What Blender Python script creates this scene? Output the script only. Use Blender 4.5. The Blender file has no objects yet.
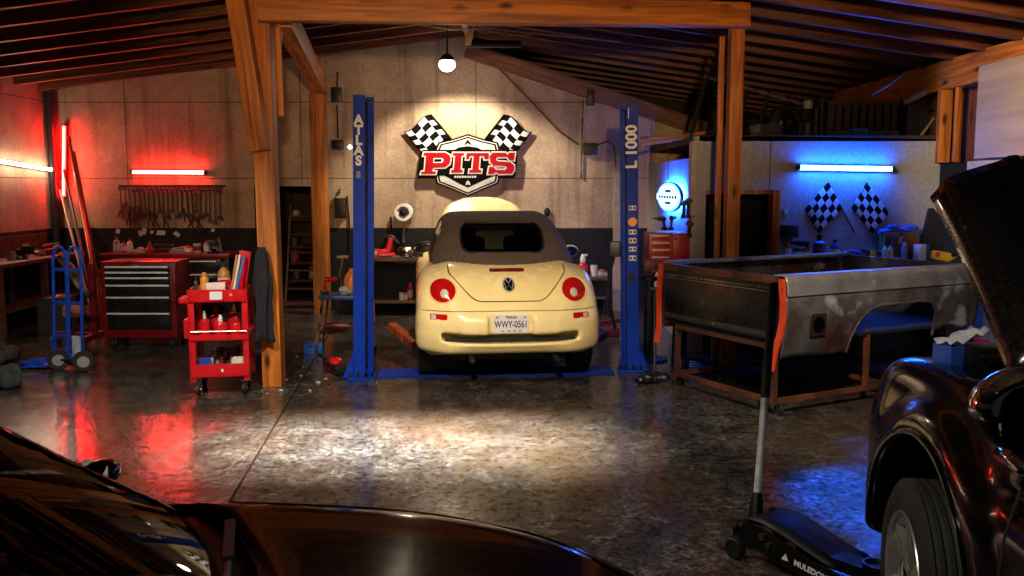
import bpy, bmesh, math, random
import numpy as np
from mathutils import Vector, Matrix, Euler
PI = math.pi
R = math.radians
random.seed(7)
scene = bpy.context.scene
COL = scene.collection
# ---------------------------------------------------------------- camera
FOC, HC, HOR = 900.0, 1.75, 187.0
PITCH = math.atan((288.0 - HOR) / FOC)
cp, sp = math.cos(PITCH), math.sin(PITCH)
cd = bpy.data.cameras.new('camera')
cam = bpy.data.objects.new('camera', cd)
COL.objects.link(cam)
cam.location = (0, 0, HC)
cam.rotation_euler = (PI/2 - PITCH, 0, 0)
cd.sensor_width = 36.0
cd.lens = FOC / 1024.0 * 36.0
cd.clip_start = 0.02
scene.camera = cam

def ray(px, py):
    u, v = (px - 512) / FOC, (288 - py) / FOC
    return Vector((u, cp + v*sp, v*cp - sp))
def W(px, py, Y):                    # the point of the place seen at a pixel, at depth Y
    d = ray(px, py); t = Y / d.y
    return Vector((d.x*t, Y, HC + d.z*t))
def G(px, py, z=0.0):                # ... at height z
    d = ray(px, py); t = (z - HC) / d.z
    return Vector((d.x*t, d.y*t, z))
def WX(px, py, X):                   # ... on the plane x = X
    d = ray(px, py); t = X / d.x
    return Vector((X, d.y*t, HC + d.z*t))

# ---------------------------------------------------------------- materials
MATS = {}
def srgb(c):
    f = lambda x: x/12.92 if x <= .04045 else ((x+.055)/1.055)**2.4
    if isinstance(c, str):
        c = [int(c[i:i+2], 16)/255 for i in (0, 2, 4)]
    return tuple(f(x) for x in c) + (1.0,)
def _nt(name):
    m = bpy.data.materials.new(name); m.use_nodes = True
    nt = m.node_tree; nt.nodes.clear()
    out = nt.nodes.new('ShaderNodeOutputMaterial')
    b = nt.nodes.new('ShaderNodeBsdfPrincipled')
    nt.links.new(b.outputs[0], out.inputs[0])
    return m, nt, b, out
def N(nt, t, **kw):
    n = nt.nodes.new(t)
    for k, v in kw.items():
        if k in n.inputs.keys(): n.inputs[k].default_value = v
        else: setattr(n, k, v)
    return n
def ramp(nt, src, stops):
    r = nt.nodes.new('ShaderNodeValToRGB')
    el = r.color_ramp.elements
    while len(el) < len(stops): el.new(.5)
    for e, (p, c) in zip(el, stops):
        e.position = p; e.color = c if len(c) == 4 else tuple(c)+(1,)
    nt.links.new(src, r.inputs[0])
    return r
def mat(name, col, rough=.5, metal=0.0, var=.18, scale=9.0, bump=0.0, coat=0.0, rvar=.12, stretch=(1,1,1), spec=.5, dirt=None, dirt_amt=.5, dirt_scale=4):
    """painted / metal / cloth surface with a little procedural unevenness"""
    if name in MATS: return MATS[name]
    m, nt, b, out = _nt(name); L = nt.links
    c = srgb(col) if isinstance(col, str) else tuple(col)+(1,)
    tc = N(nt, 'ShaderNodeTexCoord'); mp = N(nt, 'ShaderNodeMapping'); mp.inputs['Scale'].default_value = stretch
    L.new(tc.outputs['Object'], mp.inputs[0])
    nz = N(nt, 'ShaderNodeTexNoise'); nz.inputs['Scale'].default_value = scale; nz.inputs['Detail'].default_value = 5
    L.new(mp.outputs[0], nz.inputs[0])
    lo = tuple(x*(1-var) for x in c[:3])+(1,); hi = tuple(min(1, x*(1+var)) for x in c[:3])+(1,)
    r = ramp(nt, nz.outputs[0], [(.3, lo), (.7, hi)])
    src = r.outputs[0]
    if dirt:
        n2 = N(nt, 'ShaderNodeTexNoise'); n2.inputs['Scale'].default_value = dirt_scale; n2.inputs['Detail'].default_value = 9; n2.inputs['Roughness'].default_value = .65
        L.new(mp.outputs[0], n2.inputs[0])
        r2 = ramp(nt, n2.outputs[0], [(.62-.3*dirt_amt, (0,0,0)), (.72-.2*dirt_amt, (1,1,1))])
        mx = N(nt, 'ShaderNodeMixRGB'); mx.inputs[2].default_value = srgb(dirt)
        L.new(r2.outputs[0], mx.inputs[0]); L.new(src, mx.inputs[1]); src = mx.outputs[0]
    L.new(src, b.inputs['Base Color'])
    rr = ramp(nt, nz.outputs[0], [(.25, (max(0, rough-rvar),)*3), (.75, (min(1, rough+rvar),)*3)])
    L.new(rr.outputs[0], b.inputs['Roughness'])
    b.inputs['Metallic'].default_value = metal
    b.inputs['Coat Weight'].default_value = coat
    b.inputs['Coat Roughness'].default_value = .03
    b.inputs['Specular IOR Level'].default_value = spec
    if bump:
        bp = N(nt, 'ShaderNodeBump'); bp.inputs['Strength'].default_value = bump; bp.inputs['Distance'].default_value = .01
        L.new(nz.outputs[0], bp.inputs['Height']); L.new(bp.outputs[0], b.inputs['Normal'])
    MATS[name] = m
    return m
def emit(name, col, strength):
    if name in MATS: return MATS[name]
    m, nt, b, out = _nt(name)
    b.inputs['Base Color'].default_value = (.8,.8,.8,1)
    b.inputs['Emission Color'].default_value = tuple(col)+(1,)
    b.inputs['Emission Strength'].default_value = strength
    MATS[name] = m
    return m
def glass(name, tint, refl=.9, rough=.02, ior=1.5):
    if name in MATS: return MATS[name]
    m, nt, b, out = _nt(name); L = nt.links
    nt.nodes.remove(b)
    t = N(nt, 'ShaderNodeBsdfTransparent'); t.inputs[0].default_value = tuple(tint)+(1,)
    g = N(nt, 'ShaderNodeBsdfGlossy'); g.inputs['Roughness'].default_value = rough; g.inputs[0].default_value = (refl,)*3+(1,)
    f = N(nt, 'ShaderNodeFresnel'); f.inputs[0].default_value = ior
    mx = N(nt, 'ShaderNodeMixShader')
    L.new(f.outputs[0], mx.inputs[0]); L.new(t.outputs[0], mx.inputs[1]); L.new(g.outputs[0], mx.inputs[2]); L.new(mx.outputs[0], out.inputs[0])
    MATS[name] = m
    return m
def wood(name, light, dark, axis=0, rough=.55, gscale=1.0, knots=True):
    """sawn timber: grain along one local axis, knots"""
    if name in MATS: return MATS[name]
    m, nt, b, out = _nt(name); L = nt.links
    tc = N(nt, 'ShaderNodeTexCoord'); mp = N(nt, 'ShaderNodeMapping')
    s = [9*gscale]*3; s[axis] = .55*gscale
    mp.inputs['Scale'].default_value = s
    oi = N(nt, 'ShaderNodeObjectInfo')
    sc = N(nt, 'ShaderNodeVectorMath', operation='SCALE'); sc.inputs[0].default_value = (13, 7, 11); L.new(oi.outputs['Random'], sc.inputs['Scale'])
    ad = N(nt, 'ShaderNodeVectorMath', operation='ADD'); L.new(tc.outputs['Object'], ad.inputs[0]); L.new(sc.outputs[0], ad.inputs[1])
    L.new(ad.outputs[0], mp.inputs[0])
    nz = N(nt, 'ShaderNodeTexNoise'); nz.inputs['Scale'].default_value = 2.2; nz.inputs['Detail'].default_value = 8; nz.inputs['Distortion'].default_value = .9
    L.new(mp.outputs[0], nz.inputs[0])
    r = ramp(nt, nz.outputs[0], [(.28, srgb(dark)), (.5, tuple((a+c)/2 for a, c in zip(srgb(dark), srgb(light)))), (.66, srgb(light))])
    src = r.outputs[0]
    if knots:
        mk = N(nt, 'ShaderNodeMapping'); s2 = [5.0]*3; s2[axis] = 2.0; mk.inputs['Scale'].default_value = s2
        L.new(ad.outputs[0], mk.inputs[0])
        vo = N(nt, 'ShaderNodeTexVoronoi'); vo.inputs['Scale'].default_value = 1.1; L.new(mk.outputs[0], vo.inputs[0])
        rk = ramp(nt, vo.outputs['Distance'], [(.07, (1,1,1)), (.2, (0,0,0))])
        mx = N(nt, 'ShaderNodeMixRGB'); mx.inputs[2].default_value = tuple(x*.25 for x in srgb(dark)[:3])+(1,)
        L.new(rk.outputs[0], mx.inputs[0]); L.new(src, mx.inputs[1]); src = mx.outputs[0]
    L.new(src, b.inputs['Base Color'])
    b.inputs['Roughness'].default_value = rough
    bp = N(nt, 'ShaderNodeBump'); bp.inputs['Strength'].default_value = .25; bp.inputs['Distance'].default_value = .004
    L.new(nz.outputs[0], bp.inputs['Height']); L.new(bp.outputs[0], b.inputs['Normal'])
    MATS[name] = m
    return m

# ---------------------------------------------------------------- mesh builder
class MB:
    def __init__(s): s.bm = bmesh.new()
    def _add(s, verts, faces):
        vs = [s.bm.verts.new(v) for v in verts]
        for f in faces:
            try: s.bm.faces.new([vs[i] for i in f])
            except ValueError: pass
        return vs
    def box(s, c, d, rot=None, bevel=0.0):
        c = Vector(c); hx, hy, hz = d[0]/2, d[1]/2, d[2]/2
        M = (Euler(rot).to_matrix() if rot and not isinstance(rot, Matrix) else (rot or Matrix.Identity(3)))
        b = min(bevel, hx*.9, hy*.9, hz*.9)
        if b <= 0:
            P = [(x,y,z) for x in (-hx,hx) for y in (-hy,hy) for z in (-hz,hz)]
            s._add([c + M @ Vector(p) for p in P], [(0,1,3,2),(4,6,7,5),(0,4,5,1),(2,3,7,6),(0,2,6,4),(1,5,7,3)])
        else:
            t = bmesh.new(); bmesh.ops.create_cube(t, size=1)
            for v in t.verts: v.co = Vector((v.co.x*2*hx, v.co.y*2*hy, v.co.z*2*hz))
            bmesh.ops.bevel(t, geom=t.edges[:], offset=b, segments=2, affect='EDGES', profile=.6)
            s.merge(t, Matrix.Translation(c) @ M.to_4x4())
        return s
    def merge(s, t, M=None):
        t.verts.ensure_lookup_table(); t.verts.index_update()
        if M: s._add([M @ v.co for v in t.verts], [[v.index for v in f.verts] for f in t.faces])
        else: s._add([v.co for v in t.verts], [[v.index for v in f.verts] for f in t.faces])
        t.free(); return s
    def bar(s, p0, p1, w, h, up=(0,0,1)):          # rectangular bar between two points
        p0, p1 = Vector(p0), Vector(p1); d = (p1-p0); l = d.length; d.normalize()
        up = Vector(up)
        if abs(d.dot(up)) > .98: up = Vector((0,1,0)) if abs(d.y) < .9 else Vector((1,0,0))
        x = d.cross(up).normalized(); z = x.cross(d)
        M = Matrix((x, d, z)).transposed()
        return s.box((p0+p1)/2, (w, l, h), M)
    def tube(s, path, r, seg=8, caps=True, closed=False):
        P = [Vector(p) for p in path]; n = len(P)
        rs = r if isinstance(r, (list, tuple)) else [r]*n
        rings = []; prev = None
        for i, p in enumerate(P):
            a = P[(i-1) % n] if (closed or i > 0) else p
            b = P[(i+1) % n] if (closed or i < n-1) else p
            t = (b-a)
            if t.length < 1e-9: t = Vector((0,0,1))
            t.normalize()
            if prev is None:
                ref = Vector((0,0,1)) if abs(t.z) < .9 else Vector((1,0,0))
                x = t.cross(ref).normalized()
            else:
                x = (prev - t*prev.dot(t))
                if x.length < 1e-6: x = t.cross(Vector((0,0,1)) if abs(t.z) < .9 else Vector((1,0,0)))
                x.normalize()
            prev = x; y = t.cross(x)
            rings.append([s.bm.verts.new(p + (x*math.cos(2*PI*k/seg) + y*math.sin(2*PI*k/seg))*rs[i]) for k in range(seg)])
        m = n if closed else n-1
        for i in range(m):
            A, B = rings[i], rings[(i+1) % n]
            for k in range(seg):
                s.bm.faces.new((A[k], A[(k+1)%seg], B[(k+1)%seg], B[k]))
        if caps and not closed:
            s.bm.faces.new(rings[0][::-1]); s.bm.faces.new(rings[-1])
        return s
    def cyl(s, p0, p1, r0, r1=None, seg=16):
        return s.tube([p0, p1], [r0, r0 if r1 is None else r1], seg)
    def lathe(s, prof, M=None, seg=24, cap=True):            # prof: (r, z) bottom to top, about local z
        M = M or Matrix.Identity(4); rings = []
        for r, z in prof:
            rings.append([s.bm.verts.new(M @ Vector((max(r,1e-4)*math.cos(2*PI*k/seg), max(r,1e-4)*math.sin(2*PI*k/seg), z))) for k in range(seg)])
        for A, B in zip(rings, rings[1:]):
            for k in range(seg): s.bm.faces.new((A[k], A[(k+1)%seg], B[(k+1)%seg], B[k]))
        if cap and prof[0][0] > 0: s.bm.faces.new(rings[0][::-1])
        if cap and prof[-1][0] > 0: s.bm.faces.new(rings[-1])
        return s
    def ball(s, c, r, seg=12, sq=(1,1,1)):
        t = bmesh.new(); bmesh.ops.create_uvsphere(t, u_segments=seg, v_segments=max(6, seg*2//3), radius=1)
        for v in t.verts: v.co = Vector((v.co.x*r*sq[0], v.co.y*r*sq[1], v.co.z*r*sq[2]))
        return s.merge(t, Matrix.Translation(c))
    def prism(s, pts, M, depth, bevel=0):          # outline in local xy, from z=0 to z=depth, placed by M
        from mathutils.geometry import tessellate_polygon
        n = len(pts)
        a = [M @ Vector((p[0], p[1], 0)) for p in pts]; b = [M @ Vector((p[0], p[1], depth)) for p in pts]
        if bevel:
            t = bmesh.new()
            va = [t.verts.new(p) for p in a]; vb = [t.verts.new(p) for p in b]
            t.faces.new(va[::-1]); t.faces.new(vb)
            for i in range(n): t.faces.new((va[i], va[(i+1)%n], vb[(i+1)%n], vb[i]))
            bmesh.ops.bevel(t, geom=[e for e in t.edges], offset=bevel, segments=2, affect='EDGES')
            bmesh.ops.triangulate(t, faces=[f for f in t.faces if len(f.verts) > 4])
            return s.merge(t)
        tr = tessellate_polygon([[Vector((p[0], p[1], 0)) for p in pts]])
        fs = [tuple(f)[::-1] for f in tr] + [tuple(i+n for i in f) for f in tr] + [(i, (i+1)%n, (i+1)%n+n, i+n) for i in range(n)]
        s._add(a+b, fs)
        return s
    def grid(s, P):                                # P[i][j] points
        V = [[s.bm.verts.new(p) for p in row] for row in P]
        for i in range(len(V)-1):
            for j in range(len(V[0])-1):
                s.bm.faces.new((V[i][j], V[i+1][j], V[i+1][j+1], V[i][j+1]))
        return s
    def jitter(s, amt, seed=0):
        rnd = random.Random(seed)
        for v in s.bm.verts: v.co += Vector((rnd.uniform(-amt, amt), rnd.uniform(-amt, amt), rnd.uniform(-amt, amt)))
        return s
    def build(s, name, m, parent=None, smooth=None, world=False, label=None, thick=None, nsub=0):
        bm = s.bm
        if world and parent is not None:
            inv = parent.matrix_basis.inverted()
            pp = parent.parent
            while pp is not None:
                inv = inv @ pp.matrix_basis.inverted(); pp = pp.parent
            for v in bm.verts: v.co = inv @ v.co
        bmesh.ops.recalc_face_normals(bm, faces=bm.faces[:])
        me = bpy.data.meshes.new(name); bm.to_mesh(me); bm.free()
        o = bpy.data.objects.new(name, me); COL.objects.link(o)
        me.materials.append(m)
        if parent is not None: o.parent = parent
        if label: o['label'] = label
        smooth_angle(me, 35 if smooth is None else smooth)
        if thick:
            md = o.modifiers.new('thickness', 'SOLIDIFY'); md.thickness = thick; md.offset = 0
        if nsub:
            md = o.modifiers.new('sub', 'SUBSURF'); md.levels = nsub; md.render_levels = nsub
        return o
def smooth_angle(me, deg):
    if deg <= 0: return
    n = len(me.polygons)
    me.polygons.foreach_set('use_smooth', [True]*n)
    bm = bmesh.new(); bm.from_mesh(me)
    a = R(deg)
    for e in bm.edges:
        if len(e.link_faces) == 2:
            e.smooth = e.calc_face_angle(0) < a
    bm.to_mesh(me); bm.free()

def tag(o, label=None, cat=None, group=None, kind=None):
    if label: o['label'] = label
    if cat: o['category'] = cat
    if group: o['group'] = group
    if kind: o['kind'] = kind
    return o
def thing(name, label, cat, loc=(0,0,0), rotz=0.0, group=None, rot=None):
    o = bpy.data.objects.new(name, None); COL.objects.link(o)
    o.location = loc; o.rotation_euler = rot if rot else (0,0,rotz)
    o.matrix_basis = Matrix.Translation(Vector(loc)) @ (Euler(rot) if rot else Euler((0,0,rotz))).to_matrix().to_4x4()
    o.empty_display_size = .1
    return tag(o, label, cat, group)
def solo(name, mb, m, label, cat, loc=(0,0,0), rotz=0.0, group=None, smooth=None, rot=None, kind=None, thick=None):
    """a thing that is one mesh, built in local coordinates"""
    o = mb.build(name, m, None, smooth, thick=thick)
    o.location = loc; o.rotation_euler = rot if rot else (0,0,rotz)
    o.matrix_basis = Matrix.Translation(Vector(loc)) @ (Euler(rot) if rot else Euler((0,0,rotz))).to_matrix().to_4x4()
    return tag(o, label, cat, group, kind)
def dup(root, loc=None, rot=None, label=None, scale=None):
    kids = [(c, [g for g in c.children]) for c in root.children]
    r = root.copy(); COL.objects.link(r)
    if loc is not None: r.location = loc
    if rot is not None: r.rotation_euler = rot
    if scale is not None: r.scale = (scale,)*3 if not isinstance(scale, (tuple, list)) else scale
    if label: r['label'] = label
    for c, gs in kids:
        d = c.copy(); COL.objects.link(d); d.parent = r
        for g in gs:
            e = g.copy(); COL.objects.link(e); e.parent = d
    return r
def struct(name, mb, m, smooth=0):
    o = mb.build(name, m, None, smooth); o['kind'] = 'structure'; return o
def text(name, body, size, m, parent, M, extrude=.001, align='CENTER', bold=0.0, sx=1.0, label=None):
    c = bpy.data.curves.new(name, 'FONT'); c.body = body; c.size = size; c.extrude = extrude
    c.align_x = align; c.align_y = 'CENTER'; c.offset = bold
    o = bpy.data.objects.new(name, c)
    dg = bpy.context.evaluated_depsgraph_get()
    me = bpy.data.meshes.new_from_object(o, depsgraph=dg) if False else None
    COL.objects.link(o)
    bpy.context.view_layer.update()
    me = bpy.data.meshes.new_from_object(o.evaluated_get(bpy.context.evaluated_depsgraph_get()))
    bpy.data.objects.remove(o); bpy.data.curves.remove(c)
    me.name = name
    for v in me.vertices: v.co = M @ Vector((v.co.x*sx, v.co.y, v.co.z))
    me.materials.clear(); me.materials.append(m)
    q = bpy.data.objects.new(name, me); COL.objects.link(q)
    if parent is not None: q.parent = parent
    if label: q['label'] = label
    return q
def frame(origin, xdir, ydir):                     # matrix whose local xy plane is spanned by xdir, ydir
    x = Vector(xdir).normalized(); y = Vector(ydir); y = (y - x*y.dot(x)).normalized(); z = x.cross(y)
    M = Matrix((x, y, z)).transposed().to_4x4(); M.translation = Vector(origin)
    return M

# ---------------------------------------------------------------- smooth implicit shells for coachwork
def smin(a, b, k):
    h = np.clip(.5 + .5*(b-a)/k, 0, 1); return b*(1-h) + a*h - k*h*(1-h)
def smax(a, b, k): return -smin(-a, -b, k)
def poly2(pts, u, v):
    """signed distance to a closed outline"""
    n = len(pts); d = np.full(np.shape(u), 1e9); sgn = np.ones(np.shape(u))
    for i in range(n):
        ax, ay = pts[i]; bx, by = pts[i-1]
        ex, ey = bx-ax, by-ay; wx, wy = u-ax, v-ay
        t = np.clip((wx*ex+wy*ey)/(ex*ex+ey*ey+1e-12), 0, 1)
        dx, dy = wx-ex*t, wy-ey*t
        d = np.minimum(d, dx*dx+dy*dy)
        c1 = v >= ay; c2 = v < by; c3 = ex*wy > ey*wx
        flip = (c1 & c2 & c3) | (~c1 & ~c2 & ~c3)
        sgn = np.where(flip, -sgn, sgn)
    return sgn*np.sqrt(d)
def rbox(x, y, z, c, h, r):
    qx, qy, qz = np.abs(x-c[0])-h[0]+r, np.abs(y-c[1])-h[1]+r, np.abs(z-c[2])-h[2]+r
    return np.sqrt(np.maximum(qx,0)**2+np.maximum(qy,0)**2+np.maximum(qz,0)**2) + np.minimum(np.maximum(qx, np.maximum(qy, qz)), 0) - r
def spline(pts, n=6, closed=False):
    """Catmull-Rom through 2-D points"""
    P = [np.array(p, float) for p in pts]; out = []; m = len(P)
    rng = range(m) if closed else range(m-1)
    for i in rng:
        p0 = P[(i-1)%m] if (closed or i > 0) else P[i]; p1 = P[i]; p2 = P[(i+1)%m]
        p3 = P[(i+2)%m] if (closed or i+2 < m) else p2
        for k in range(n):
            t = k/n
            out.append(tuple(.5*((2*p1)+(-p0+p2)*t+(2*p0-5*p1+4*p2-p3)*t*t+(-p0+3*p1-3*p2+p3)*t**3)))
    if not closed: out.append(tuple(P[-1]))
    return out
def shell(f, lo, hi, h):
    """surface of f = 0 as quads (surface nets), vertices pulled exactly on to f = 0"""
    ax = [np.arange(lo[i], hi[i]+h, h) for i in range(3)]
    X, Y, Z = np.meshgrid(*ax, indexing='ij')
    V = f(X, Y, Z)
    nx, ny, nz = V.shape
    inside = V < 0
    cnt = np.zeros((nx-1, ny-1, nz-1), int); acc = np.zeros((nx-1, ny-1, nz-1, 3)); num = np.zeros((nx-1, ny-1, nz-1))
    sl = lambda o: (slice(o[0], nx-1+o[0]), slice(o[1], ny-1+o[1]), slice(o[2], nz-1+o[2]))
    corners = [(i,j,k) for i in (0,1) for j in (0,1) for k in (0,1)]
    for a in corners:
        for d in range(3):
            if a[d] == 0:
                b = list(a); b[d] = 1; b = tuple(b)
                va, vb = V[sl(a)], V[sl(b)]
                m = (va < 0) != (vb < 0)
                t = np.where(m, va/np.where(m, va-vb, 1), 0)
                for e in range(3):
                    acc[..., e] += np.where(m, a[e] + (t if e == d else 0), 0)
                num += m
    act = num > 0
    idx = np.full(act.shape, -1); ids = np.argwhere(act); idx[act] = np.arange(len(ids))
    pos = (acc[act]/num[act][:, None] + ids)*h + np.array(lo)
    for _ in range(5):
        g = np.zeros_like(pos); e = h*.2
        f0 = f(pos[:,0], pos[:,1], pos[:,2])
        for d in range(3):
            q = pos.copy(); q[:, d] += e; q2 = pos.copy(); q2[:, d] -= e
            g[:, d] = (f(q[:,0], q[:,1], q[:,2]) - f(q2[:,0], q2[:,1], q2[:,2]))/(2*e)
        gg = (g*g).sum(1)+1e-6
        step = -(f0/gg)[:, None]*g
        ln = np.sqrt((step**2).sum(1))[:, None]+1e-12
        pos = pos + step*np.minimum(1, .35*h/ln)
    faces = []
    for d in range(3):
        u, w = [(1,2), (2,0), (0,1)][d]
        s0 = [slice(None)]*3; s1 = [slice(None)]*3
        s0[d] = slice(0, -1); s1[d] = slice(1, None)
        A, B = inside[tuple(s0)], inside[tuple(s1)]
        for flip in (False, True):
            m = (A & ~B) if not flip else (~A & B)
            E = np.argwhere(m)
            ok = (E[:, u] > 0) & (E[:, w] > 0) & (E[:, u] < act.shape[u]) & (E[:, w] < act.shape[w])
            E = E[ok]
            def cell(du, dw):
                c = E.copy(); c[:, u] -= du; c[:, w] -= dw
                return idx[c[:,0], c[:,1], c[:,2]]
            q = np.stack([cell(1,1), cell(0,1), cell(0,0), cell(1,0)], 1)
            faces.append(q[:, ::-1] if flip else q)
    return pos, np.concatenate(faces)
def mesh_from(name, pos, faces, m, parent=None, smooth=True, label=None):
    me = bpy.data.meshes.new(name)
    me.from_pydata([tuple(p) for p in pos], [], [tuple(int(i) for i in q) for q in faces])
    me.polygons.foreach_set('use_smooth', [smooth]*len(me.polygons))
    me.materials.append(m); me.update()
    o = bpy.data.objects.new(name, me); COL.objects.link(o)
    if parent is not None: o.parent = parent
    if label: o['label'] = label
    return o
def hit(f, P, d, far=3.0, step=.012):
    """first point where each ray P + t d enters f < 0"""
    P = np.asarray(P, float); d = np.asarray(d, float); d = d/np.linalg.norm(d)
    n = len(P); t = np.zeros(n); done = np.zeros(n, bool); prev = np.zeros(n)
    for k in range(int(far/step)):
        q = P + (t[:, None])*d
        ins = f(q[:,0], q[:,1], q[:,2]) < 0
        done |= ins
        if done.all(): break
        prev = np.where(done, prev, t); t = np.where(done, t, t+step)
    a, b = prev.copy(), t.copy()
    for _ in range(14):
        c = (a+b)/2; q = P + c[:, None]*d
        ins = f(q[:,0], q[:,1], q[:,2]) < 0
        b = np.where(ins, c, b); a = np.where(ins, a, c)
    return P + b[:, None]*d, done
def patch(mb, f, outline, to3, d, off=.004, rings=8, bulge=0.0, thick=0.0):
    """a sheet with the given outline laid on the shell f, seen along d; to3 turns outline points into ray starts"""
    c = np.mean(np.array(outline), 0); n = len(outline); P = []
    for k in range(rings+1):
        s = k/rings
        P += [to3(*(c + (np.array(p)-c)*s)) for p in outline]
    Q, ok = hit(f, np.array([tuple(p) for p in P]), d)
    dd = np.asarray(d, float); dd = dd/np.linalg.norm(dd)
    rr = np.repeat(np.arange(rings+1)/rings, n)
    Q = Q - dd*(off + bulge*(1-rr**2))[:, None]
    rows = [[Vector(Q[k*n+i]) for i in range(n)] + [Vector(Q[k*n])] for k in range(rings+1)]
    mb.grid(rows)
    if thick:
        back = [[p + Vector(dd)*thick for p in rows[-1]], rows[-1]]
        mb.grid(back)
    bmesh.ops.remove_doubles(mb.bm, verts=mb.bm.verts[:], dist=1e-5)
    return mb
def seam(mb, f, line, to3, d, r=.004, off=0.0, closed=False, seg=6):
    P = np.array([tuple(to3(*p)) for p in line]); Q, ok = hit(f, P, d)
    dd = np.asarray(d, float)/np.linalg.norm(d)
    mb.tube([Vector(q - dd*off) for q in Q], r, seg, closed=closed)
    return mb
def circle(cx, cy, r, n=24, ry=None): return [(cx+r*math.cos(2*PI*k/n), cy+(ry or r)*math.sin(2*PI*k/n)) for k in range(n)]
def rrect(cx, cy, hx, hy, r, n=4):
    out = []
    for qx, qy, a0 in ((1,1,0),(-1,1,90),(-1,-1,180),(1,-1,270)):
        for k in range(n+1):
            a = R(a0 + 90*k/n); out.append((cx+qx*(hx-r)+r*math.cos(a), cy+qy*(hy-r)+r*math.sin(a)))
    return out
# ================================================================ the place
XL, XR, YB, YO, XO = -6.42, 4.48, 12.7, 9.5, 1.905     # left wall, right wall, back wall, office front, office corner
RIDGE_X, RIDGE_Z = -.58, 3.78
def roofz(x): return RIDGE_Z - (.123 if x < RIDGE_X else .147)*abs(x - RIDGE_X)

# ---- wall paint: stained warm concrete over a black painted dado
def wall_mat(name, up, up2, low, split, seam_z=1.87, seam_h=1.05, stain='3a2a1c', stain_amt=.55):
    m, nt, b, out = _nt(name); L = nt.links
    g = N(nt, 'ShaderNodeNewGeometry'); sx = N(nt, 'ShaderNodeSeparateXYZ'); L.new(g.outputs['Position'], sx.inputs[0])
    n1 = N(nt, 'ShaderNodeTexNoise'); n1.inputs['Scale'].default_value = 1.1; n1.inputs['Detail'].default_value = 9; n1.inputs['Roughness'].default_value = .62
    L.new(g.outputs['Position'], n1.inputs[0])
    r1 = ramp(nt, n1.outputs[0], [(.32, srgb(up2)), (.62, srgb(up))])
    mp = N(nt, 'ShaderNodeMapping'); mp.inputs['Scale'].default_value = (5, 5, .35); L.new(g.outputs['Position'], mp.inputs[0])
    n2 = N(nt, 'ShaderNodeTexNoise'); n2.inputs['Scale'].default_value = 1.3; n2.inputs['Detail'].default_value = 7; L.new(mp.outputs[0], n2.inputs[0])
    r2 = ramp(nt, n2.outputs[0], [(.53, (0,0,0)), (.74, (stain_amt,)*3)])
    mx = N(nt, 'ShaderNodeMixRGB'); mx.inputs[2].default_value = srgb(stain); L.new(r2.outputs[0], mx.inputs[0]); L.new(r1.outputs[0], mx.inputs[1])
    n3 = N(nt, 'ShaderNodeTexNoise'); n3.inputs['Scale'].default_value = 26; n3.inputs['Detail'].default_value = 4; L.new(g.outputs['Position'], n3.inputs[0])
    r3 = ramp(nt, n3.outputs[0], [(.25, (.72,)*3), (.6, (1,1,1))])
    m3 = N(nt, 'ShaderNodeMixRGB', blend_type='MULTIPLY'); m3.inputs[0].default_value = 1; L.new(mx.outputs[0], m3.inputs[1]); L.new(r3.outputs[0], m3.inputs[2])
    # board joints
    ad = N(nt, 'ShaderNodeMath', operation='ADD'); L.new(sx.outputs[0], ad.inputs[0]); L.new(sx.outputs[1], ad.inputs[1])
    sz = N(nt, 'ShaderNodeMath', operation='SUBTRACT'); L.new(sx.outputs[2], sz.inputs[0]); sz.inputs[1].default_value = seam_z
    cb = N(nt, 'ShaderNodeCombineXYZ'); L.new(ad.outputs[0], cb.inputs[0]); L.new(sz.outputs[0], cb.inputs[1])
    bk = N(nt, 'ShaderNodeTexBrick', offset=0.0)
    bk.inputs['Scale'].default_value = 1; bk.inputs['Mortar Size'].default_value = .007; bk.inputs['Mortar Smooth'].default_value = .2
    bk.inputs['Brick Width'].default_value = 2.44; bk.inputs['Row Height'].default_value = seam_h
    bk.inputs['Color1'].default_value = (1,1,1,1); bk.inputs['Color2'].default_value = (.9,.9,.9,1); bk.inputs['Mortar'].default_value = (.16,.13,.1,1)
    L.new(cb.outputs[0], bk.inputs[0])
    m4 = N(nt, 'ShaderNodeMixRGB', blend_type='MULTIPLY'); m4.inputs[0].default_value = .85; L.new(m3.outputs[0], m4.inputs[1]); L.new(bk.outputs[0], m4.inputs[2])
    src = m4.outputs[0]
    if low:
        ns = N(nt, 'ShaderNodeMath', operation='MULTIPLY_ADD'); L.new(n3.outputs[0], ns.inputs[0]); ns.inputs[1].default_value = .02; ns.inputs[2].default_value = split-.01
        lt = N(nt, 'ShaderNodeMath', operation='LESS_THAN'); L.new(sx.outputs[2], lt.inputs[0]); L.new(ns.outputs[0], lt.inputs[1])
        rl = ramp(nt, n1.outputs[0], [(.3, tuple(x*.6 for x in srgb(low)[:3])), (.7, srgb(low))])
        m5 = N(nt, 'ShaderNodeMixRGB'); L.new(lt.outputs[0], m5.inputs[0]); L.new(src, m5.inputs[1]); L.new(rl.outputs[0], m5.inputs[2]); src = m5.outputs[0]
    L.new(src, b.inputs['Base Color']); b.inputs['Roughness'].default_value = .8; b.inputs['Specular IOR Level'].default_value = .25
    bp = N(nt, 'ShaderNodeBump'); bp.inputs['Strength'].default_value = .25; bp.inputs['Distance'].default_value = .01
    L.new(n3.outputs[0], bp.inputs['Height']); L.new(bp.outputs[0], b.inputs['Normal'])
    return m
WALLM = wall_mat('stained_concrete_wall', 'c0a688', '927a62', '1d1c1b', 1.176)
WALLL = wall_mat('stained_side_wall', 'c0a688', '86705a', '1d1c1b', 1.176)
OFFM = wall_mat('pale_office_board', 'a9a6a2', '97938e', None, 0, 0, 9.0, '6a655e', .25)
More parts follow.
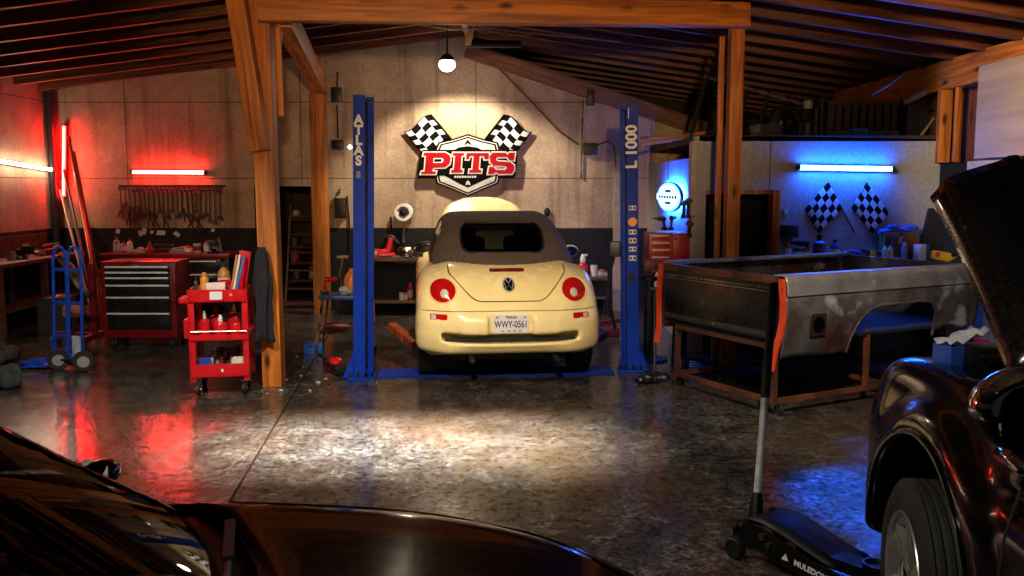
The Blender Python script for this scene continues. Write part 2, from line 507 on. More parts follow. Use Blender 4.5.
OFFS = wall_mat('pale_office_side', 'a49c92', '8f867a', None, 0, 0, 9.0, '4a3c2c', .5)
RWM = wall_mat('beige_right_wall', 'b3a48f', 'a39480', None, 0, 0, 9.0, '5b4a38', .25)

def floor_mat():
    m, nt, b, out = _nt('worn_sealed_concrete'); L = nt.links
    g = N(nt, 'ShaderNodeNewGeometry')
    mp = N(nt, 'ShaderNodeMapping'); mp.inputs['Scale'].default_value = (1, .8, 1); L.new(g.outputs['Position'], mp.inputs[0])
    n1 = N(nt, 'ShaderNodeTexNoise'); n1.inputs['Scale'].default_value = 3.8; n1.inputs['Detail'].default_value = 13; n1.inputs['Roughness'].default_value = .72; n1.inputs['Distortion'].default_value = .6
    L.new(mp.outputs[0], n1.inputs[0])
    n2 = N(nt, 'ShaderNodeTexNoise'); n2.inputs['Scale'].default_value = .55; n2.inputs['Detail'].default_value = 4; L.new(g.outputs['Position'], n2.inputs[0])
    n4 = N(nt, 'ShaderNodeTexNoise'); n4.inputs['Scale'].default_value = 17; n4.inputs['Detail'].default_value = 10; n4.inputs['Roughness'].default_value = .7; L.new(mp.outputs[0], n4.inputs[0])
    n5 = N(nt, 'ShaderNodeTexNoise'); n5.inputs['Scale'].default_value = 34; n5.inputs['Detail'].default_value = 8; n5.inputs['Roughness'].default_value = .75; L.new(mp.outputs[0], n5.inputs[0])
    r1 = ramp(nt, n1.outputs[0], [(.34, (.018,.017,.016)), (.46, (.043,.040,.037)), (.55, (.075,.069,.063)), (.68, (.125,.115,.103))])
    r4 = ramp(nt, n4.outputs[0], [(.36, (.12,)*3), (.47, (.62,)*3), (.58, (1.05,)*3), (.7, (1.5,)*3)])
    r5 = ramp(nt, n5.outputs[0], [(.36, (.10,)*3), (.48, (.85,)*3), (.66, (1.4,)*3)])
    m0 = N(nt, 'ShaderNodeMixRGB', blend_type='MULTIPLY'); m0.inputs[0].default_value = 1; L.new(r1.outputs[0], m0.inputs[1]); L.new(r4.outputs[0], m0.inputs[2])
    mu = N(nt, 'ShaderNodeMixRGB', blend_type='MULTIPLY'); mu.inputs[0].default_value = 1; L.new(m0.outputs[0], mu.inputs[1]); L.new(r5.outputs[0], mu.inputs[2])
    r2 = ramp(nt, n2.outputs[0], [(.4, (0,0,0)), (.66, (.5,.5,.5))])
    mx = N(nt, 'ShaderNodeMixRGB'); mx.inputs[2].default_value = (.085,.043,.017,1); L.new(r2.outputs[0], mx.inputs[0]); L.new(mu.outputs[0], mx.inputs[1])
    L.new(mx.outputs[0], b.inputs['Base Color'])
    rr = ramp(nt, n1.outputs[0], [(.3, (.12,)*3), (.5, (.17,)*3), (.72, (.28,)*3)])
    L.new(rr.outputs[0], b.inputs['Roughness'])
    mixn = N(nt, 'ShaderNodeMath', operation='MULTIPLY_ADD'); L.new(n5.outputs[0], mixn.inputs[0]); mixn.inputs[1].default_value = .45; L.new(n4.outputs[0], mixn.inputs[2])
    rs_ = ramp(nt, mixn.outputs[0], [(.60, (.06,)*3), (.70, (.45,)*3), (.80, (.8,)*3)])
    L.new(rs_.outputs[0], b.inputs['Specular IOR Level'])
    ad = N(nt, 'ShaderNodeMath', operation='MULTIPLY_ADD'); L.new(n4.outputs[0], ad.inputs[0]); ad.inputs[1].default_value = .5; L.new(n1.outputs[0], ad.inputs[2])
    bp = N(nt, 'ShaderNodeBump'); bp.inputs['Strength'].default_value = .35; bp.inputs['Distance'].default_value = .004
    L.new(ad.outputs[0], bp.inputs['Height']); L.new(bp.outputs[0], b.inputs['Normal'])
    return m
FLOORM = floor_mat()
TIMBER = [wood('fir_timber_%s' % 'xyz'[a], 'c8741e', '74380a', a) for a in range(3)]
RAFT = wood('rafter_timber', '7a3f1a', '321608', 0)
PLY = wood('plywood_sheet', 'b39a78', '96805f', 1, .7, .35, False)
DARKW = wood('old_bench_timber', '6b4a2e', '2f1e12', 0)
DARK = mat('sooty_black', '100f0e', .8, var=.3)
STEELD = mat('dark_steel', '2b2a29', .45, .7)
STEEL = mat('worn_steel', '9a968f', .32, 1.0, dirt='2a2119', dirt_amt=.3)
CHROME = mat('chrome', 'd8d8d8', .08, 1.0, var=.03, rvar=.03)
BLACKP = mat('black_plastic', '0d0d0d', .42)
RUBBER = mat('tyre_rubber', '121212', .72, bump=.15, scale=40)
WHITEP = mat('white_plastic', 'd9d6cf', .5, var=.08)
GALV = mat('grey_metal_sheet', '6d6a66', .4, .8, dirt='3a2c20', dirt_amt=.2)

# ---- floor
f = MB(); f.box((-1, 6.5, -.1), (16, 21, .2)); struct('floor', f, FLOORM)
a, b_ = G(300, 383), G(226, 508)
d = (b_-a); j = MB(); j.bar(a - d*3.2 + Vector((0,0,.001)), a + d*1.6 + Vector((0,0,.001)), .014, .003)
struct('trim_floor_joint', j, mat('joint_sealant', '20150d', .95, spec=.05))

# ---- back wall with the doorway
DX0, DX1, DZ = -3.62, -2.70, 1.76
wb = MB()
def wpoly(mb, pts, y0, y1):
    mb.prism(pts, Matrix(((1,0,0,0),(0,0,-1,y1),(0,1,0,0),(0,0,0,1))), y1-y0)
wpoly(wb, [(XL-.15, 0), (DX0, 0), (DX0, roofz(DX0)+.05), (XL-.15, roofz(XL))], YB, YB+.15)
wpoly(wb, [(DX0, DZ), (DX1, DZ), (DX1, roofz(DX1)+.05), (DX0, roofz(DX0)+.05)], YB, YB+.15)
wpoly(wb, [(DX1, 0), (2.9, 0), (2.9, 2.47), (RIDGE_X, 3.6), (RIDGE_X, RIDGE_Z+.1), (DX1, roofz(DX1)+.05)], YB, YB+.15)
struct('wall_back', wb, WALLM)
m = MB(); m.box((XL-.075, 4.5, 1.63), (.15, 16.5, 3.26)); struct('wall_left', m, WALLL)
# right wall: solid below, framed above
m = MB(); m.box((XR+.08, 3.0, 1.0), (.15, 11.9, 2.0)); struct('wall_right', m, RWM)
m = MB(); m.box((XR+.2, 6, 2.5), (.04, 20, 1.0)); struct('wall_right_cladding', m, wood('cedar_cladding', '7a4016', '3e1d0a', 2))
# the space seen over the back wall, and the store behind the doorway
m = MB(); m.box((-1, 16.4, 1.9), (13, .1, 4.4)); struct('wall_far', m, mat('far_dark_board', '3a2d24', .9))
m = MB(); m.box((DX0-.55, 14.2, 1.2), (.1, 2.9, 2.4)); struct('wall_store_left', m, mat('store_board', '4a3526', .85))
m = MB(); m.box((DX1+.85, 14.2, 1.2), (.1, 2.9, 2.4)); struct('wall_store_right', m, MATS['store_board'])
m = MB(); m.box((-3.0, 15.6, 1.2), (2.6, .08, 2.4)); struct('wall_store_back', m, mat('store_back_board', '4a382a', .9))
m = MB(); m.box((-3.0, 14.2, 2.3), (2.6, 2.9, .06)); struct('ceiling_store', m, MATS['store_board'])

# ---- office box at the right with its door opening
OD0, OD1, ODZ = (705-512)/FOC*YO+.0, (771-512)/FOC*YO, 1.72
OZ = 2.275
m = MB()
wpoly(m, [(XO, 0), (OD0, 0), (OD0, OZ), (XO, OZ)], YO, YO+.1)
wpoly(m, [(OD0, ODZ), (OD1, ODZ), (OD1, OZ), (OD0, OZ)], YO, YO+.1)
wpoly(m, [(OD1, 0), (XR, 0), (XR, OZ-.03), (OD1, OZ)], YO, YO+.1)
struct('wall_office', m, OFFM)
m = MB(); m.box((XO+.05, (YO+YB)/2+.06, 1.03), (.1, YB-YO-.12, 2.06)); struct('wall_office_side', m, OFFS)
m = MB(); m.box(((XO+XR)/2+.05, (YO+YB)/2, OZ-.02), (XR-XO, YB-YO, .06)); struct('ceiling_office', m, mat('loft_deck', '3a2a1c', .85))
m = MB(); m.box((XO-.012, YO+.03, 1.1), (.05, .13, 2.24)); struct('trim_office_corner', m, mat('pale_corner_board', 'a39b8e', .7))
m = MB()
m.box((OD1+.03, YO+.03, ODZ/2), (.075, .18, ODZ)); m.box(((OD0+OD1)/2, YO+.05, ODZ-.02), (OD1-OD0, .08, .05))
struct('trim_office_door', m, TIMBER[2])
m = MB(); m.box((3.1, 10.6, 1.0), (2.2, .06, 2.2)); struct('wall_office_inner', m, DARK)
m = MB(); m.box((1.50, YB-.025, .98), (.15, .05, 1.96)); struct('trim_pale_board', m, mat('pale_board', 'b9a184', .7))

# ---- roof deck, rafters, rake timber
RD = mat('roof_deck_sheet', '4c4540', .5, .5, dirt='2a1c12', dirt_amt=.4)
m = MB()
dz = .22
def rp(x, y, z=0): return Vector((x, y, roofz(x)+dz+z))
for x0, x1 in ((XL-.4, RIDGE_X), (RIDGE_X, XR+.5)):
    P = [rp(x0, -1), rp(x1, -1), rp(x1, 16.6), rp(x0, 16.6)]
    m._add(P + [p+Vector((0,0,.04)) for p in P], [(0,1,2,3),(7,6,5,4),(0,1,5,4),(1,2,6,5),(2,3,7,6),(3,0,4,7)])
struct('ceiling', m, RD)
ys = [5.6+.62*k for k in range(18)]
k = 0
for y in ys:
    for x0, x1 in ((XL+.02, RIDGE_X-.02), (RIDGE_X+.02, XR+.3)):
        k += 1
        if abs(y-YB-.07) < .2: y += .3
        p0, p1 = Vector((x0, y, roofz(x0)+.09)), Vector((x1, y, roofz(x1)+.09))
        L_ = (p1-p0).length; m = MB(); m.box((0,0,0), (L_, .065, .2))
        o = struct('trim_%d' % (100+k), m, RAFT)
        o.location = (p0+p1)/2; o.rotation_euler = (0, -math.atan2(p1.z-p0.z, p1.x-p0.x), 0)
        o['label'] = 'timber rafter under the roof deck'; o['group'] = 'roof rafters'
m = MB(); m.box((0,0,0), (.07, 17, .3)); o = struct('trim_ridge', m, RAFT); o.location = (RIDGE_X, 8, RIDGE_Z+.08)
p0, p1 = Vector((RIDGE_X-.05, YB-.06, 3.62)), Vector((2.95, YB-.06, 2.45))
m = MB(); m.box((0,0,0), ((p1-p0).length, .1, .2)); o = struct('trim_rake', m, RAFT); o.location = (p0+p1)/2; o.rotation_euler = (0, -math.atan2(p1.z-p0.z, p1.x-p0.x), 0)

# ---- the timber frame: each member a thing
def member(name, p0, p1, w, h, label, cat, group=None, roll=0.0, bev=.008):
    """timber between two points, built along local x so that the grain follows it"""
    p0, p1 = Vector(p0), Vector(p1); d = p1-p0; l = d.length
    mb = MB(); mb.box((0,0,0), (l, w, h), bevel=bev)
    q = d.to_track_quat('X', 'Z') @ Euler((roll,0,0)).to_quaternion()
    o = mb.build(name, TIMBER[0]); o.location = (p0+p1)/2; o.rotation_euler = q.to_euler()
    return tag(o, label, cat, group, 'thing')
PX, QX, FY, GY = -2.11, 2.06, 7.75, 8.53
member('timber_header_beam', (PX-.0, FY-.075, 3.225), (QX+.09, GY-.09, 3.305), .14, .215, 'long orange-brown timber header beam spanning between the two wooden posts', 'beam')
# left post: a post and a raking brace meeting it
member('timber_post', (PX, FY+.1, 0), (PX-.02, FY+.1, 3.5), .165, .17, 'wooden post between the red service cart and the blue lift, with raking brace', 'post')
member('raking_brace', (PX+.005, FY-.12, 2.05), (PX-.185, FY-.12, 3.5), .15, .15, 'raking timber brace leaning against the front of the wooden post beside the red cart', 'brace')
member('timber_batten', (PX+.13, FY+.1, 2.35), (PX+.11, FY+.1, 3.4), .03, .05, 'thin timber batten fixed beside the wooden post near the header beam', 'batten')
member('timber_batten', W(273, 117, 8.15), W(281.5, 22, 8.15), .03, .04, 'slanting thin batten hanging behind the wooden post under the girder', 'batten')
# right post: two timbers with a gap
member('timber_post', (QX+.03, GY+.06, 0), (QX+.03, GY+.06, 3.39), .15, .125, 'wooden post standing behind the rusty truck bed, in front of the pale office', 'post')
member('timber_batten', (QX-.095, GY+.1, 0), (QX-.095, GY+.1, 3.15), .06, .05, 'narrow timber fixed along the wooden post behind the truck bed', 'batten')
# back post, its girder and knee
BX, BY = -2.62, 12.35
member('timber_post', (BX, BY, 0), (BX, BY, 3.0), .2, .2, 'wooden post beside the dark doorway in the back wall', 'post')
member('timber_girder', (-1.98, FY+.22, 3.24), (BX+.02, BY+.1, 3.1), .16, .24, 'timber girder running back from the header beam to the post at the doorway', 'beam')
# right eave beam and framing
member('timber_eave_beam', (XR+.05, 4.5, 2.9), (XR+.05, YB-.02, 2.9), .14, .3, 'heavy timber eave beam along the top of the side wall above the plywood sheet', 'beam')
def rw(px, py): return WX(px, py, XR)
for px, lab in ((944, 'timber stud under the eave beam beside the loft junk'), (957, 'thin timber stud in the framed recess next to the plywood sheet')):
    p = rw(px, 120)
    member('wall_stud', (XR, p.y, 2.0), (XR, p.y, 2.745), .1 if px == 944 else .05, .12 if px == 944 else .05, lab, 'stud')
p = rw(997, 110)
m = MB(); m.box((0,0,0), (.02, 1.2, .87), bevel=.003)
o = solo('plywood_sheet', m, PLY, 'pale plywood sheet fixed on the side wall above the raised black hood', 'plywood sheet', (XR-.035, 8.13, 2.455))
# ================================================================ lamps
def lamp(kind, name, loc, power, col, target=None, size=.2, size_y=None, spot=60, blend=.5, spread=None):
    l = bpy.data.lights.new(name, kind); l.energy = power; l.color = col
    if kind == 'AREA':
        l.size = size
        if size_y: l.shape = 'RECTANGLE'; l.size_y = size_y
        if spread: l.spread = R(spread)
    elif kind == 'SPOT':
        l.spot_size = R(spot); l.spot_blend = blend; l.shadow_soft_size = size
    else: l.shadow_soft_size = size
    o = bpy.data.objects.new(name, l); COL.objects.link(o); o.location = loc
    if target is not None: o.rotation_euler = (Vector(target)-Vector(loc)).to_track_quat('-Z', 'Y').to_euler()
    return o
WARM, NEUT = (1, .78, .54), (1, .9, .76)
def tube_light(name, p0, p1, r, em, label, cat='tube light', back=(0,1,0), case=None):
    """a batten fitting: backing channel, end caps, glowing tube"""
    p0, p1 = Vector(p0), Vector(p1); d = (p1-p0).normalized(); bk = Vector(back)
    t = thing(name, label, cat, (p0+p1)/2)
    m = MB(); m.cyl(p0, p1, r, seg=12); m.build('tube', em, t, world=True)
    m = MB(); m.bar(p0 - d*.03 + bk*(r+.016), p1 + d*.03 + bk*(r+.016), r*2.4, .025, up=bk); m.build('housing', case or MATS['grey_metal_sheet'], t, world=True)
    for q, s in ((p0, -1), (p1, 1)):
        m = MB(); m.cyl(q, q + d*s*.03, r*1.15, seg=12); m.build('end_cap', BLACKP, t, world=True)
    return t
E_RED = emit('red_tube_glow', (1, .035, .03), 105)
E_REDC = emit('deep_red_tube_glow', (1, .006, .005), 125)
E_WHT = emit('white_tube_glow', (1, .84, .62), 45)
E_BLU = emit('blue_tube_glow', (.010, .12, 1), 160)
tube_light('tube_light', W(133, 172, YB-.075), W(204, 172.5, YB-.075), .023, E_RED, 'glowing red tube light on the back wall above the wrench rack')
tube_light('tube_light', WX(-22, 157.5, XL+.06), WX(53, 169.8, XL+.06), .02, E_WHT, 'glowing white tube light sloping along the side wall near the corner', back=(-1,0,0))
tube_light('tube_light', W(63.5, 196, YB-.1), W(64, 126, YB-.1), .02, E_REDC, 'upright deep red tube light in the room corner behind the pipes', back=(-.3,1,0))
tube_light('tube_light', W(800, 167.5, YO-.07), W(891.5, 169, YO-.07), .024, E_BLU, 'glowing blue tube light on the office wall above the checkered flags')
# the flood lamp under the ridge
fl = W(447, 65, 11.75)
t = thing('flood_lamp', 'dazzling round flood lamp hanging under the roof ridge above the winged sign', 'lamp', fl)
m = MB(); m.ball(fl, .105, 16, (1, 1, .8)); m.build('bulb', emit('lamp_glow', (1, .9, .74), 22), t, world=True)
m = MB(); m.lathe([(.03, .14), (.06, .12), (.10, .07), (.11, .05), (.095, .05), (.05, .1), (.02, .12)], Matrix.Translation(fl)); m.build('lamp_shade', STEELD, t, world=True)
m = MB(); m.tube([fl+Vector((0,0,.13)), fl+Vector((.01,0,.5))], .012); m.build('stem', STEELD, t, world=True)
lamp('SPOT', 'flood_light', fl + Vector((0, -.1, -.1)), 360, (1, .87, .68), fl + Vector((.1, .55, -1.6)), size=.08, spot=118, blend=.4)
lamp('POINT', 'flood_spill', fl + Vector((0, -.12, -.05)), 12, (1, .8, .55), size=.08)
# strip lamp over the bright floor band; unseen pendants added to light the shop
def unseen_pendant(loc, power, target, spot, blend, col, label, size=.12, name='unseen_pendant_lamp'):
    loc = Vector(loc); t = thing(name, label, 'lamp', loc)
    m = MB(); m.lathe([(.03, .16), (.07, .14), (.17, .02), (.18, 0), (.17, .004), (.06, .12)], Matrix.Translation(loc)); m.build('lamp_shade', STEELD, t, world=True)
    m = MB(); m.cyl(loc+Vector((0,0,.16)), Vector((loc.x, loc.y, roofz(loc.x)+.1)), .01); m.build('stem', STEELD, t, world=True)
    lamp('SPOT', 'unseen_pendant_light', loc - Vector((0,0,.03)), power, col, target, size, spot=spot, blend=blend)
def strip_lamp(loc, L_, power, spread, col, label):
    loc = Vector(loc); t = thing('strip_shop_lamp', label, 'lamp', loc)
    m = MB(); m.box(loc+Vector((0,0,.05)), (L_+.1, .16, .06), bevel=.01); m.build('housing', STEELD, t, world=True)
    for s in (-1, 1):
        x = loc.x + s*L_*.4
        m = MB(); m.cyl((x, loc.y, loc.z+.07), (x, loc.y, roofz(x)+.1), .008); m.build('stem', STEELD, t, world=True)
    o = lamp('AREA', 'strip_light', loc, power, col, loc-Vector((0,0,1)), L_, .1, spread=spread)
strip_lamp((-.75, 6.05, 3.42), 2.2, 170, 32, (1, .94, .86), 'long strip lamp hanging above the open floor behind the dark car')
unseen_pendant((-.4, 2.6, 3.5), 950, (-.3, 8.0, .6), 38, .7, WARM, 'unseen shaded pendant lamp, front light for the cream convertible')  # unseen front fill on the convertible's tail
unseen_pendant((-2.6, 4.0, 3.3), 640, (-3.3, 7.8, .4), 50, .6, NEUT, 'unseen shaded pendant lamp added to light the floor and red cart')  # added fill for the cart and the concrete before it
unseen_pendant((1.6, 3.6, 3.3), 680, (2.5, 6.6, .5), 46, .8, NEUT, 'unseen shaded pendant lamp added to light the rusty truck bed')  # added fill for the bed shell on its frame
unseen_pendant((-3.6, 6.4, 3.1), 330, (-4.25, 12.6, 1.05), 24, .9, (1, .62, .34), 'unseen warm pendant lamp added to light the wrench rack wall')  # added to give the wrench wall its warm light
unseen_pendant((-.9, 5.2, 3.45), 420, (-.9, 5.7, 0), 105, .8, NEUT, 'unseen wide pendant lamp added to brighten the open floor')  # added for more general light on the concrete
unseen_pendant((2.25, 4.85, 3.2), 7500, (2.25, 4.85, 0), 26, .35, (.004, .105, 1), 'unseen blue pendant lamp added to make the blue floor patch beside the pickup')  # added lamp stands in for the blue tube's reflection on the floor
unseen_pendant((.6, 4.9, 3.35), 1500, (4.45, 8.1, 2.3), 30, .5, WARM, 'unseen shaded pendant lamp added to warm the plywood sheet')  # added warm light for the side wall
unseen_pendant((-.9, 1.9, 3.4), 260, (1.35, 3.1, .5), 40, .6, NEUT, 'unseen shaded pendant lamp added to light the pickup wheel')  # added so that the alloy rim is lit
wk = Vector((.3, -1.6, 2.35)); t = thing('added_work_lamp', 'unseen tripod work lamp added behind the viewer to light beam and rafters', 'lamp', (wk.x, wk.y, 0))
m = MB(); m.box(wk - Vector((0,.09,0)), (.3, .12, .22), None, .02); m.build('lamp_head', STEELD, t, world=True)
for a in (0, 2.1, 4.2): m = MB(); m.tube([wk - Vector((0,.08,.9)), Vector((wk.x+.55*math.cos(a), wk.y-.08+.55*math.sin(a), .0))], .012); m.build('leg', STEELD, t, world=True)
m = MB(); m.tube([wk - Vector((0,.08,.1)), wk - Vector((0,.08,1.0))], .014); m.build('pole', STEELD, t, world=True)
lamp('SPOT', 'added_work_light', wk, 1700, (1, .62, .31), (0, 8, 3.95), .12, spot=42, blend=.55)  # added fill from behind the camera for header beam and rafters
w = bpy.data.worlds.new('World'); scene.world = w; w.use_nodes = True
w.node_tree.nodes['Background'].inputs[0].default_value = (.30, .32, .4, 1)
w.node_tree.nodes['Background'].inputs[1].default_value = .035
vs = scene.view_settings
vs.view_transform = 'Standard'; vs.look = 'None'; vs.gamma = 1; vs.use_curve_mapping = False; vs.exposure = 0.0
scene.cycles.use_denoising = True
scene.cycles.max_bounces = 8; scene.cycles.diffuse_bounces = 4; scene.cycles.glossy_bounces = 4; scene.cycles.transparent_max_bounces = 10
scene.cycles.sample_clamp_indirect = 4
# ================================================================ the cream convertible on the lift
# local frame: x to the car's right, y forward, z up; origin under the middle of the rear bumper
CREAM = mat('cream_car_paint', 'efda9c', .26, var=.04, coat=.6, rvar=.04, scale=5)
CANVAS = mat('brown_canvas', '4d4238', .8, var=.15, scale=60, bump=.2)
DGLASS = glass('smoked_window', (.13, .14, .14), .9, .02)
REDL = mat('red_lens', 'b3100c', .12, coat=1, var=.1, spec=.8)
CLEARL = mat('clear_lens', 'c9bfb4', .1, coat=1, var=.1)
SEAMM = mat('panel_gap', '2a2011', .7)
INT = mat('dark_interior', '1b1a19', .8)
MATTEB = mat('matte_black_trim', '0a0a0a', .6)
BADGEB = mat('badge_dark', '14161c', .25, .3)

B_SIDE = spline([(.05,.34),(.005,.47),(.02,.60),(.09,.70),(.2,.83),(.34,.94),(.54,1.02),(.8,1.055),(1.5,1.05),(2.5,1.04),(2.95,1.0),(3.35,.90),(3.68,.77),(3.92,.6),(4.02,.45),(3.98,.32),(3.7,.22),(2,.2),(.5,.22)], 4, True)
def bw(y, wmax, yr, rr, p=2.4):
    """half width in plan: full, closing in towards the tail and the nose"""
    a = np.clip((rr - y)/rr, 0, 1); b = np.clip((y - (4.04-.9))/.9, 0, 1)
    return wmax*(1 - .42*a**p)*(1 - .45*b**2.2)
def beetle_f(x, y, z):
    ax = np.abs(x)
    side = poly2(B_SIDE, y, z)
    w = bw(y, .80, 0, .5) - .20*np.clip((z-.62)/.44, 0, 1)**1.2
    hull = smax(side, ax - w, .09)
    # rear fender: a round arch standing proud of the hull
    cr = np.sqrt(((y-.74)/1.06)**2 + ((z-.35)/1.03)**2) - .655
    wf = .862 - .28*np.clip((.30-y)/.30, 0, 1)**2.2 - .05*np.clip((.36-z)/.2, 0, 1)
    fr = smax(smax(cr, ax - wf, .24), .30 - z, .05)
    cf = np.sqrt(((y-3.22)/1.06)**2 + ((z-.35)/.98)**2) - .635
    ff = smax(smax(cf, ax - .862 + .2*np.clip((y-3.5)/.4, 0, 1)**2, .22), .26 - z, .05)
    sill = rbox(x, y, z, (0, 1.98, .36), (.80, 1.3, .15), .06)
    f = smin(hull, np.minimum(fr, ff), .07)
    f = smin(f, sill, .05)
    # bumper roll
    wb = .852*(1 - np.abs((np.clip(.62-y, 0, 1)/.62))**2.6*.62)
    yb = .035 + .10*np.clip(ax/.8, 0, 1)**2.4
    bump = smax(smax(yb - y - .035, ax - (.858 - .22*np.clip((.34-y)/.34, 0, 1)**2.5), .12), y - .6, .05)
    bump = smax(bump, np.abs(z-.495) - .138 , .09)
    f = smin(f, bump, .035)
    # wheel openings, plate recess, slot in the bumper, underside
    for yc in (.74, 3.22):
        well = np.maximum(np.sqrt((y-yc)**2 + (z-.315)**2) - .365, .60 - ax)
        f = smax(f, -well, .02)
    rec = rbox(x, y, z, (0, -.02, .548), (.205 + .02*np.clip((z-.5)/.1, -1, 1)*0, .062, .092), .015)
    f = smax(f, -rec, .012)
    slot = rbox(x, y, z, (0, .02, .424 + .02*(ax/.6)**3), (.63, .17, .04), .03)
    f = smax(f, -slot, .012)
    f = np.maximum(f, .19 - z)
    # cabin and engine bay cut out
    tub = rbox(x, y, z, (0, 1.75, 1.0), (.60, .95, .42), .08)
    f = smax(f, -tub, .02)
    bay = rbox(x, y, z, (0, 3.35, .95), (.50, .36, .42), .12)
    f = smax(f, -bay, .02)
    return f
T_SIDE = spline([(.50,1.00),(.62,1.10),(.80,1.23),(1.04,1.36),(1.32,1.45),(1.7,1.487),(2.05,1.478),(2.3,1.44),(2.6,1.26),(2.98,1.0)], 4) + [(2.9,.95),(.6,.95)]
def top_outer(x, y, z):
    w = .725 - .36*np.clip(z-1.04, -.1, 1) - .02*np.clip((1.0-y)/.5, 0, 1)
    rear = .24*np.clip(np.abs(x)/.7, 0, 1)**2.5          # wraps round at the back corners
    return smax(poly2(T_SIDE, y - rear*np.clip((1.5-y), 0, 1), z), np.abs(x) - w, .15)
def top_f(x, y, z):
    o = top_outer(x, y, z)
    f = np.maximum(o, -(o + .03))
    # rear window
    wz = .42 - .04*np.clip((z-1.25)/.2, -1, 1)
    win = np.maximum(rbox(x, y, z, (0, .6, 1.255), (.40, .75, .125), .09), 0) if False else rbox(x, y, z, (0, .6, 1.262), (.405, .75, .128), .09)
    f = smax(f, -win, .008)
    # side windows and windscreen
    sw = np.maximum(poly2([(.98,1.07),(1.12,1.30),(1.5,1.40),(2.15,1.385),(2.78,1.07)], y, z), .35 - np.abs(x))
    f = smax(f, -sw, .01)
    ws = rbox(x, y, z, (0, 2.72, 1.20), (.56, .36, .19), .06)
    f = smax(f, -ws, .01)
    return np.maximum(f, 1.02 - z + .0*y)
BROT, BLOC = R(6.0), Vector((-.004, 7.70, .012))
bt = thing('car', 'cream two-door convertible with brown soft top parked between the blue lift columns', 'car', BLOC, BROT)
p, q = shell(beetle_f, (-.92, -.06, .16), (.92, 4.1, 1.14), .024)
body = mesh_from('body', p, q, CREAM, bt)
p, q = shell(top_f, (-.78, .42, .98), (.78, 3.06, 1.54), .021)
mesh_from('soft_top', p, q, CANVAS, bt)
Y_ = (0, 1, 0)
rs = lambda x, z: Vector((x, -.5, z))
# glass
m = MB(); patch(m, top_outer, rrect(0, 1.262, .415, .138, .095, 5), rs, Y_, off=-.012, rings=8); m.build('rear_window', DGLASS, bt, 60)
m = MB(); seam(m, top_outer, rrect(0, 1.262, .41, .133, .092, 6), rs, Y_, r=.012, closed=True, seg=8); m.build('window_seal', MATTEB, bt, 60)
for s in (-1, 1):
    m = MB(); patch(m, top_outer, [(.95,1.06),(1.11,1.31),(1.5,1.41),(2.16,1.395),(2.8,1.06)][::s], lambda y, z: Vector((s*1.2, y, z)), (-s,0,0), off=-.014, rings=6); m.build('side_window', DGLASS, bt, 60)
m = MB(); patch(m, top_outer, rrect(0, 1.2, .57, .2, .08), lambda x, z: Vector((x, 3.6, z)), (0,-1,0), off=-.014, rings=6); m.build('windscreen', DGLASS, bt, 60)
# interior
m = MB()
for s in (-1, 1):
    m.box((s*.33, 1.75, .98), (.46, .16, .5), (-.2,0,0), .07); m.box((s*.33, 1.72, 1.27), (.25, .1, .17), (-.15,0,0), .045)
    m.box((s*.33, 2.0, .7), (.46, .5, .16), None, .06)
m.box((0, 1.0, .9), (1.05, .2, .36), (-.3,0,0), .08); m.box((0, 2.62, .92), (1.15, .3, .2), None, .07)
m.build('seats', INT, bt)
m = MB(); m.tube([(-.36+.18*math.cos(a), 2.35-.06*math.sin(a), 1.0+.17*math.sin(a)) for a in np.linspace(0, 2*PI, 24)[:-1]], .014, closed=True); m.build('steering_wheel', MATTEB, bt)
m = MB(); m.box((0, 2.5, 1.36), (.2, .03, .06), None, .012); m.build('interior_mirror', MATTEB, bt)
# boot lid gap, bumper gap
lid = spline([(-.555,1.03),(-.548,.975),(-.5,.925),(-.42,.845),(-.345,.775),(-.29,.748),(-.22,.742),(.22,.742),(.29,.748),(.345,.775),(.42,.845),(.5,.925),(.548,.975),(.555,1.03)], 4)
m = MB(); seam(m, beetle_f, lid, rs, Y_, r=.0055, off=-.001); m.build('boot_lid_gap', SEAMM, bt)
m = MB(); seam(m, beetle_f, [(-.80+.05*k, .665) for k in range(33)], rs, Y_, r=.004, off=-.001); m.build('bumper_gap', SEAMM, bt)
# lamps
for s in (-1, 1):
    m = MB(); patch(m, beetle_f, circle(s*.612, .832, .118, 28, .098), rs, Y_, off=.002, rings=8, bulge=.022); tl = m.build('tail_lamp', REDL, bt, 60)
    m = MB(); patch(m, beetle_f, circle(s*.600, .812, .037, 20), rs, Y_, off=.024, rings=4, bulge=.012); m.build('reversing_lens', CLEARL, tl, 60)
    m = MB(); seam(m, beetle_f, circle(s*.612, .832, .122, 28, .102), rs, Y_, r=.007, closed=True); m.build('lamp_rim', CREAM, tl, 60)
    m = MB(); patch(m, beetle_f, rrect(s*.655, .617, .078, .023, .008), rs, Y_, off=.004, rings=3, thick=.01); m.build('side_reflector', REDL, bt, 60)
    m = MB(); patch(m, beetle_f, rrect(s*.70, .617, .022, .018, .005), rs, Y_, off=.006, rings=2); m.build('reflector_lens', CLEARL, bt, 60)
m = MB(); patch(m, beetle_f, rrect(0, .992, .165, .0125, .006), rs, Y_, off=.006, rings=3, thick=.01); m.build('high_brake_lamp', mat('dim_red_lens', '6d1712', .3), bt, 60)
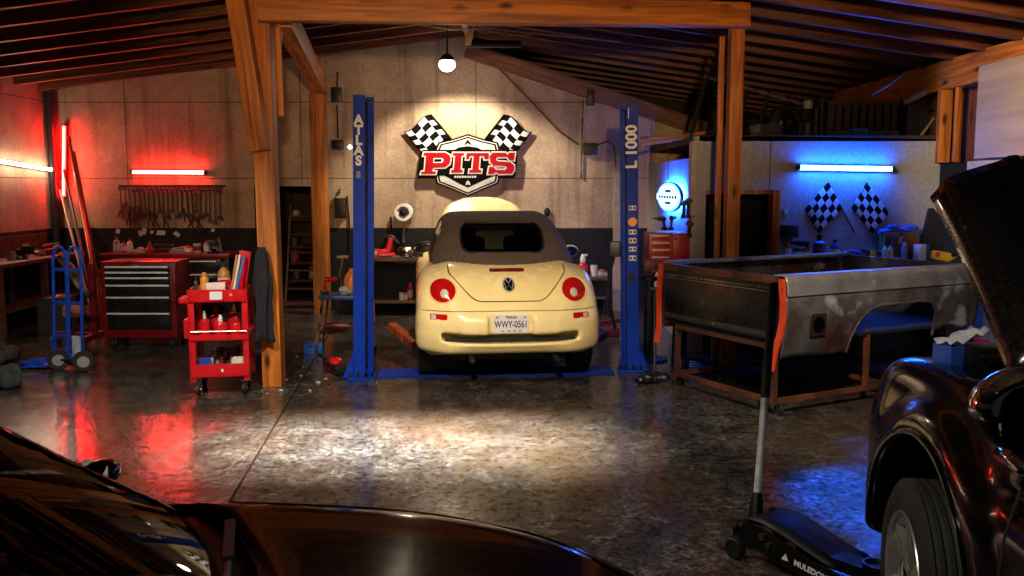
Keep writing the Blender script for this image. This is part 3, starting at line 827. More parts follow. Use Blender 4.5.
# badge: dark disc, ring, V over W
m = MB(); patch(m, beetle_f, circle(0, .878, .058, 28), rs, Y_, off=.005, rings=4, thick=.01); bd = m.build('badge', BADGEB, bt, 60)
m = MB(); seam(m, beetle_f, circle(0, .878, .054, 28), rs, Y_, r=.006, off=.006, closed=True)
for ln in ([(-.025,.922),(0,.888),(.025,.922)], [(-.046,.905),(-.024,.84),(0,.874),(.024,.84),(.046,.905)]):
    seam(m, beetle_f, ln, rs, Y_, r=.0058, off=.007)
m.build('emblem', mat('emblem_silver', 'c9ccd2', .35, .5), bd, 60)
# number plate
pm = Matrix(((1,0,0,0),(0,0,-1,.036),(0,1,0,.556),(0,0,0,1)))
m = MB(); m.prism(rrect(0, 0, .157, .078, .012), pm @ Matrix.Translation((0,0,-.002)), .006); pl = m.build('number_plate', mat('plate_white', 'dcdadd', .35, var=.04), bt)
INK = mat('plate_ink', '15182a', .5)
pf = pm @ Matrix.Translation((0,0,.005))
text('plate_number', 'WWY-0561', .084, INK, pl, pf @ Matrix.Translation((0,-.006,0)), .0006, bold=.0014, sx=.72)
text('plate_state', 'TEXAS', .033, INK, pl, pf @ Matrix.Translation((0,.056,0)), .0006, bold=.001, sx=1.1)
for x in (-.08,-.02,.03,.08): m = MB(); m.box(pf @ Vector((x,-.062,0)), (.022,.001,.008)); m.build('plate_mark', INK, pl)
for x in (-.125,.125): m = MB(); m.box(pf @ Vector((x,.057,0)), (.02,.001,.012)); m.build('plate_mark', INK, pl)
bt.scale = (.955, 1, 1)
# bumper slot insert, tow flap, exhaust, valance
m = MB(); m.box((0, .10, .412), (1.2, .02, .045)); m.box((0,.075,.412), (.008,.05,.045)); m.build('bumper_grille', MATTEB, bt)
for x0 in (-.36, .42):
    m = MB(); m.tube([(x0, .5, .25), (x0, .12, .245), (x0+.01, .055, .235)], .024, 12); m.build('tailpipe', STEEL, bt)
m = MB(); m.box((0, .45, .27), (1.1, .5, .12), None, .04); m.box((0, 1.7, .24), (.9, 2.2, .1), None, .03); m.build('underbody', DARK, bt)
# wheels
def make_wheel(name, parent, c, side, r=.315, w=.21, rim=.205, spokes=10, tyre=RUBBER, rimm=None, treads=4):
    rimm = rimm or STEEL
    M = Matrix.Translation(c) @ Euler((0, side*PI/2, 0)).to_matrix().to_4x4()      # local z points outward
    h = w/2
    m = MB(); prof = [(rim*.98,-h*.9),(rim+.03,-h),(r-.045,-h),(r-.012,-h*.86)]
    zz = np.linspace(-h*.78, h*.78, treads*4+1)
    for k, z in enumerate(zz): prof.append((r - (.008 if k % 4 == 3 else 0), z))
    prof += [(r-.012,h*.86),(r-.045,h),(rim+.03,h),(rim*.98,h*.9)]
    m.lathe(prof+prof[:1], M, 48, False); wh = m.build(name, tyre, parent, 40)
    m = MB(); m.lathe([(rim*.98,-h*.85),(rim*.9,-h*.2),(rim*.9,h*.5),(rim*.87,h*.5),(rim*.84,-h*.2)], M, 40, False); m.build('rim_barrel', STEELD, wh)
    m = MB(); m.lathe([(rim*.90,h*.5),(rim*.97,h*.86),(rim*1.03,h*.94),(rim*1.02,h*.99),(rim*.95,h*.93),(rim*.89,h*.6)], M, 40, False)
    for k in range(spokes):
        a = 2*PI*k/spokes
        for da in (-.13, .13):
            p0 = M @ Vector((.045*math.cos(a), .045*math.sin(a), h*.62)); p1 = M @ Vector((rim*.95*math.cos(a+da*1.15), rim*.95*math.sin(a+da*1.15), h*.74))
            m.bar(p0, p1, .022, .03, up=M.to_3x3() @ Vector((0,0,1)))
    m.lathe([(.075,h*.3),(.07,h*.66),(.045,h*.72),(.03,h*.74)], M, 20)
    m.build('rim', rimm, wh)
    m = MB(); m.lathe([(rim*.7,-h*.3),(rim*.7,h*.05),(.02,h*.06)], M, 24); m.build('brake_disc', STEELD, wh)
    return wh
for yc in (.74, 3.22):
    for s in (-1, 1): make_wheel('wheel', bt, (s*.745, yc, .315-.012), s)
# door mirrors
for s in (-1, 1):
    m = MB(); m.ball((s*.965, 2.42, 1.02), .1, 16, (1.0, .6, .68)); m.bar((s*.78, 2.45, .985), (s*.92, 2.43, 1.0), .07, .05); mi = m.build('door_mirror', BLACKP if s < 0 else CREAM, bt, 60)
    m = MB(); m.lathe([(.0,.004),(.082,.0)], Matrix.Translation((s*.965, 2.358, 1.02)) @ Euler((PI/2,0,0)).to_matrix().to_4x4() @ Matrix.Diagonal((1,.66,1,1)), 20); m.build('mirror_glass', CHROME, mi, 60)
# raised bonnet beyond the roof
P = []
for i in range(13):
    t = i/12; row = []
    wv = .54*math.sqrt(1-(t*.955)**5)
    for jx in range(17):
        s = jx/8-1
        x = s*wv
        row.append(Vector((x, 3.02 + .56*t - .05*math.sin(PI*t), 1.02 + .585*t**.85 - .05*abs(s)**2.4*(1-.6*t))))
    P.append(row)
m = MB(); m.grid(P); hb = m.build('bonnet', CREAM, bt, 60, thick=.02)
m = MB(); m.box((0, 3.62, 1.575), (.08, .03, .035), None, .008); m.tube([(-.02,3.6,1.58),(0,3.6,1.615),(.02,3.6,1.58)], .006); m.build('bonnet_latch', STEELD, bt)
# ================================================================ lift columns, signs, flags
BLUE = mat('lift_blue', '07309a', .5, spec=.12, var=.12, dirt='0a1530', dirt_amt=.12)
BLUED = mat('lift_blue_inner', '061c4c', .5)
ORANGE = mat('orange_arm', 'c85a10', .5, dirt='4a2408', dirt_amt=.35)
WLET = mat('white_lettering', 'dcdcd6', .55, var=.05)
STICK = mat('sticker_white', 'cfcac0', .6)
def rotz(a): return Matrix.Rotation(a, 4, 'Z')
def column(px, py, H, side, yaw, label):
    """channel column open towards the car; side = +1 opens to +x"""
    p = G(px, py); t = thing('lift_column', label, 'lift column', p, rot=(0, R(1.0)*side, yaw))
    s = side; w, dp, th = .078, .19, .018
    prof = [(-w*s, -dp/2), (.03*s, -dp/2), (.03*s, -dp/2+.03), (.02*s, -dp/2+.03), (.02*s, -dp/2+th), ((-w+th)*s, -dp/2+th), ((-w+th)*s, dp/2-th), (.082*s, dp/2-th), (.082*s, dp/2-.05), (.094*s, dp/2-.05), (.094*s, dp/2), (-w*s, dp/2)]
    m = MB(); m.prism(prof, Matrix.Identity(4), H, .003); c = m.build('column', BLUE, t)
    m = MB(); m.box((0, 0, H-.03), (.14, .15, .012), None, .003); m.build('top_plate', BLUED, t)
    m = MB(); m.box((.0, 0, .012), (.25, .34, .024), None, .005); m.build('base_plate', BLUE, t)
    for yy in (-.13, .13):
        m = MB(); m.prism([(-w, .02), (-w-.09, .02), (-w-.012, .22), (-w, .27)], Matrix(((s,0,0,0),(0,0,-1,yy+.006),(0,1,0,0),(0,0,0,1))), .012); m.build('gusset', BLUE, t)
    for (bx, by) in ((-.10,-.15),(-.03,-.15),(.04,-.15),(.10,-.13),(-.10,.15),(.10,.15)):
        m = MB(); m.cyl((bx*s,by,.02), (bx*s,by,.075), .013, seg=6); m.build('anchor_bolt', STEEL, t)
    m = MB(); m.box((-.005*s, .02, 1.0), (.07, .10, .7), None, .01); ca = m.build('carriage', BLUED, t)
    m = MB(); m.tube([(.03*s, .03, .1), (.03*s, .03, H-.05)], .012); m.build('lift_chain', STEELD, t)
    return t, s, w, dp
la, s, w, dp = column(363, 377, 2.56, 1, R(4), 'blue lift column with stacked white letters standing before the car, near the wooden post')
fM = Matrix(((1,0,0,0),(0,0,-1,-dp/2-.002),(0,1,0,0),(0,0,0,1)))
for k, ch in enumerate('ATLAS'):
    text('letter', ch, .115, WLET, la, fM @ Matrix.Translation((-.028, 2.34-.09*k, 0)), .001, bold=.005, sx=1.0)
m = MB(); m.prism(rrect(-.03, 1.86, .018, .03, .005), fM, .002); m.build('small_sticker', mat('sticker_grey', '6d7486', .6), la)
ra, s, w, dp = column(630.5, 369.5, 2.5, -1, R(-8), 'blue lift column with rotated white lettering and stickers near the small red chest')
lx = .024
text('lettering', 'L 1000', .145, WLET, ra, fM @ Matrix.Translation((lx-.005, 2.12, 0)) @ rotz(PI/2), .001, bold=.005, sx=1.0)
m = MB(); m.prism(rrect(lx-.035, 2.43, .004, .05, .002), fM, .002); m.build('lettering_mark', WLET, ra)
for z, hh, mm in ((1.555,.022,STICK),(1.33,.022,STICK),(1.25,.024,STICK),(1.17,.022,STICK),(1.085,.024,STICK)):
    m = MB(); m.prism(rrect(lx, z, .034, hh, .004), fM, .002); st = m.build('sticker', mm, ra)
    if hh == .022 or z < 1.3:
        for k in (-1, 1):
            m = MB(); m.prism(rrect(lx+k*.018, z, .011, hh*.55, .002), fM @ Matrix.Translation((0,0,.002)), .001); m.build('sticker_print', mat('sticker_ink', '2c3038', .6), st)
m = MB(); m.prism(circle(lx, 1.425, .042, 20), fM, .002); m.build('warning_sticker', mat('sticker_orange', 'd98a2a', .5), ra)
m = MB(); m.prism(rrect(lx-.01, .9, .03, .045, .02), fM, .003); m.build('access_hole', DARK, ra)
m = MB(); m.box((-.14, -.06, 1.17), (.1,.16,.14), None, .01); m.build('power_unit', BLACKP, ra)
m = MB(); m.tube([(-.15,-.1,1.1),(-.2,-.12,.9),(-.18,-.12,.6),(-.14,-.1,.4)], .014); m.build('hydraulic_hose', BLACKP, ra)
# swing arms
def arm(name, a, b, z, par, m0=ORANGE):
    m = MB(); a, b = Vector(a), Vector(b); d = (b-a)
    m.bar(a, a+d*.55, .085, .075); m.bar(a+d*.4, b, .06, .055); ar = m.build(name, m0, par, world=True)
    m = MB(); m.cyl(b+Vector((0,0,-.02)), b+Vector((0,0,.06)), .045, seg=14); m.build('lift_pad', BLACKP, ar, world=True)
def P3(px, py, z): return G(px, py, z)
arm('swing_arm', G(392, 326, .22), G(417, 347, .16), 0, la)
arm('swing_arm', G(371, 300, .25), G(372, 352, .2), 0, la, mat('red_arm', '8a1d12', .5))
arm('swing_arm', G(606, 333, .22), G(585, 345, .16), 0, ra, mat('rust_arm', '7c2a12', .6))
m = MB(); a, b = G(375, 374), G(616, 371)
m.bar(a + Vector((.04,0,.01)), b + Vector((-.04,0,.01)), .34, .016)
solo('lift_floor_plate', m, BLUE, 'flat blue steel floor plate running between the two lift columns under the car', 'floor plate')

# ---- checkered flag sheets -----------------------------------------------------
CHKB, CHKW = mat('flag_black', '08080a', .85, spec=.06), mat('flag_white', 'c0bfbb', .75, spec=.1)
def flag_mesh(name, pt, nu, nv, sub, parent, wave, normal, thick=.012):
    """pt(u,v) -> point; cells alternate black and white"""
    me = bpy.data.meshes.new(name); vs, fs, mi = [], [], []
    U, V = nu*sub, nv*sub
    for i in range(U+1):
        for k in range(V+1): vs.append(pt(i/U, k/V) + Vector(normal)*wave*math.sin(2*PI*(i/U*1.1)))
    for i in range(U):
        for k in range(V):
            fs.append((i*(V+1)+k, (i+1)*(V+1)+k, (i+1)*(V+1)+k+1, i*(V+1)+k+1)); mi.append((i//sub + k//sub) % 2)
    if parent is not None:
        inv = parent.matrix_basis.inverted(); vs = [inv @ v for v in vs]
    me.from_pydata(vs, [], fs); me.materials.append(CHKB); me.materials.append(CHKW)
    me.polygons.foreach_set('material_index', mi); me.polygons.foreach_set('use_smooth', [True]*len(fs)); me.update()
    o = bpy.data.objects.new(name, me); COL.objects.link(o); o.parent = parent
    md = o.modifiers.new('thickness', 'SOLIDIFY'); md.thickness = thick; md.offset = 0
    return o
def bil(A, B, C, D, u, v): return (A*(1-u)+B*u)*(1-v) + (D*(1-u)+C*u)*v
# ---- the winged sign
SY = YB-.09
def sg(zx, zy, dy=0.0): return W(400+zx/6.067, 105+zy/6.067, SY-dy)
sign = thing('wall_sign', 'shield shaped wall sign with crossed checkered flags and big red letters reading PITS', 'sign', sg(410, 370))
def splate(name, pts, mm, y0, depth, par=sign):
    Q = [sg(*p) for p in pts]; c = sg(410, 370)
    m = MB(); m.prism([(q.x-c.x, q.z-c.z) for q in Q], Matrix(((1,0,0,c.x),(0,0,-1,SY-y0),(0,1,0,c.z),(0,0,0,1))), depth)
    return m.build(name, mm, par, 0, world=True)
SB, SWH, SRED = mat('sign_black', '060607', .85, spec=.06), mat('sign_white', 'b9b3a8', .7, var=.06, spec=.1), mat('sign_red', '8f0a14', .7, spec=.1)
def inset(pts, k, c=(411, 366)): return [(c[0]+(x-c[0])*k, c[1]+(y-c[1])*k) for x, y in pts]
shield = [(412,176),(505,206),(596,226),(606,262),(604,300),(604,455),(596,478),(505,515),(412,556),(318,515),(222,478),(215,455),(218,300),(216,262),(232,226),(318,206)]
splate('shield_back', shield, SB, -.03, .04)
splate('shield_line', inset(shield, .945), SWH, .01, .004)
splate('shield_band', inset(shield, .915), SB, .014, .004)
splate('shield_field', inset(shield, .865), SWH, .018, .004)
splate('shield_centre', [(412,250),(470,258),(520,288),(572,300),(572,430),(520,452),(460,480),(412,502),(364,480),(310,450),(272,430),(268,300),(310,285),(355,258)], SB, .022, .004)
splate('letter_board', [(140,272),(705,272),(716,300),(702,432),(690,445),(600,447),(590,428),(232,428),(215,446),(112,446),(106,420),(124,290)], SB, .0, .03)
# slab letters: black keyline, white line, red face
def glyph(pts, holes=()):
    return pts
P_ = [(146,288),(276,288),(304,304),(310,330),(302,360),(276,380),(206,382),(198,402),(222,402),(217,420),(126,420),(132,402),(150,402),(158,310),(140,310)]
I_ = [(322,290),(392,290),(389,310),(376,310),(370,392),(384,392),(381,412),(308,412),(312,392),(326,392),(334,310),(318,310)]
T_ = [(404,290),(540,290),(536,332),(512,332),(508,312),(486,312),(479,392),(496,392),(493,412),(418,412),(421,392),(438,392),(446,312),(426,312),(418,332),(400,332)]
S_ = [(560,288),(640,288),(652,300),(664,288),(700,288),(692,338),(662,338),(650,318),(590,318),(584,332),(592,340),(670,346),(692,364),(694,396),(680,418),(600,420),(582,408),(572,420),(532,420),(540,374),(566,374),(584,392),(638,392),(646,382),(638,372),(566,368),(546,350),(544,312)]
def grow(pts, d):
    n = len(pts); A = sum(pts[i][0]*pts[(i+1)%n][1]-pts[(i+1)%n][0]*pts[i][1] for i in range(n)); sgn = 1 if A > 0 else -1
    out = []
    for i in range(n):
        p0, p1, p2 = Vector(pts[i-1]), Vector(pts[i]), Vector(pts[(i+1)%n])
        a, b = (p1-p0).normalized(), (p2-p1).normalized()
        na, nb = Vector((a.y,-a.x))*sgn, Vector((b.y,-b.x))*sgn
        k = (na+nb); k = k/max(.35, k.length_squared/2) if k.length > 1e-6 else na
        out.append(tuple(p1 + k*d))
    return out
for gname, gl in (('letter_p', P_), ('letter_i', I_), ('letter_t', T_), ('letter_s', S_)):
    w_ = splate('letter', grow(gl, 6.5), SWH, .03, .008)
    splate('letter_face', grow(gl, -1.5), SRED, .038, .006, w_)
    if gname == 'letter_p':
        splate('letter_hole', [(206,322),(258,322),(266,332),(262,346),(250,352),(202,352)], SWH, .044, .002, w_)
        splate('letter_hole_core', [(212,329),(254,329),(252,345),(208,345)], SB, .046, .002, w_)
for k, pts in enumerate(([(412,210),(422,222),(434,240),(424,242),(412,232),(400,242),(390,240),(402,222)], [(398,486),(402,468),(412,456),(424,468),(428,486),(418,486),(412,478),(406,486)], [(272,462),(318,458),(330,476),(300,470)], [(488,476),(500,462),(540,452),(566,440),(560,462),(520,470)])):
    splate('emblem', pts, SB if k == 0 else SWH, .026, .003)
c = sg(398, 437)
text('small_lettering', 'GARAGE', .035, SWH, None, Matrix(((1,0,0,c.x),(0,0,-1,SY-.028),(0,1,0,c.z),(0,0,0,1))), .001, sx=1.6) if False else None
for k in range(9):
    splate('small_letter', [(332+15*k,430),(343+15*k,430),(341+15*k,442),(330+15*k,442)], SWH, .026, .002)
for A, B, C, D, pole in (((188,62),(32,165),(138,292),(306,205),((188,62),(330,232))), ((632,62),(788,168),(690,300),(520,205),((632,62),(500,230)))):
    def pt(u, v, A=A, B=B, C=C, D=D):
        x, y = bil(Vector(A), Vector(B), Vector(C), Vector(D), u, v)
        return sg(x, y - 14*math.sin(2*PI*u), -.005)
    fo = flag_mesh('flag', pt, 4, 5, 4, sign, .008, (0,1,0), .02)
    back = flag_mesh('flag_border', lambda u, v: pt((u-.5)*1.10+.5, (v-.5)*1.08+.5) + Vector((0,.02,0)), 1, 1, 12, sign, .008, (0,1,0), .018)
    m = MB(); m.cyl(sg(*pole[0], .012), sg(*pole[1], .0), .013, seg=8); m.build('flag_pole', SB, sign, world=True)

# ---- two checkered flags under the blue tube
def fz(zx, zy): return W(780+zx/7.683, 170+zy/7.683, YO-.012)
for (A, B, C, D), pole, lab in ((((370,92),(188,305),(305,488),(478,295)), ((372,95),(575,482)), 'checkered flag on the pale office wall, the one nearer the doorway'),
                               (((665,92),(548,295),(715,492),(834,325)), ((668,95),(560,300)), 'checkered flag on the pale office wall, the one farther from the doorway')):
    t = thing('checkered_flag', lab, 'flag', fz(*A), 0, 'checkered flags on the office wall')
    def pt(u, v): 
        x, y = bil(Vector(A), Vector(B), Vector(C), Vector(D), u, v); return fz(x + 9*math.sin(2*PI*u)*(v), y - 7*math.sin(2*PI*v)*u)
    flag_mesh('flag_cloth', pt, 5, 5, 3, t, .004, (0,1,0), .006)
    m = MB(); m.cyl(fz(*pole[0]) + Vector((0,-.012 if 'farther' in lab else .004,0)), fz(*pole[1]) + Vector((0,.004,0)), .006, seg=6); m.build('flag_stick', DARK, t, world=True)

# ---- round lit sign on the office side wall
nx = XO-.08
c = WX(668, 197, nx)
ns = thing('lit_round_sign', 'round lit sign with white band and blue halo above the small red chest', 'sign', c)
SM = Matrix(((0,0,-1,nx),(-1,0,0,c.y),(0,1,0,c.z),(0,0,0,1)))        # local x = -y, local y = z, out = -x
E_BS, E_WS = emit('sign_blue_glow', (.012, .12, 1), 30), emit('sign_white_glow', (.22, .5, 1), 4.5)
rr_ = abs(WX(657, 197, nx).y - WX(679, 197, nx).y)/2
rz = .165
m = MB(); m.prism(circle(0, 0, rr_*1.05, 40, rz*1.06), SM @ Matrix.Translation((0,0,-.035)), .03); m.build('sign_body', BLACKP, ns, world=True)
def ring(ro, ri, z): 
    o_, i_ = circle(0,0,rr_*ro,40,rz*ro), circle(0,0,rr_*ri,40,rz*ri); m = MB()
    m.grid([[SM @ Vector((p[0],p[1],z)) for p in L_+L_[:1]] for L_ in (o_, i_)]); return m
m = ring(1.0, .86, 0); m.build('halo', E_BS, ns, 0, world=True)
m = ring(.86, .70, .001); m.build('rim_light', E_WS, ns, 0, world=True)
m = ring(.70, .62, .002); m.build('rim_line', E_BS, ns, 0, world=True)
m = MB(); m.prism(circle(0,0,rr_*.62,32,rz*.62), SM, .003); m.build('sign_face', E_WS, ns, 0, world=True)
m = MB(); m.prism([(x, y) for x, y in rrect(0, 0, rr_*1.02, rz*.22, .01)], SM @ Matrix.Translation((0,0,.003)), .006); bn = m.build('sign_band', E_WS, ns, 0, world=True)
SI = mat('sign_blue_print', '23418f', .5)
for k in range(7):
    m = MB(); m.prism(rrect(rr_*(-.72+.24*k), 0, rr_*.085, rz*.10, .003), SM @ Matrix.Translation((0,0,.009)), .001); m.build('band_print', SI, bn, 0, world=True)
for yy in (.42, -.42):
    m = MB(); m.prism(rrect(0, rz*yy, rr_*.26, rz*.09, .004), SM @ Matrix.Translation((0,0,.003)), .001); m.build('face_print', SI, ns, 0, world=True)
lamp('AREA', 'lit_sign_light', (nx-.03, c.y, c.z), 3, (.1,.3,1), (nx-1, c.y, c.z), rr_*2, rz*2) if False else None
m = MB(); m.tube([WX(668,180,nx+.02), WX(668,150,nx+.02)], .005); m.build('sign_cord', BLACKP, ns, world=True)
m = MB(); m.prism(circle(0, 0, rr_*1.0, 40, rz*1.0), SM @ Matrix.Translation((0,0,-.043)), .006); m.build('back_glow', emit('sign_back_glow', (.006, .09, 1), 620), ns, world=True)
# ================================================================ left side: benches, chest, cart, rack, hand truck
REDP = mat('red_enamel', '6b0a10', .34, var=.08, coat=.2, dirt='3a0a08', dirt_amt=.1)
REDB = mat('bright_red_enamel', 'c4121a', .32, var=.08, coat=.4)
REDD = mat('dark_red_paint', '5a1012', .5)
DRAWB = mat('black_drawer_front', '141414', .32, var=.2, coat=.3)
ALU = mat('satin_aluminium', 'd6d3cd', .5, .3)
def caster(parent, c, r=.055, w=.03, yaw=0.0, name='caster', world=False, fork=STEEL):
    cx, cy, cz = c
    m = MB(); m.tube([(cx-w/2-.004, cy, r), (cx-w/2-.006, cy, cz)], .006, 6); m.tube([(cx+w/2+.004, cy, r), (cx+w/2+.006, cy, cz)], .006, 6); m.box((cx, cy, cz), (w+.03, .05, .012)); m.cyl((cx-w/2-.01, cy, r), (cx+w/2+.01, cy, r), .008, seg=8)
    ca = m.build(name, fork, parent, world=world)
    m = MB(); m.lathe([(.01,-w/2),(r*.5,-w/2),(r*.55,-w*.35),(r*.9,-w/2),(r,-w*.3),(r,w*.3),(r*.9,w/2),(r*.55,w*.35),(r*.5,w/2),(.01,w/2)], Matrix.Translation((cx,cy,r)) @ Euler((0,PI/2,0)).to_matrix().to_4x4(), 20); m.build('caster_wheel', RUBBER, ca, world=world)
    return ca
def tool_chest(loc, rot, Wd, D, H, base, fronts, label, frame=REDP, dm=DRAWB, casters=True, wide=None, cat='tool chest'):
    t = thing('tool_chest', label, cat, loc, rot)
    z0, z1 = base, base+H
    m = MB(); m.box((0, D/2, (z0+z1)/2), (Wd, D, H), None, .012); m.build('body', frame, t)
    m = MB(); m.box((0, D/2, z1+.006), (Wd+.01, D+.01, .012), None, .004); m.build('top', frame, t)
    fw = Wd - .11
    for za, zb in fronts:
        m = MB(); m.box((0, -.006, (za+zb)/2), (fw, .03, zb-za-.008), None, .004); d = m.build('drawer', dm, t)
        m = MB(); m.box((0, -.03, zb-.014), (fw*.985, .022, .02), None, .006); m.build('handle', ALU, d)
    m = MB(); m.prism(rrect(-.015, z1-.042, .036, .012, .004), Matrix(((1,0,0,0),(0,0,-1,-.003),(0,1,0,0),(0,0,0,1))), .005); m.build('badge', ALU, t)
    m = MB(); m.cyl((Wd*.26, .0, z1-.042), (Wd*.26, -.012, z1-.042), .012); m.build('lock', CHROME, t)
    if casters:
        for x in (-Wd*.4, Wd*.4):
            for y in (.07, D-.07): caster(t, (x, y, base-.004), .055)
    return t
p = G(143, 349)
zs = [.905, .845, .785, .705, .575, .40, .215]
tool_chest((p.x-.02, p.y, 0), 0, .80, .46, .815, .125, [(b-.125+.03, a-.125+.03+.0) for a, b in zip([z+.10 for z in zs[:-1]], [z+.10 for z in zs[1:]])], 'red rolling tool chest with six black drawers standing in front of the red workbench')

# ---- red workbench against the back wall
BY0, BZ = 11.95, W(160, 254, 11.95).z
xa, xb = W(98, 255, BY0).x, W(229, 255, BY0).x
wbn = thing('workbench', 'red topped workbench with black drawers below the wrench rack', 'workbench', ((xa+xb)/2, BY0, 0))
m = MB(); m.box(((xa+xb)/2, BY0+.33, BZ-.03), (xb-xa, .66, .06), None, .008); m.build('bench_top', REDP, wbn, world=True)
for x in (xa+.05, xb-.05):
    for y in (BY0+.05, BY0+.6):
        m = MB(); m.box((x, y, (BZ-.06)/2), (.07, .07, BZ-.06), None, .006); m.build('leg', STEELD, wbn, world=True)
for x0, x1, n in ((xa+.12, xa+.62, 3), (xb-.78, xb-.12, 3)):
    m = MB(); m.box(((x0+x1)/2, BY0+.32, BZ-.36), (x1-x0, .56, .58), None, .01); ca = m.build('drawer_cabinet', STEELD, wbn, world=True)
    for k in range(n):
        z = BZ-.16-.18*k
        m = MB(); m.box(((x0+x1)/2, BY0+.035, z), (x1-x0-.03, .03, .165), None, .006); d = m.build('drawer', DRAWB, wbn, world=True)
        m = MB(); m.box(((x0+x1)/2, BY0+.012, z+.06), (x1-x0-.12, .016, .016), None, .005); m.build('handle', ALU, d, world=True)
m = MB(); m.box(((xa+xb)/2, BY0+.35, .18), (xb-xa-.2, .5, .03)); m.build('shelf', STEELD, wbn, world=True)

# ---- generic small shop items
COLS = {}
def pm_(hexc, rough=.4, metal=0): return mat('item_%s' % hexc, hexc, rough, metal)
def bottle(name, p, h, r, m0, cap, label, cat='bottle', group=None):
    t = thing(name, label, cat, p, random.uniform(0, 6), group)
    m = MB(); m.lathe([(r*.92,0),(r,.01),(r,h*.62),(r*.85,h*.72),(r*.36,h*.82),(r*.34,h*.9)], None, 16); m.build('body', m0, t)
    m = MB(); m.lathe([(r*.42,h*.86),(r*.42,h*.97),(r*.3,h)], None, 12); m.build('cap', cap, t)
    m = MB(); m.lathe([(r*1.005,h*.15),(r*1.012,h*.17),(r*1.012,h*.53),(r*1.005,h*.55)], None, 16); m.build('paper_label', pm_('c9c2b2'), t)
    return t
def spray(name, p, h, r, m0, cap, label, cat='spray can', group=None):
    t = thing(name, label, cat, p, random.uniform(0, 6), group)
    m = MB(); m.lathe([(r*.95,0),(r,.006),(r,h*.78),(r*.8,h*.84),(r*.55,h*.86)], None, 16); m.build('body', m0, t)
    m = MB(); m.lathe([(r*.62,h*.85),(r*.62,h*.97),(r*.5,h)], None, 12); m.build('cap', cap, t)
    return t
def tin(name, p, h, r, m0, label, cat='tin', group=None, lidm=None):
    t = thing(name, label, cat, p, random.uniform(0, 6), group)
    m = MB(); m.lathe([(r,0),(r*1.02,.004),(r,.01),(r,h-.012),(r*1.03,h-.006),(r*1.02,h),(r*.93,h),(r*.93,h-.008),(.001,h-.008)], None, 20); m.build('body', m0, t)
    m = MB(); m.lathe([(r*1.004,h*.2),(r*1.012,h*.22),(r*1.012,h*.72),(r*1.004,h*.74)], None, 20); m.build('paper_label', lidm or pm_('b8b0a0'), t)
    return t
def carton(name, p, d, m0, label, cat='box', rot=0.0, group=None, flap=None):
    t = thing(name, label, cat, p, rot, group)
    m = MB(); m.box((0,0,d[2]/2), d, None, .004); m.build('body', m0, t)
    m = MB(); m.box((0,0,d[2]+.001), (d[0]*.18, d[1]*1.005, .003)); m.build('tape', flap or pm_('a08a62'), t)
    return t
def bowl_tray(name, p, d, m0, label, cat='tray', rot=0.0):
    m = MB(); x, y, z = d
    m.box((0,0,.004), (x,y,.008))
    for s in (-1,1): m.box((s*x/2,0,z/2), (.006,y,z)); m.box((0,s*y/2,z/2), (x,.006,z))
    return solo(name, m, m0, label, cat, p, rot)
def vise(p, label, rot=0.0, m0=None, s=1.0):
    m0 = m0 or REDD
    t = thing('bench_vise', label, 'vise', p, rot)
    m = MB(); m.lathe([(.09*s,0),(.09*s,.02*s),(.05*s,.05*s),(.05*s,.08*s)], None, 16); m.box((0,.0,.11*s), (.09*s,.16*s,.08*s), None, .012*s); m.box((0,-.05*s,.17*s), (.14*s,.05*s,.06*s), None, .008*s); m.build('body', m0, t)
    m = MB(); m.box((0,-.15*s,.16*s), (.14*s,.05*s,.08*s), None, .008*s); m.box((0,-.14*s,.10*s), (.06*s,.14*s,.05*s), None, .006*s); m.build('jaw', m0, t)
    m = MB(); m.cyl((0,-.2*s,.10*s), (0,-.27*s,.10*s), .016*s); m.cyl((-.09*s,-.26*s,.10*s), (.09*s,-.26*s,.10*s), .007*s); m.build('handle', STEEL, t)
    return t
def drill(p, label, rot=0.0, m0=None, s=1.0, rr=None):
    t = thing('power_drill', label, 'drill', p, rot, rot=rr)
    m = MB(); m.tube([(0,-.02*s,.17*s),(0,.1*s,.17*s),(0,.13*s,.17*s)], [.032*s,.03*s,.018*s], 12); m.tube([(0,0,.15*s),(0,-.02*s,.05*s)], .019*s, 10); m.build('body', m0 or REDD, t)
    m = MB(); m.box((0,-.02*s,.03*s), (.05*s,.09*s,.045*s), None, .008*s); m.build('battery', BLACKP, t)
    m = MB(); m.cyl((0,.13*s,.17*s), (0,.19*s,.17*s), .017*s, .012*s); m.cyl((0,.19*s,.17*s), (0,.25*s,.17*s), .004*s); m.build('chuck', STEELD, t)
    return t
# items on the red bench
def on(px, y, z): # point on a bench top plane z at depth y under pixel column px
    d = ray(px, 250); tt = y/d.y
    return Vector((d.x*tt, y, z))
for px, dy, h, r, c1, c2, lab in ((117,.2,.22,.045,'9c958a','8e1512','tall grey bottle at the corner end of the red workbench'),(124,.32,.15,.05,'6b6660','222222','squat grey bottle beside the tall one on the red workbench'),
                         (130,.25,.19,.04,'b9b2a4','333333','pale bottle third along on the red workbench'),(207,.3,.17,.045,'8c8478','7a1a15','grey bottle near the cart end of the red workbench'),(219,.25,.2,.035,'7d7a74','b02018','slim bottle with red cap at the cart end of the red workbench')):
    bottle('bottle', on(px, BY0+dy, BZ), h, r, pm_(c1), pm_(c2), lab)
tin('paint_tin', on(197.5, BY0+.3, BZ), .12, .055, pm_('a39b8c'), 'paint tin on the red workbench beside a grey bottle', lidm=pm_('7a1510'))
bottle('oil_can', on(188.5, BY0+.2, BZ), .12, .055, REDB, BLACKP, 'small red can standing on the red workbench', 'can')
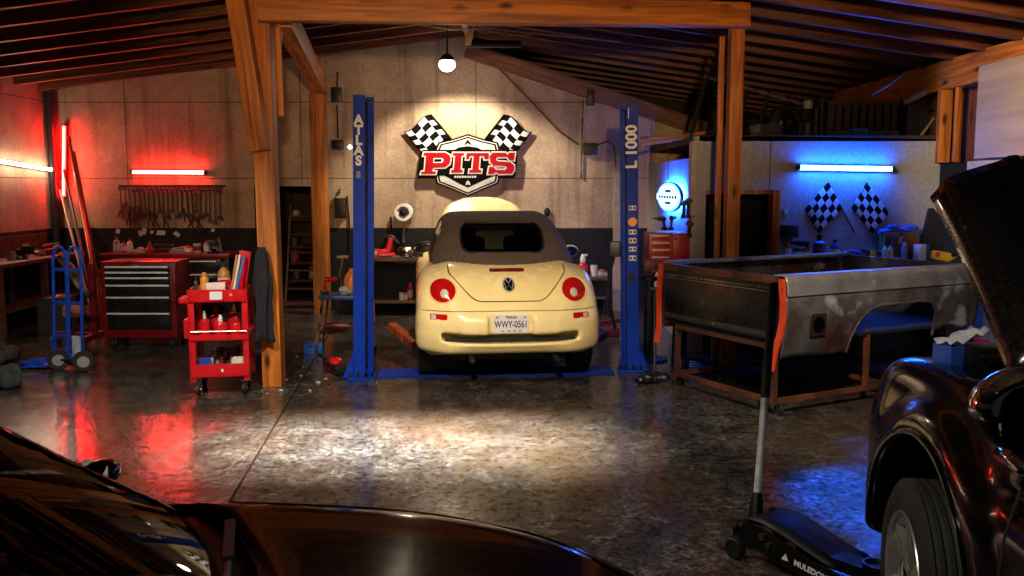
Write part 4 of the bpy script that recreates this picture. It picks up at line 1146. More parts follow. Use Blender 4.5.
m = MB(); m.box((0,0,.03), (.42,.2,.06), None, .02); m.box((0,.02,.085), (.3,.1,.05), None, .02); solo('grease_tray', m, STEELD, 'dark low machine part lying on the middle of the red workbench', 'machine part', on(164, BY0+.38, BZ))
m = MB(); m.box((0,0,.02), (.2,.16,.04), None, .015); m.ball((.02,0,.05), .05, 10, (1,.8,.6)); solo('shop_rag', m.jitter(.008, 3), pm_('8d8474', .9), 'crumpled grey rag on the red workbench', 'rag', on(139, BY0+.22, BZ))
m = MB(); m.box((0,0,.025), (.22,.12,.05), None, .01); m.cyl((-.08,0,.05), (.09,.01,.075), .018); solo('torch', m, pm_('77706a'), 'grey tool lying on the red workbench beside the red can', 'tool', on(179, BY0+.22, BZ))
m = MB(); m.lathe([(.05,0),(.06,.05),(.03,.09),(.012,.16)], None, 14); solo('funnel', m, pm_('8a1c18'), 'small dark red funnel standing on the red workbench', 'funnel', on(150, BY0+.12, BZ))
vise(on(213, BY0+.12, BZ), 'grey bench vise at the end of the red workbench', .4, STEELD, .9)

# ---- wrench rack on the wall
ry = YB-.05
a, b = W(119, 186.2, ry), W(225, 186, ry)
rk = thing('tool_rack', 'long steel tool rack on the wall under the red tube light', 'tool rack', (a+b)/2)
m = MB(); m.bar(a, b, .05, .03); m.build('rail', STEELD, rk, world=True)
n_ = 24
for k in range(n_):
    x = a.x + (b.x-a.x)*(k+.5)/n_
    m = MB(); m.tube([(x, ry-.02, a.z-.01), (x, ry-.05, a.z-.025), (x, ry-.055, a.z+.0)], .005, 6); m.build('hook', STEELD, rk, world=True)
def wrench_mb(L_, r, rnd):
    m = MB()
    m.bar((0,0,-.012), (0,0,-L_+.02), r*.8, r*.38, up=(0,1,0))
    ringp = [(r*1.25*math.cos(2*PI*i/16), 0, -.004-r + r*1.25*math.sin(2*PI*i/16)) for i in range(16)]
    m.tube(ringp, r*.42, 6, closed=True)
    op = [(-.55,.0),(-1.15,-.5),(-1.2,-1.3),(-.85,-1.9),(-.42,-1.95),(-.45,-1.15),(.3,-.95),(.42,-1.85),(.95,-1.8),(1.25,-1.2),(1.15,-.5),(.55,0)]
    m.prism([(x*r*1.3, y*r*1.3) for x, y in op], Matrix(((1,0,0,0),(0,0,-1,r*.25),(0,1,0,-L_+.02),(0,0,0,1))), r*.5)
    return m
WR = mat('dull_chrome_vanadium', '57524c', .35, .8, dirt='1c1510', dirt_amt=.3)
lens = [.48,.36,.40,.52,.55,.47,.50,.58,.49,.55,.58,.46,.53,.50,.55,.60,.47,.52,.55,.62,.60,.66]
for k in range(22):
    x = a.x + (b.x-a.x)*(k+.62)/22.6
    m = wrench_mb(lens[k]*(.62+.2*random.random()), .017 + .011*random.random(), random)
    o = solo('wrench', m, WR, 'steel wrench hanging in the row on the wall rack under the red tube light', 'wrench', (x, ry-.06, a.z-.012), 0, 'wrenches on the wall rack', rot=(0, random.uniform(-.05,.05), 0))
# pliers and clamps hanging lower
for k, (px, py, c) in enumerate(((122,210,'5a1512'),(128,212,'6b1713'),(134,213,'6b1713'),(139,212,'7a1a14'),(129,218,'3a3632'),(135,222,'3a3632'),(150,218,'2a2724'),(155,221,'4a1410'),(165,222,'2a2724'),(185,214,'3a3632'),(191,223,'2a2724'),(199,224,'2a2724'))):
    q = W(px, py, YB-.03); m = MB()
    for s in (-1, 1): m.tube([(s*.012,0,.09),(s*.004,0,.02),(-s*.03,0,-.05),(-s*.028,0,-.12)], [.008,.014,.011,.009], 6)
    m.cyl((0,-.012,.02),(0,.012,.02),.016,seg=10)
    solo('pliers', m, pm_(c), 'pliers hanging on the wall below the row of wrenches', 'pliers', q, 0, 'pliers below the wrench rack', rot=(0, random.uniform(-.3,.3), 0))
# paper scraps pinned on the dado
for k, (px, py, w_, h_, a_) in enumerate(((118,231,.06,.07,.2),(140,233,.05,.09,-.4),(144,231,.07,.10,.3),(152,232,.05,.05,.1),(161,232.5,.14,.07,.02),(177,234,.10,.06,.6),(213,230,.05,.05,.3))):
    m = MB(); m.prism([(-w_/2,-h_/2),(w_/2*.8,-h_/2),(w_/2,h_/2*.7),(-w_/2*.7,h_/2)], Matrix(((1,0,0,0),(0,0,-1,0),(0,1,0,0),(0,0,0,1))), .004)
    solo('paper_note', m, pm_('b8b2a8', .8), ('small paper note', 'torn paper note','creased paper note','tiny paper square','widest paper note','slanted paper note','paper scrap')[k] + ' stuck on the black wall above the red workbench' + ('', ' at its corner end', '', '', ' under the middle wrenches', '', ' at the cart end')[k], 'paper note', W(px, py, YB-.004), 0, rot=(0, a_, 0))

# ---- hand truck
HB = mat('hand_truck_blue', '1440a8', .3, coat=.4, var=.1)
p0 = G(66, 371); HT = 1.22
p0 = G(68, 369)
ht = thing('hand_truck', 'blue two-loop hand truck with grey wheels standing near the side wall', 'hand truck', p0, R(-16))
for s, x in ((-1, -.075), (1, .095)):
    hw = .078
    pts = [(x-hw, 0, .14), (x-hw, .03, .6), (x-hw, .05, 1.05)] + [(x - hw*math.cos(t), .055, 1.05+.13*math.sin(t)) for t in np.linspace(0, PI, 9)][1:-1] + [(x+hw, .05, 1.05), (x+hw, .03, .6), (x+hw, 0, .14)]
    m = MB(); m.tube(pts, .0155, 10); m.build('loop_frame', HB, ht)
for z in (.32, .64, .96):
    m = MB(); m.bar((-.155, -.002+.05*z, z), (.175, -.002+.05*z, z), .012, .032); m.build('cross_bar', HB, ht)
m = MB(); m.box((-.02, .02, .09), (.36, .05, .1), None, .006); m.box((-.3,-.06,.035), (.26,.2,.014), (0,0,.3), .003); m.bar((-.17,-.02,.09), (-.44,-.12,.05), .03, .05); m.bar((-.16,.02,.05), (-.155,.0,.3), .04, .03); m.bar((.17,.02,.05), (.175,.0,.3), .04, .03); m.build('toe_plate', HB, ht)
m = MB(); m.cyl((-.1,-.06,.1), (.24,-.06,.1), .012); m.build('axle', STEELD, ht)
for x in (-.05, .24):
    M = Matrix.Translation((x,-.06,.10)) @ Euler((0,PI/2,-.9)).to_matrix().to_4x4()
    m = MB(); m.lathe([(.055,-.03),(.09,-.032),(.10,-.02),(.10,.02),(.09,.032),(.055,.03)], M, 24, False); wl = m.build('wheel', RUBBER, ht)
    m = MB(); m.lathe([(.01,-.02),(.056,-.022),(.058,.022),(.01,.03)], M, 20); m.build('wheel_hub', pm_('8d8a86'), wl)
m = MB(); m.box((.17, -.06, .21), (.09, .03, .26), None, .03); m.build('stair_glide', pm_('9aa2b5', .35), ht)
caster(ht, (-.40, -.16, .05), .035, .025)

# ---- red jack stand frame beside the chest, and leaning stock
q = Vector((W(93, 300, 9.95).x, 9.95, 0)); zq = W(93, 263, 9.95).z
t = thing('engine_stand', 'dark red upright engine stand between the blue hand truck and the tool chest', 'engine stand', q)
m = MB(); m.box((0,0,zq/2+.04), (.065,.065,zq-.08), None, .006); m.build('post', REDP, t)
m = MB(); m.box((.115,.5,zq/2-.01), (.06,.06,zq-.12), None, .006); m.build('rear_post', REDP, t)
m = MB(); m.bar((.115,.5,.1),(0,-.02,.1), .06, .06); m.bar((0,0,.1),(.02,-.35,.1), .06, .06); m.bar((0,.0,.1),(-.5,.1,.1), .06, .06); m.build('base_leg', REDP, t)
m = MB(); m.bar((0,.0,zq-.12),(.115,.5,zq-.12),.05,.05); m.build('top_tie', REDP, t)
m = MB(); m.tube([(-.36,.0,.97),(-.24,-.02,.86),(-.14,-.02,.66),(-.03,-.02,.55)], [.05,.062,.05,.035], 10); m.build('hydraulic_ram', STEEL, t)
m = MB(); m.box((-.19,-.02,.38), (.3,.1,.13), None, .05); m.jitter(.012, 2); m.build('pink_cloth', pm_('a06058', .9), t, label='pink cloth')
m = MB(); m.tube([(-.24,.0,.1),(-.24,.0,.34)], .018); m.build('cloth_bar', STEELD, t)
caster(t, (.02,-.33,.07), .05, .03); caster(t, (-.46,.1,.07), .05, .03)
for k, (x0, y0, x1, y1, r, c, lab) in enumerate(((104,322,69,137,.022,'a3563a','round pipe leaning in the corner beside the red tube'),(106,318,73,152,.03,'6b3326','thick brown pipe leaning in the corner among the stock'),(100,325,64,170,.018,'2e2724','thin black pipe leaning in the corner among the stock'),(96,318,60,190,.016,'a8907c','pale thin rod leaning in the corner among the stock'),(108,312,80,205,.02,'7d3c28','short brown rod leaning in the corner, the one nearest the chest'))):
    d0 = G(x0, y0+12); d0 = Vector((d0.x, min(d0.y, 11.7), r)); e = W(x1, y1, YB-.16-.03*k)
    m = MB(); dv = e-d0
    if k == 1: m.bar((0,0,0), dv, .06, .03)
    else: m.tube([(0,0,0), dv], r, 10)
    solo('leaning_pipe', m, mat('pipe_'+c, c, .4, .6 if k != 1 else 0), lab, 'pipe', d0)
# pole and conduit in the corner
m = MB(); e = W(56, 92, YB-.13); m.tube([(0,0,0),(0,0,e.z)], .05, 12); solo('corner_post', m, mat('corner_post_dark', '1c1412', .6), 'dark round steel post in the room corner behind the upright red tube', 'post', (XL+.06, YB-.13, 0))

# ---- bench along the side wall with clutter
sx_ = XL
bz = .86
sb = thing('side_bench', 'dark timber bench along the side wall cluttered with small items', 'workbench', (XL+.32, 11.5, 0))
xe = W(52, 270, 11.9).x
m = MB(); m.box((XL+.29, 11.3, bz-.02), (.56, 2.2, .05), None, .006); m.build('bench_top', DARKW, sb, world=True)
for y in (10.3, 11.3, 12.3):
    for x in (XL+.08, XL+.52): m = MB(); m.box((x, y, (bz-.04)/2), (.07,.07,bz-.04)); m.build('leg', DARKW, sb, world=True)
m = MB(); m.box((XL+.29, 11.3, .3), (.5, 2.1, .03)); m.build('shelf', DARKW, sb, world=True)
m = MB(); m.box((XL+.03, 11.3, bz+.25), (.03, 2.1, .03)); m.box((XL+.03, 11.3, bz+.125), (.02, 2.1, .24)); m.build('backboard', DARKW, sb, world=True)
for k, (y, h, r, c, lab) in enumerate(((10.9,.1,.05,'a08a7a','tin nearest the open end of the side bench'),(11.35,.17,.035,'c4b5a4','pale cup standing on the side bench'),(11.6,.12,.05,'7a2a20','red tin on the side bench'),(12.1,.14,.04,'8a7a6c','grey tin near the corner on the side bench'))):
    tin('tin', (XL+.34-.06*(k % 2), y, bz+.006), h, r, pm_(c), lab)
m = MB(); m.box((0,0,.04), (.2,.3,.08), None, .02); m.cyl((0,-.1,.1),(0,.14,.12), .03); solo('grinder', m, REDD, 'dark red grinder lying on the side bench', 'grinder', (XL+.3, 11.82, bz+.006))
vise((XL+.36, 11.1, bz+.006), 'dark vise on the side bench beside the pale cup', R(90), STEELD, .8)
def tyre_thing(p, r, w, label, rot):
    t = thing('spare_wheel', label, 'tyre', p, rot=rot)
    m = MB(); m.lathe([(r*.62,-w/2*.8),(r*.7,-w/2),(r*.9,-w/2),(r,-w*.36),(r,w*.36),(r*.9,w/2),(r*.7,w/2),(r*.62,w/2*.8),(r*.62,-w/2*.8)], None, 32, False); m.build('tyre', RUBBER, t)
    m = MB(); m.lathe([(.02,.01),(r*.3,.03),(r*.55,.0),(r*.63,.06),(r*.63,-.06),(r*.5,-.03),(.02,-.02)], None, 24); m.build('rim', STEELD, t)
    return t
g1 = G(8, 377)
None
def heap(name, p, r, h, m0, label, cat, seed, sq=(1,1)):
    rnd = random.Random(seed); m = MB()
    for k in range(16):
        a_, d_ = rnd.uniform(0, 2*PI), rnd.uniform(0, r*.75)
        m.ball((d_*math.cos(a_)*sq[0], d_*math.sin(a_)*sq[1], h*.45*rnd.uniform(.5,1)), r*.42, 8, (rnd.uniform(.6,1.2), rnd.uniform(.6,1.2), h/r*.9*rnd.uniform(.6,1)))
    m.jitter(r*.05, seed)
    for v in m.bm.verts: v.co.z = max(v.co.z, .004)
    return solo(name, m, m0, label, cat, p, smooth=60)
heap('canvas_bag', G(-6, 362), .26, .3, pm_('3a2f28', .9), 'dark canvas bag slumped on the floor below the side bench', 'bag', 3)
heap('work_jacket', G(-2, 388), .2, .26, pm_('2c3230', .9), 'greenish dark jacket heaped on the floor at the side bench', 'jacket', 5)
carton('parts_box', (XL+.84, 10.95, 0), (.36,.36,.42), pm_('2b2420', .8), 'dark box on the floor under the side bench edge', 'box', .2)
carton('parts_box', (XL+.78, 12.3, 0), (.26,.3,.5), pm_('34291f', .8), 'brown box on the floor behind the blue hand truck', 'box', -.1)

# ---- red service cart
cx0 = G(224, 395)
ct = thing('service_cart', 'bright red three-tier service cart full of cans and tools beside the wooden post', 'service cart', (cx0.x-.02, cx0.y-.02, 0), R(9))
CW, CD, CH = .47, .40, .90
for z, hh in ((.16,.11),(.47,.05),(CH-.105,.105)):
    m = MB(); m.box((0,CD/2,z+.004), (CW, CD, .008))
    m.box((0, .004, z+hh/2), (CW, .008, hh)); m.box((0, CD-.004, z+hh/2), (CW, .008, hh))
    for s in (-1,1): m.box((s*(CW/2-.004), CD/2, z+hh/2), (.008, CD, hh))
    m.build('tray', REDB, ct)
for s in (-1,1):
    for y in (.022, CD-.022):
        m = MB(); m.bar((s*(CW/2-.022), y, .13), (s*(CW/2-.022), y, CH), .048, .048) if False else m.box((s*(CW/2-.02), y-.004 if y < .1 else y+.004, (CH+.12)/2), (.045,.01,CH-.12), None, .003)
        m.box((s*(CW/2+.002), y, (CH+.12)/2), (.008,.05,CH-.12), None, .003); m.build('upright', REDB, ct)
m = MB(); m.tube([(-CW/2+.01,.01,.55),(-CW/2+.01,-.012,.55),(CW/2-.01,-.012,.55),(CW/2-.01,.01,.55)], .006, 8); m.build('guard_rail', STEEL, ct)
m = MB(); m.box((-CW/2-.05, .2, .8), (.09,.22,.05), None, .01); m.build('side_tray', REDB, ct)
m = MB(); m.box((-CW/2-.035, .2, .56), (.05,.25,.16), None, .01); m.build('side_holder', REDB, ct)
fM = Matrix(((1,0,0,0),(0,0,-1,-.001),(0,1,0,0),(0,0,0,1)))
m = MB(); m.prism(rrect(-.01, CH-.05, .05, .033, .003), fM, .003); m.build('white_label', WLET, ct)
m = MB(); m.prism(circle(.11, CH-.045, .014, 12), fM, .003); m.build('round_sticker', pm_('d08a6a'), ct)
m = MB(); m.prism(rrect(.02, .215, .008, .014, .003), fM, .003); m.build('maker_mark', WLET, ct)
for x in (-CW*.4, CW*.4):
    for y in (.05, CD-.05): caster(ct, (x, y, .118), .05, .03)
cM = ct.matrix_basis
def cpt(x, y, z): return cM @ Vector((x, y, z))
# middle tier: red cans
for x, y, r, h, nozzle, lab in ((-.13,.12,.042,.19,'b8b4ac','red spray bottle with grey nozzle, closest to the chest on the cart middle tier'),(.0,.11,.058,.16,'e2ded6','wide red can with white pump in the middle of the cart middle tier'),(.125,.12,.05,.15,'a8141a','red tin on the cart middle tier next to the guard rail end'),(-.06,.28,.055,.2,'a8141a','tall red can at the back of the cart middle tier'),(.09,.28,.055,.22,'d8c9b8','red can with pale cap at the back of the cart middle tier')):
    t = thing('oil_can', lab, 'can', cpt(x, y, .479))
    m = MB(); m.lathe([(r*.96,0),(r,.006),(r,h*.74),(r*.9,h*.8),(r*.4,h*.86)], None, 18); m.build('body', REDB, t)
    m = MB(); m.lathe([(r*.34,h*.82),(r*.34,h*1.05),(r*.22,h*1.1),(r*.2,h*1.2)], None, 12); m.build('nozzle', pm_(nozzle), t)
# bottom tier: mixed tools
def lump(name, p, d, m0, label, cat, rot=0, seed=1):
    m = MB(); m.box((0,0,d[2]/2), d, None, min(d)*.3); m.ball((d[0]*.2,0,d[2]*.7), min(d)*.5, 8); m.jitter(min(d)*.05, seed)
    return solo(name, m, m0, label, cat, p, rot)
lump('blue_socket_case', cpt(-.14,.10,.178), (.10,.08,.13), pm_('1c4aa8'), 'small blue case on the cart bottom tier', 'case', .6)
lump('rag', cpt(.14,.10,.178), (.11,.08,.13), pm_('cfc7b8', .9), 'pale crumpled rag on the cart bottom tier', 'rag', .2)
for k, (x, y, z, c, a_) in enumerate(((-.09,.09,.21,'9fb0c8',.5),(-.03,.11,.23,'8f8a84',-.3),(.03,.12,.22,'5a2a20',.8),(.08,.13,.24,'3a3430',-.7),(-.05,.2,.26,'7a6a5a',.2),(.1,.22,.25,'8a2418',1.1))):
    m = MB(); m.tube([(-.09,0,0),(.02,0,.0),(.09,0,.01)], [.017,.017,.03], 8); m.cyl((.09,-.025,.01),(.09,.025,.01),.03)
    solo('ratchet', m, pm_(c, .35), ('silver-blue ratchet', 'grey ratchet', 'brown-handled ratchet', 'black ratchet', 'tan ratchet', 'red ratchet')[k]+' lying in the bottom tray of the red cart', 'ratchet', cpt(-.10+.042*k, .21+.02*(k%2)*4, .25+.012*(k%3)), rot=(0, -.75, a_*.15+1.57+.1))
# top tray contents
ty = CH-.105+.009
spray('spray_can', cpt(-.12,.12,ty), .23, .035, pm_('d0892e'), pm_('c07a28'), 'orange-yellow spray can standing in the cart top tray')
spray('spray_can', cpt(-.185,.1,ty), .19, .018, pm_('2a3340'), BLACKP, 'slim dark spray can at the edge of the cart top tray')
m = MB(); m.cyl((-.07,0,.055),(.08,.02,.055),.048,.05,16); solo('paper_roll', m, pm_('d9c3b8', .8), 'pinkish white paper roll lying in the cart top tray', 'paper roll', cpt(-.03,.08,ty+.045), .2)
drill(cpt(.075,.18,ty), 'red drill resting in the cart top tray', 1.2, REDB, .8)
bottle('brown_jug', cpt(.01,.32,ty+.0), .3, .055, pm_('a8703a'), pm_('2a2420'), 'brown glass jug at the back of the cart top tray', 'jug')
drill(cpt(-.15,.30,ty), 'black cordless drill at the back of the cart top tray', -.4, pm_('1c1c1e'), .9)
m = MB(); m.box((0,0,.2), (.1,.03,.4), None, .004); m.box((0,-.017,.3), (.05,.004,.1)); solo('red_folder', m, REDB, 'tall red folder standing upright at the back of the service cart', 'folder', cpt(.145,.22,ty+.01), R(9), rot=(R(4),R(10),R(9)))
for k, (x, dx, c, lab) in enumerate(((.135,.10,'b8783a','wooden stick leaning out of the cart top tray'),(.155,.12,'d8d2c8','white rod leaning out of the cart top tray'),(.18,.15,'3f6aa8','blue rod leaning out of the cart top tray'))):
    a_, b2 = Vector((0,0,0)), Vector((dx*.55, .05, .36)); m = MB(); m.tube([a_, b2], .011, 8)
    solo('rod', m, pm_(c), lab, 'rod', cpt(x-.05, .16-.045*k, ty+.01), R(9))
# ---- dark jacket hanging beside the cart on the post
jp = Vector((PX-.03, FY-.05, 0)); zt = 1.24
m = MB(); rows = []
for i in range(15):
    t_ = i/14; z = zt - .80*t_; row = []
    for k in range(19):
        a_ = PI*k/18; w_ = .025 + .045*min(1, t_*2.0) + .012*math.sin(t_*7); fold = 1 + .22*math.sin(a_*6+t_*3)+.08*math.sin(t_*19)
        row.append(Vector((-w_*math.cos(a_)*fold, -.01-.07*math.sin(a_)*fold*min(1, .35+t_*1.4), z - .03*math.sin(a_*3)*t_)))
    rows.append(row)
m.grid(rows)
solo('hanging_jacket', m, mat('black_cloth', '14141a', .95, bump=.2, scale=50), 'black jacket hanging on the wooden post behind the red cart', 'jacket', (jp.x, jp.y, 0), smooth=60, thick=.014)
# ================================================================ doorway store, wall fittings, benches behind the car, floor clutter
# ---- shelving inside the store
q0, q1 = W(281, 250, 14.6), W(324, 250, 14.6)
sh = thing('store_shelving', 'dark red shelving unit stacked with pots inside the doorway', 'shelving', ((q0.x+q1.x)/2, 14.6, 0))
x0, x1 = q0.x+.05, q1.x+.25
shz = [W(300, y, 14.6).z for y in (218, 246, 262, 280)]
for z in shz + [.12]:
    m = MB(); m.box(((x0+x1)/2, 14.85, z-.02), (x1-x0, .5, .05), None, .004); m.build('shelf', REDD, sh, world=True)
for x in (x0, x1):
    for y in (14.62, 15.08):
        m = MB(); m.box((x, y, 1.05), (.045, .045, 2.1)); m.build('upright', STEELD, sh, world=True)
rnd = random.Random(11)
names = ['clay pot', 'white tub', 'grey tin', 'brown jar', 'dark tin', 'pale tin', 'rusty tin', 'green tin', 'small jar', 'tall tin', 'squat tub', 'black tub']
k = 0
for zi, z in enumerate(shz):
    xs = x0 + .15
    while xs < x1-.12 and k < 14:
        r = rnd.uniform(.055, .085); h = rnd.uniform(.10, .2)
        tin('store_tin', (xs, 14.75 + rnd.uniform(-.05,.1), z+.006), h, r, pm_(rnd.choice(['8a3a28','b9a68c','6d655a','4a2c20','7d3a22','9c917f','5a564e'])), ['%s on the top shelf of the store', '%s on the second shelf of the store', '%s on the third shelf of the store', '%s on the fourth shelf of the store'][zi] % names[k % 12] + ' behind the doorway', lidm=pm_(rnd.choice(['a04a30','c2b59c','54402f'])))
        xs += rnd.uniform(.22, .42); k += 1
la0, la1 = G(284, 322), W(283, 212, 13.6)
st = thing('step_ladder', 'narrow wooden step ladder standing inside the dark doorway', 'ladder', (-3.2, 13.5, 0))
for s in (-.19, .19):
    m = MB(); m.bar((s*1.15, 0, 0), (s*.9, .3, 1.5), .03, .06); m.build('side_rail', DARKW, st)
for k in range(5):
    m = MB(); f_ = .15+.18*k; m.box((0, .3*f_, 1.5*f_), (.4*(1-.1*f_), .1, .022)); m.build('step', DARKW, st)
m = MB(); m.box((0,0,.14), (.5,.34,.28), None, .06); m.tube([(-.2,-.05,.28),(-.2,-.05,.45),(.2,-.05,.45),(.2,-.05,.28)], .015); solo('generator', m, STEELD, 'dark machine on the floor of the store behind the doorway', 'machine', (-2.5, 13.9, 0))
m = MB(); m.bar((-.3,0,.05),(.3,.1,.05), .08, .06); m.bar((-.25,.15,.05),(.25,.12,.06), .05, .05); solo('red_bar', m, REDD, 'red steel bar lying on the floor inside the doorway', 'bar', (-3.05, 13.1, 0))

# ---- fittings on the back wall beside the doorway post
def wallbox(name, px, py, d, m0, label, cat, extra=None, Y=YB):
    p = W(px, py, Y); t = thing(name, label, cat, (p.x, Y, p.z))
    m = MB(); m.box((0,-d[1]/2-.002,0), d, None, min(d)*.12); m.build('body', m0, t)
    m = MB(); m.box((0,-d[1]-.004,0), (d[0]*.7, .008, d[2]*.7), None, .003); m.build('cover', extra or STEELD, t)
    return t
wallbox('junction_box', 337, 95, (.14,.08,.2), BLACKP, 'black junction box high on the wall between the doorway post and blue column', 'electrical box')
wallbox('bulkhead_lamp', 338.5, 145, (.16,.12,.13), BLACKP, 'dark bulkhead lamp half way up the wall next to the doorway post', 'lamp')
m = MB(); q = W(350, 147, YB-.1); m.ball((0,0,0), .03, 10); solo('small_bulb', m, emit('small_bulb_glow', (1,.95,.8), 6), 'tiny lit bulb on the wall beside the blue lift column', 'bulb', q)
wallbox('breaker_box', 341, 208, (.15,.1,.28), BLACKP, 'black breaker box on the wall beside the doorway post', 'electrical box')
m = MB(); q0 = W(337, 105, YB-.02); q1 = W(338, 138, YB-.02); m.tube([(0,0,0), (q1-q0)], .012); m.tube([(0,0,.1), (.02,0,.45)], .012); solo('conduit', m, STEELD, 'thin conduit running down the wall between black boxes', 'conduit', q0)
m = MB(); q0 = W(347, 196, YB-.02)
m.tube([(0,0,0), (.03,0,-.5), (.02,0,-.75)], .012); m.tube([(-.1,0,.1),(-.1,-.02,.05),(-.14,-.03,0)], .012); solo('hanging_cable', m, BLACKP, 'black cable hanging down the wall next to the breaker box', 'cable', q0)
wallbox('wall_socket', 590, 149, (.2,.09,.16), BLACKP, 'black socket box on the wall to the side of the winged sign', 'socket box')
q0, q1, q2, q3 = W(486, 55, YB-.06), W(530, 100, YB-.06), W(560, 132, YB-.06), W(579, 145, YB-.06)
m = MB(); m.tube([Vector((0,0,0)), q1-q0, q2-q0, q3-q0], .012); solo('red_cable', m, mat('red_cable', '6e2a22', .6), 'dull red cable sagging down the wall from the ridge to the socket box', 'cable', q0)
q0, q1, q2, q3 = W(595, 146, YB-.05), W(608, 141, YB-.05), W(614, 146, YB-.05), W(616, 166, YB-.05)
m = MB(); m.tube([Vector((0,0,0)), q1-q0, q2-q0, q3-q0], .009); solo('black_cable', m, BLACKP, 'black cable looping from the socket box to the pale board', 'cable', q0)
q0, q1 = W(583, 100, YB-.03), W(581, 178, YB-.03)
m = MB(); m.tube([Vector((0,0,0)), q1-q0], .012); solo('conduit', m, STEEL, 'thin steel conduit running up the wall beside the socket box', 'conduit', q0)
wallbox('rafter_bracket', 590, 98, (.1,.14,.22), STEELD, 'dark bracket under the rake timber above the socket box', 'bracket')
m = MB(); m.ball((0,-.04,0), .055, 12, (.8,.6,1.2)); m.cyl((0,0,0),(0,-.03,0), .03); solo('wall_tap', m, STEELD, 'dark round tap on the wall just above the black dado behind the car', 'tap', W(547, 212, YB))
for px, py in ((519,116),(427,112)):
    pass
# hose reel and hanging sprayer
q = W(405, 212, YB-.02); t = thing('hose_reel', 'round white hose reel on the wall above the bench behind the car', 'hose reel', q)
M = Matrix.Translation((0,-.13,0)) @ Euler((PI/2,0,0)).to_matrix().to_4x4()
m = MB(); m.lathe([(.06,-.11),(.12,-.1),(.115,-.05),(.06,-.04),(.06,.04),(.115,.05),(.12,.1),(.085,.1),(.05,.02)], M, 24); m.build('reel', WHITEP, t)
m = MB(); m.lathe([(.02,.05),(.055,.06),(.05,.11),(.02,.12)], M, 16); m.build('hub', STEELD, t)
m = MB(); m.tube([(0,-.1,-.1),(-.01,-.1,-.3),(-.02,-.08,-.42)], [.014,.012,.02]); m.build('hose_end', pm_('6f6a64'), t)
q = W(391, 231, YB-.05); t = thing('spray_gun', 'dark spray gun with red cup hanging on the wall above the red tools', 'spray gun', q)
m = MB(); m.tube([(0,0,.2),(0,0,.06),(.01,-.03,-.05)], [.018,.02,.05]); m.tube([(-.08,-.05,-.1),(.02,-.06,-.08),(.12,-.05,-.18)], [.05,.06,.035]); m.build('body', STEELD, t, 60)
m = MB(); m.lathe([(.05,-.3),(.06,-.28),(.055,-.18),(.03,-.15)], None, 14); m.build('cup', REDD, t)
# ---- bench behind the lift column
BYb = 12.15
zb = W(390, 258, BYb).z
xa, xb = W(373, 258, BYb).x-.2, W(432, 258, BYb).x
bb = thing('back_bench', 'dark bench loaded with red tools behind the car and blue column', 'workbench', ((xa+xb)/2, BYb, 0))
m = MB(); m.box(((xa+xb)/2, BYb+.25, zb-.025), (xb-xa, .5, .05), None, .006); m.build('bench_top', DARKW, bb, world=True)
for x in (xa+.05, xb-.05):
    for y in (BYb+.04, BYb+.45): m = MB(); m.box((x, y, (zb-.05)/2), (.06,.06,zb-.05)); m.build('leg', STEELD, bb, world=True)
zl = W(410, 301, BYb).z
m = MB(); m.box(((xa+xb)/2, BYb+.25, zl-.02), (xb-xa, .45, .03)); m.build('shelf', DARKW, bb, world=True)
m = MB(); m.tube([(-.12,0,.05),(.0,0,.06),(.03,0,.1),(.07,0,.26)], [.05,.06,.04,.035], 10); m.box((.0,0,.03),(.25,.12,.06), None, .02); solo('red_polisher', m, REDB, 'bright red polisher with upright handle on the bench behind the blue column', 'power tool', on(386, BYb+.15, zb), .2)
m = MB(); m.ball((0,0,.075), .075, 12, (1.2,.8,1)); m.cyl((.06,0,.08),(.17,-.02,.06), .03); solo('red_grinder', m, REDD, 'dark red grinder on the bench beside the headlamp ring', 'power tool', on(403, BYb+.12, zb))
t = thing('headlamp_ring', 'pale oval headlamp ring with dark inside lying on the bench behind the car', 'headlamp', on(428, BYb+.14, zb)+Vector((-.02,0,.105)))
m = MB(); m.tube([(.17*math.cos(a), 0, .1*math.sin(a)) for a in np.linspace(0, 2*PI, 29)[:-1]], .016, 8, closed=True); m.build('ring', CHROME, t)
m = MB(); m.ball((0,.05,0), .1, 16, (1.6,.4,.92)); m.build('bowl', BLACKP, t)
tin('tin', on(376, BYb+.33, zb), .1, .05, pm_('b0542a'), 'orange tin on the bench behind the blue column')
m = MB(); m.box((0,0,.015),(.4,.05,.03), None, .006); solo('pry_bar', m, STEEL, 'flat steel bar lying on the bench behind the blue column', 'bar', on(396, BYb+.04, zb))
bottle('red_bottle', on(409.5, BYb+.15, zl), .24, .04, REDB, pm_('b02018'), 'red bottle on the low shelf beside the car wheel')
for px, c, lab in ((401,'b9b0a0','white tub on the low shelf by the red bottle'),(404.5,'8c8478','grey tub on the low shelf by the red bottle')): tin('tub', on(px, BYb+.12, zl), .1, .035, pm_(c), lab)
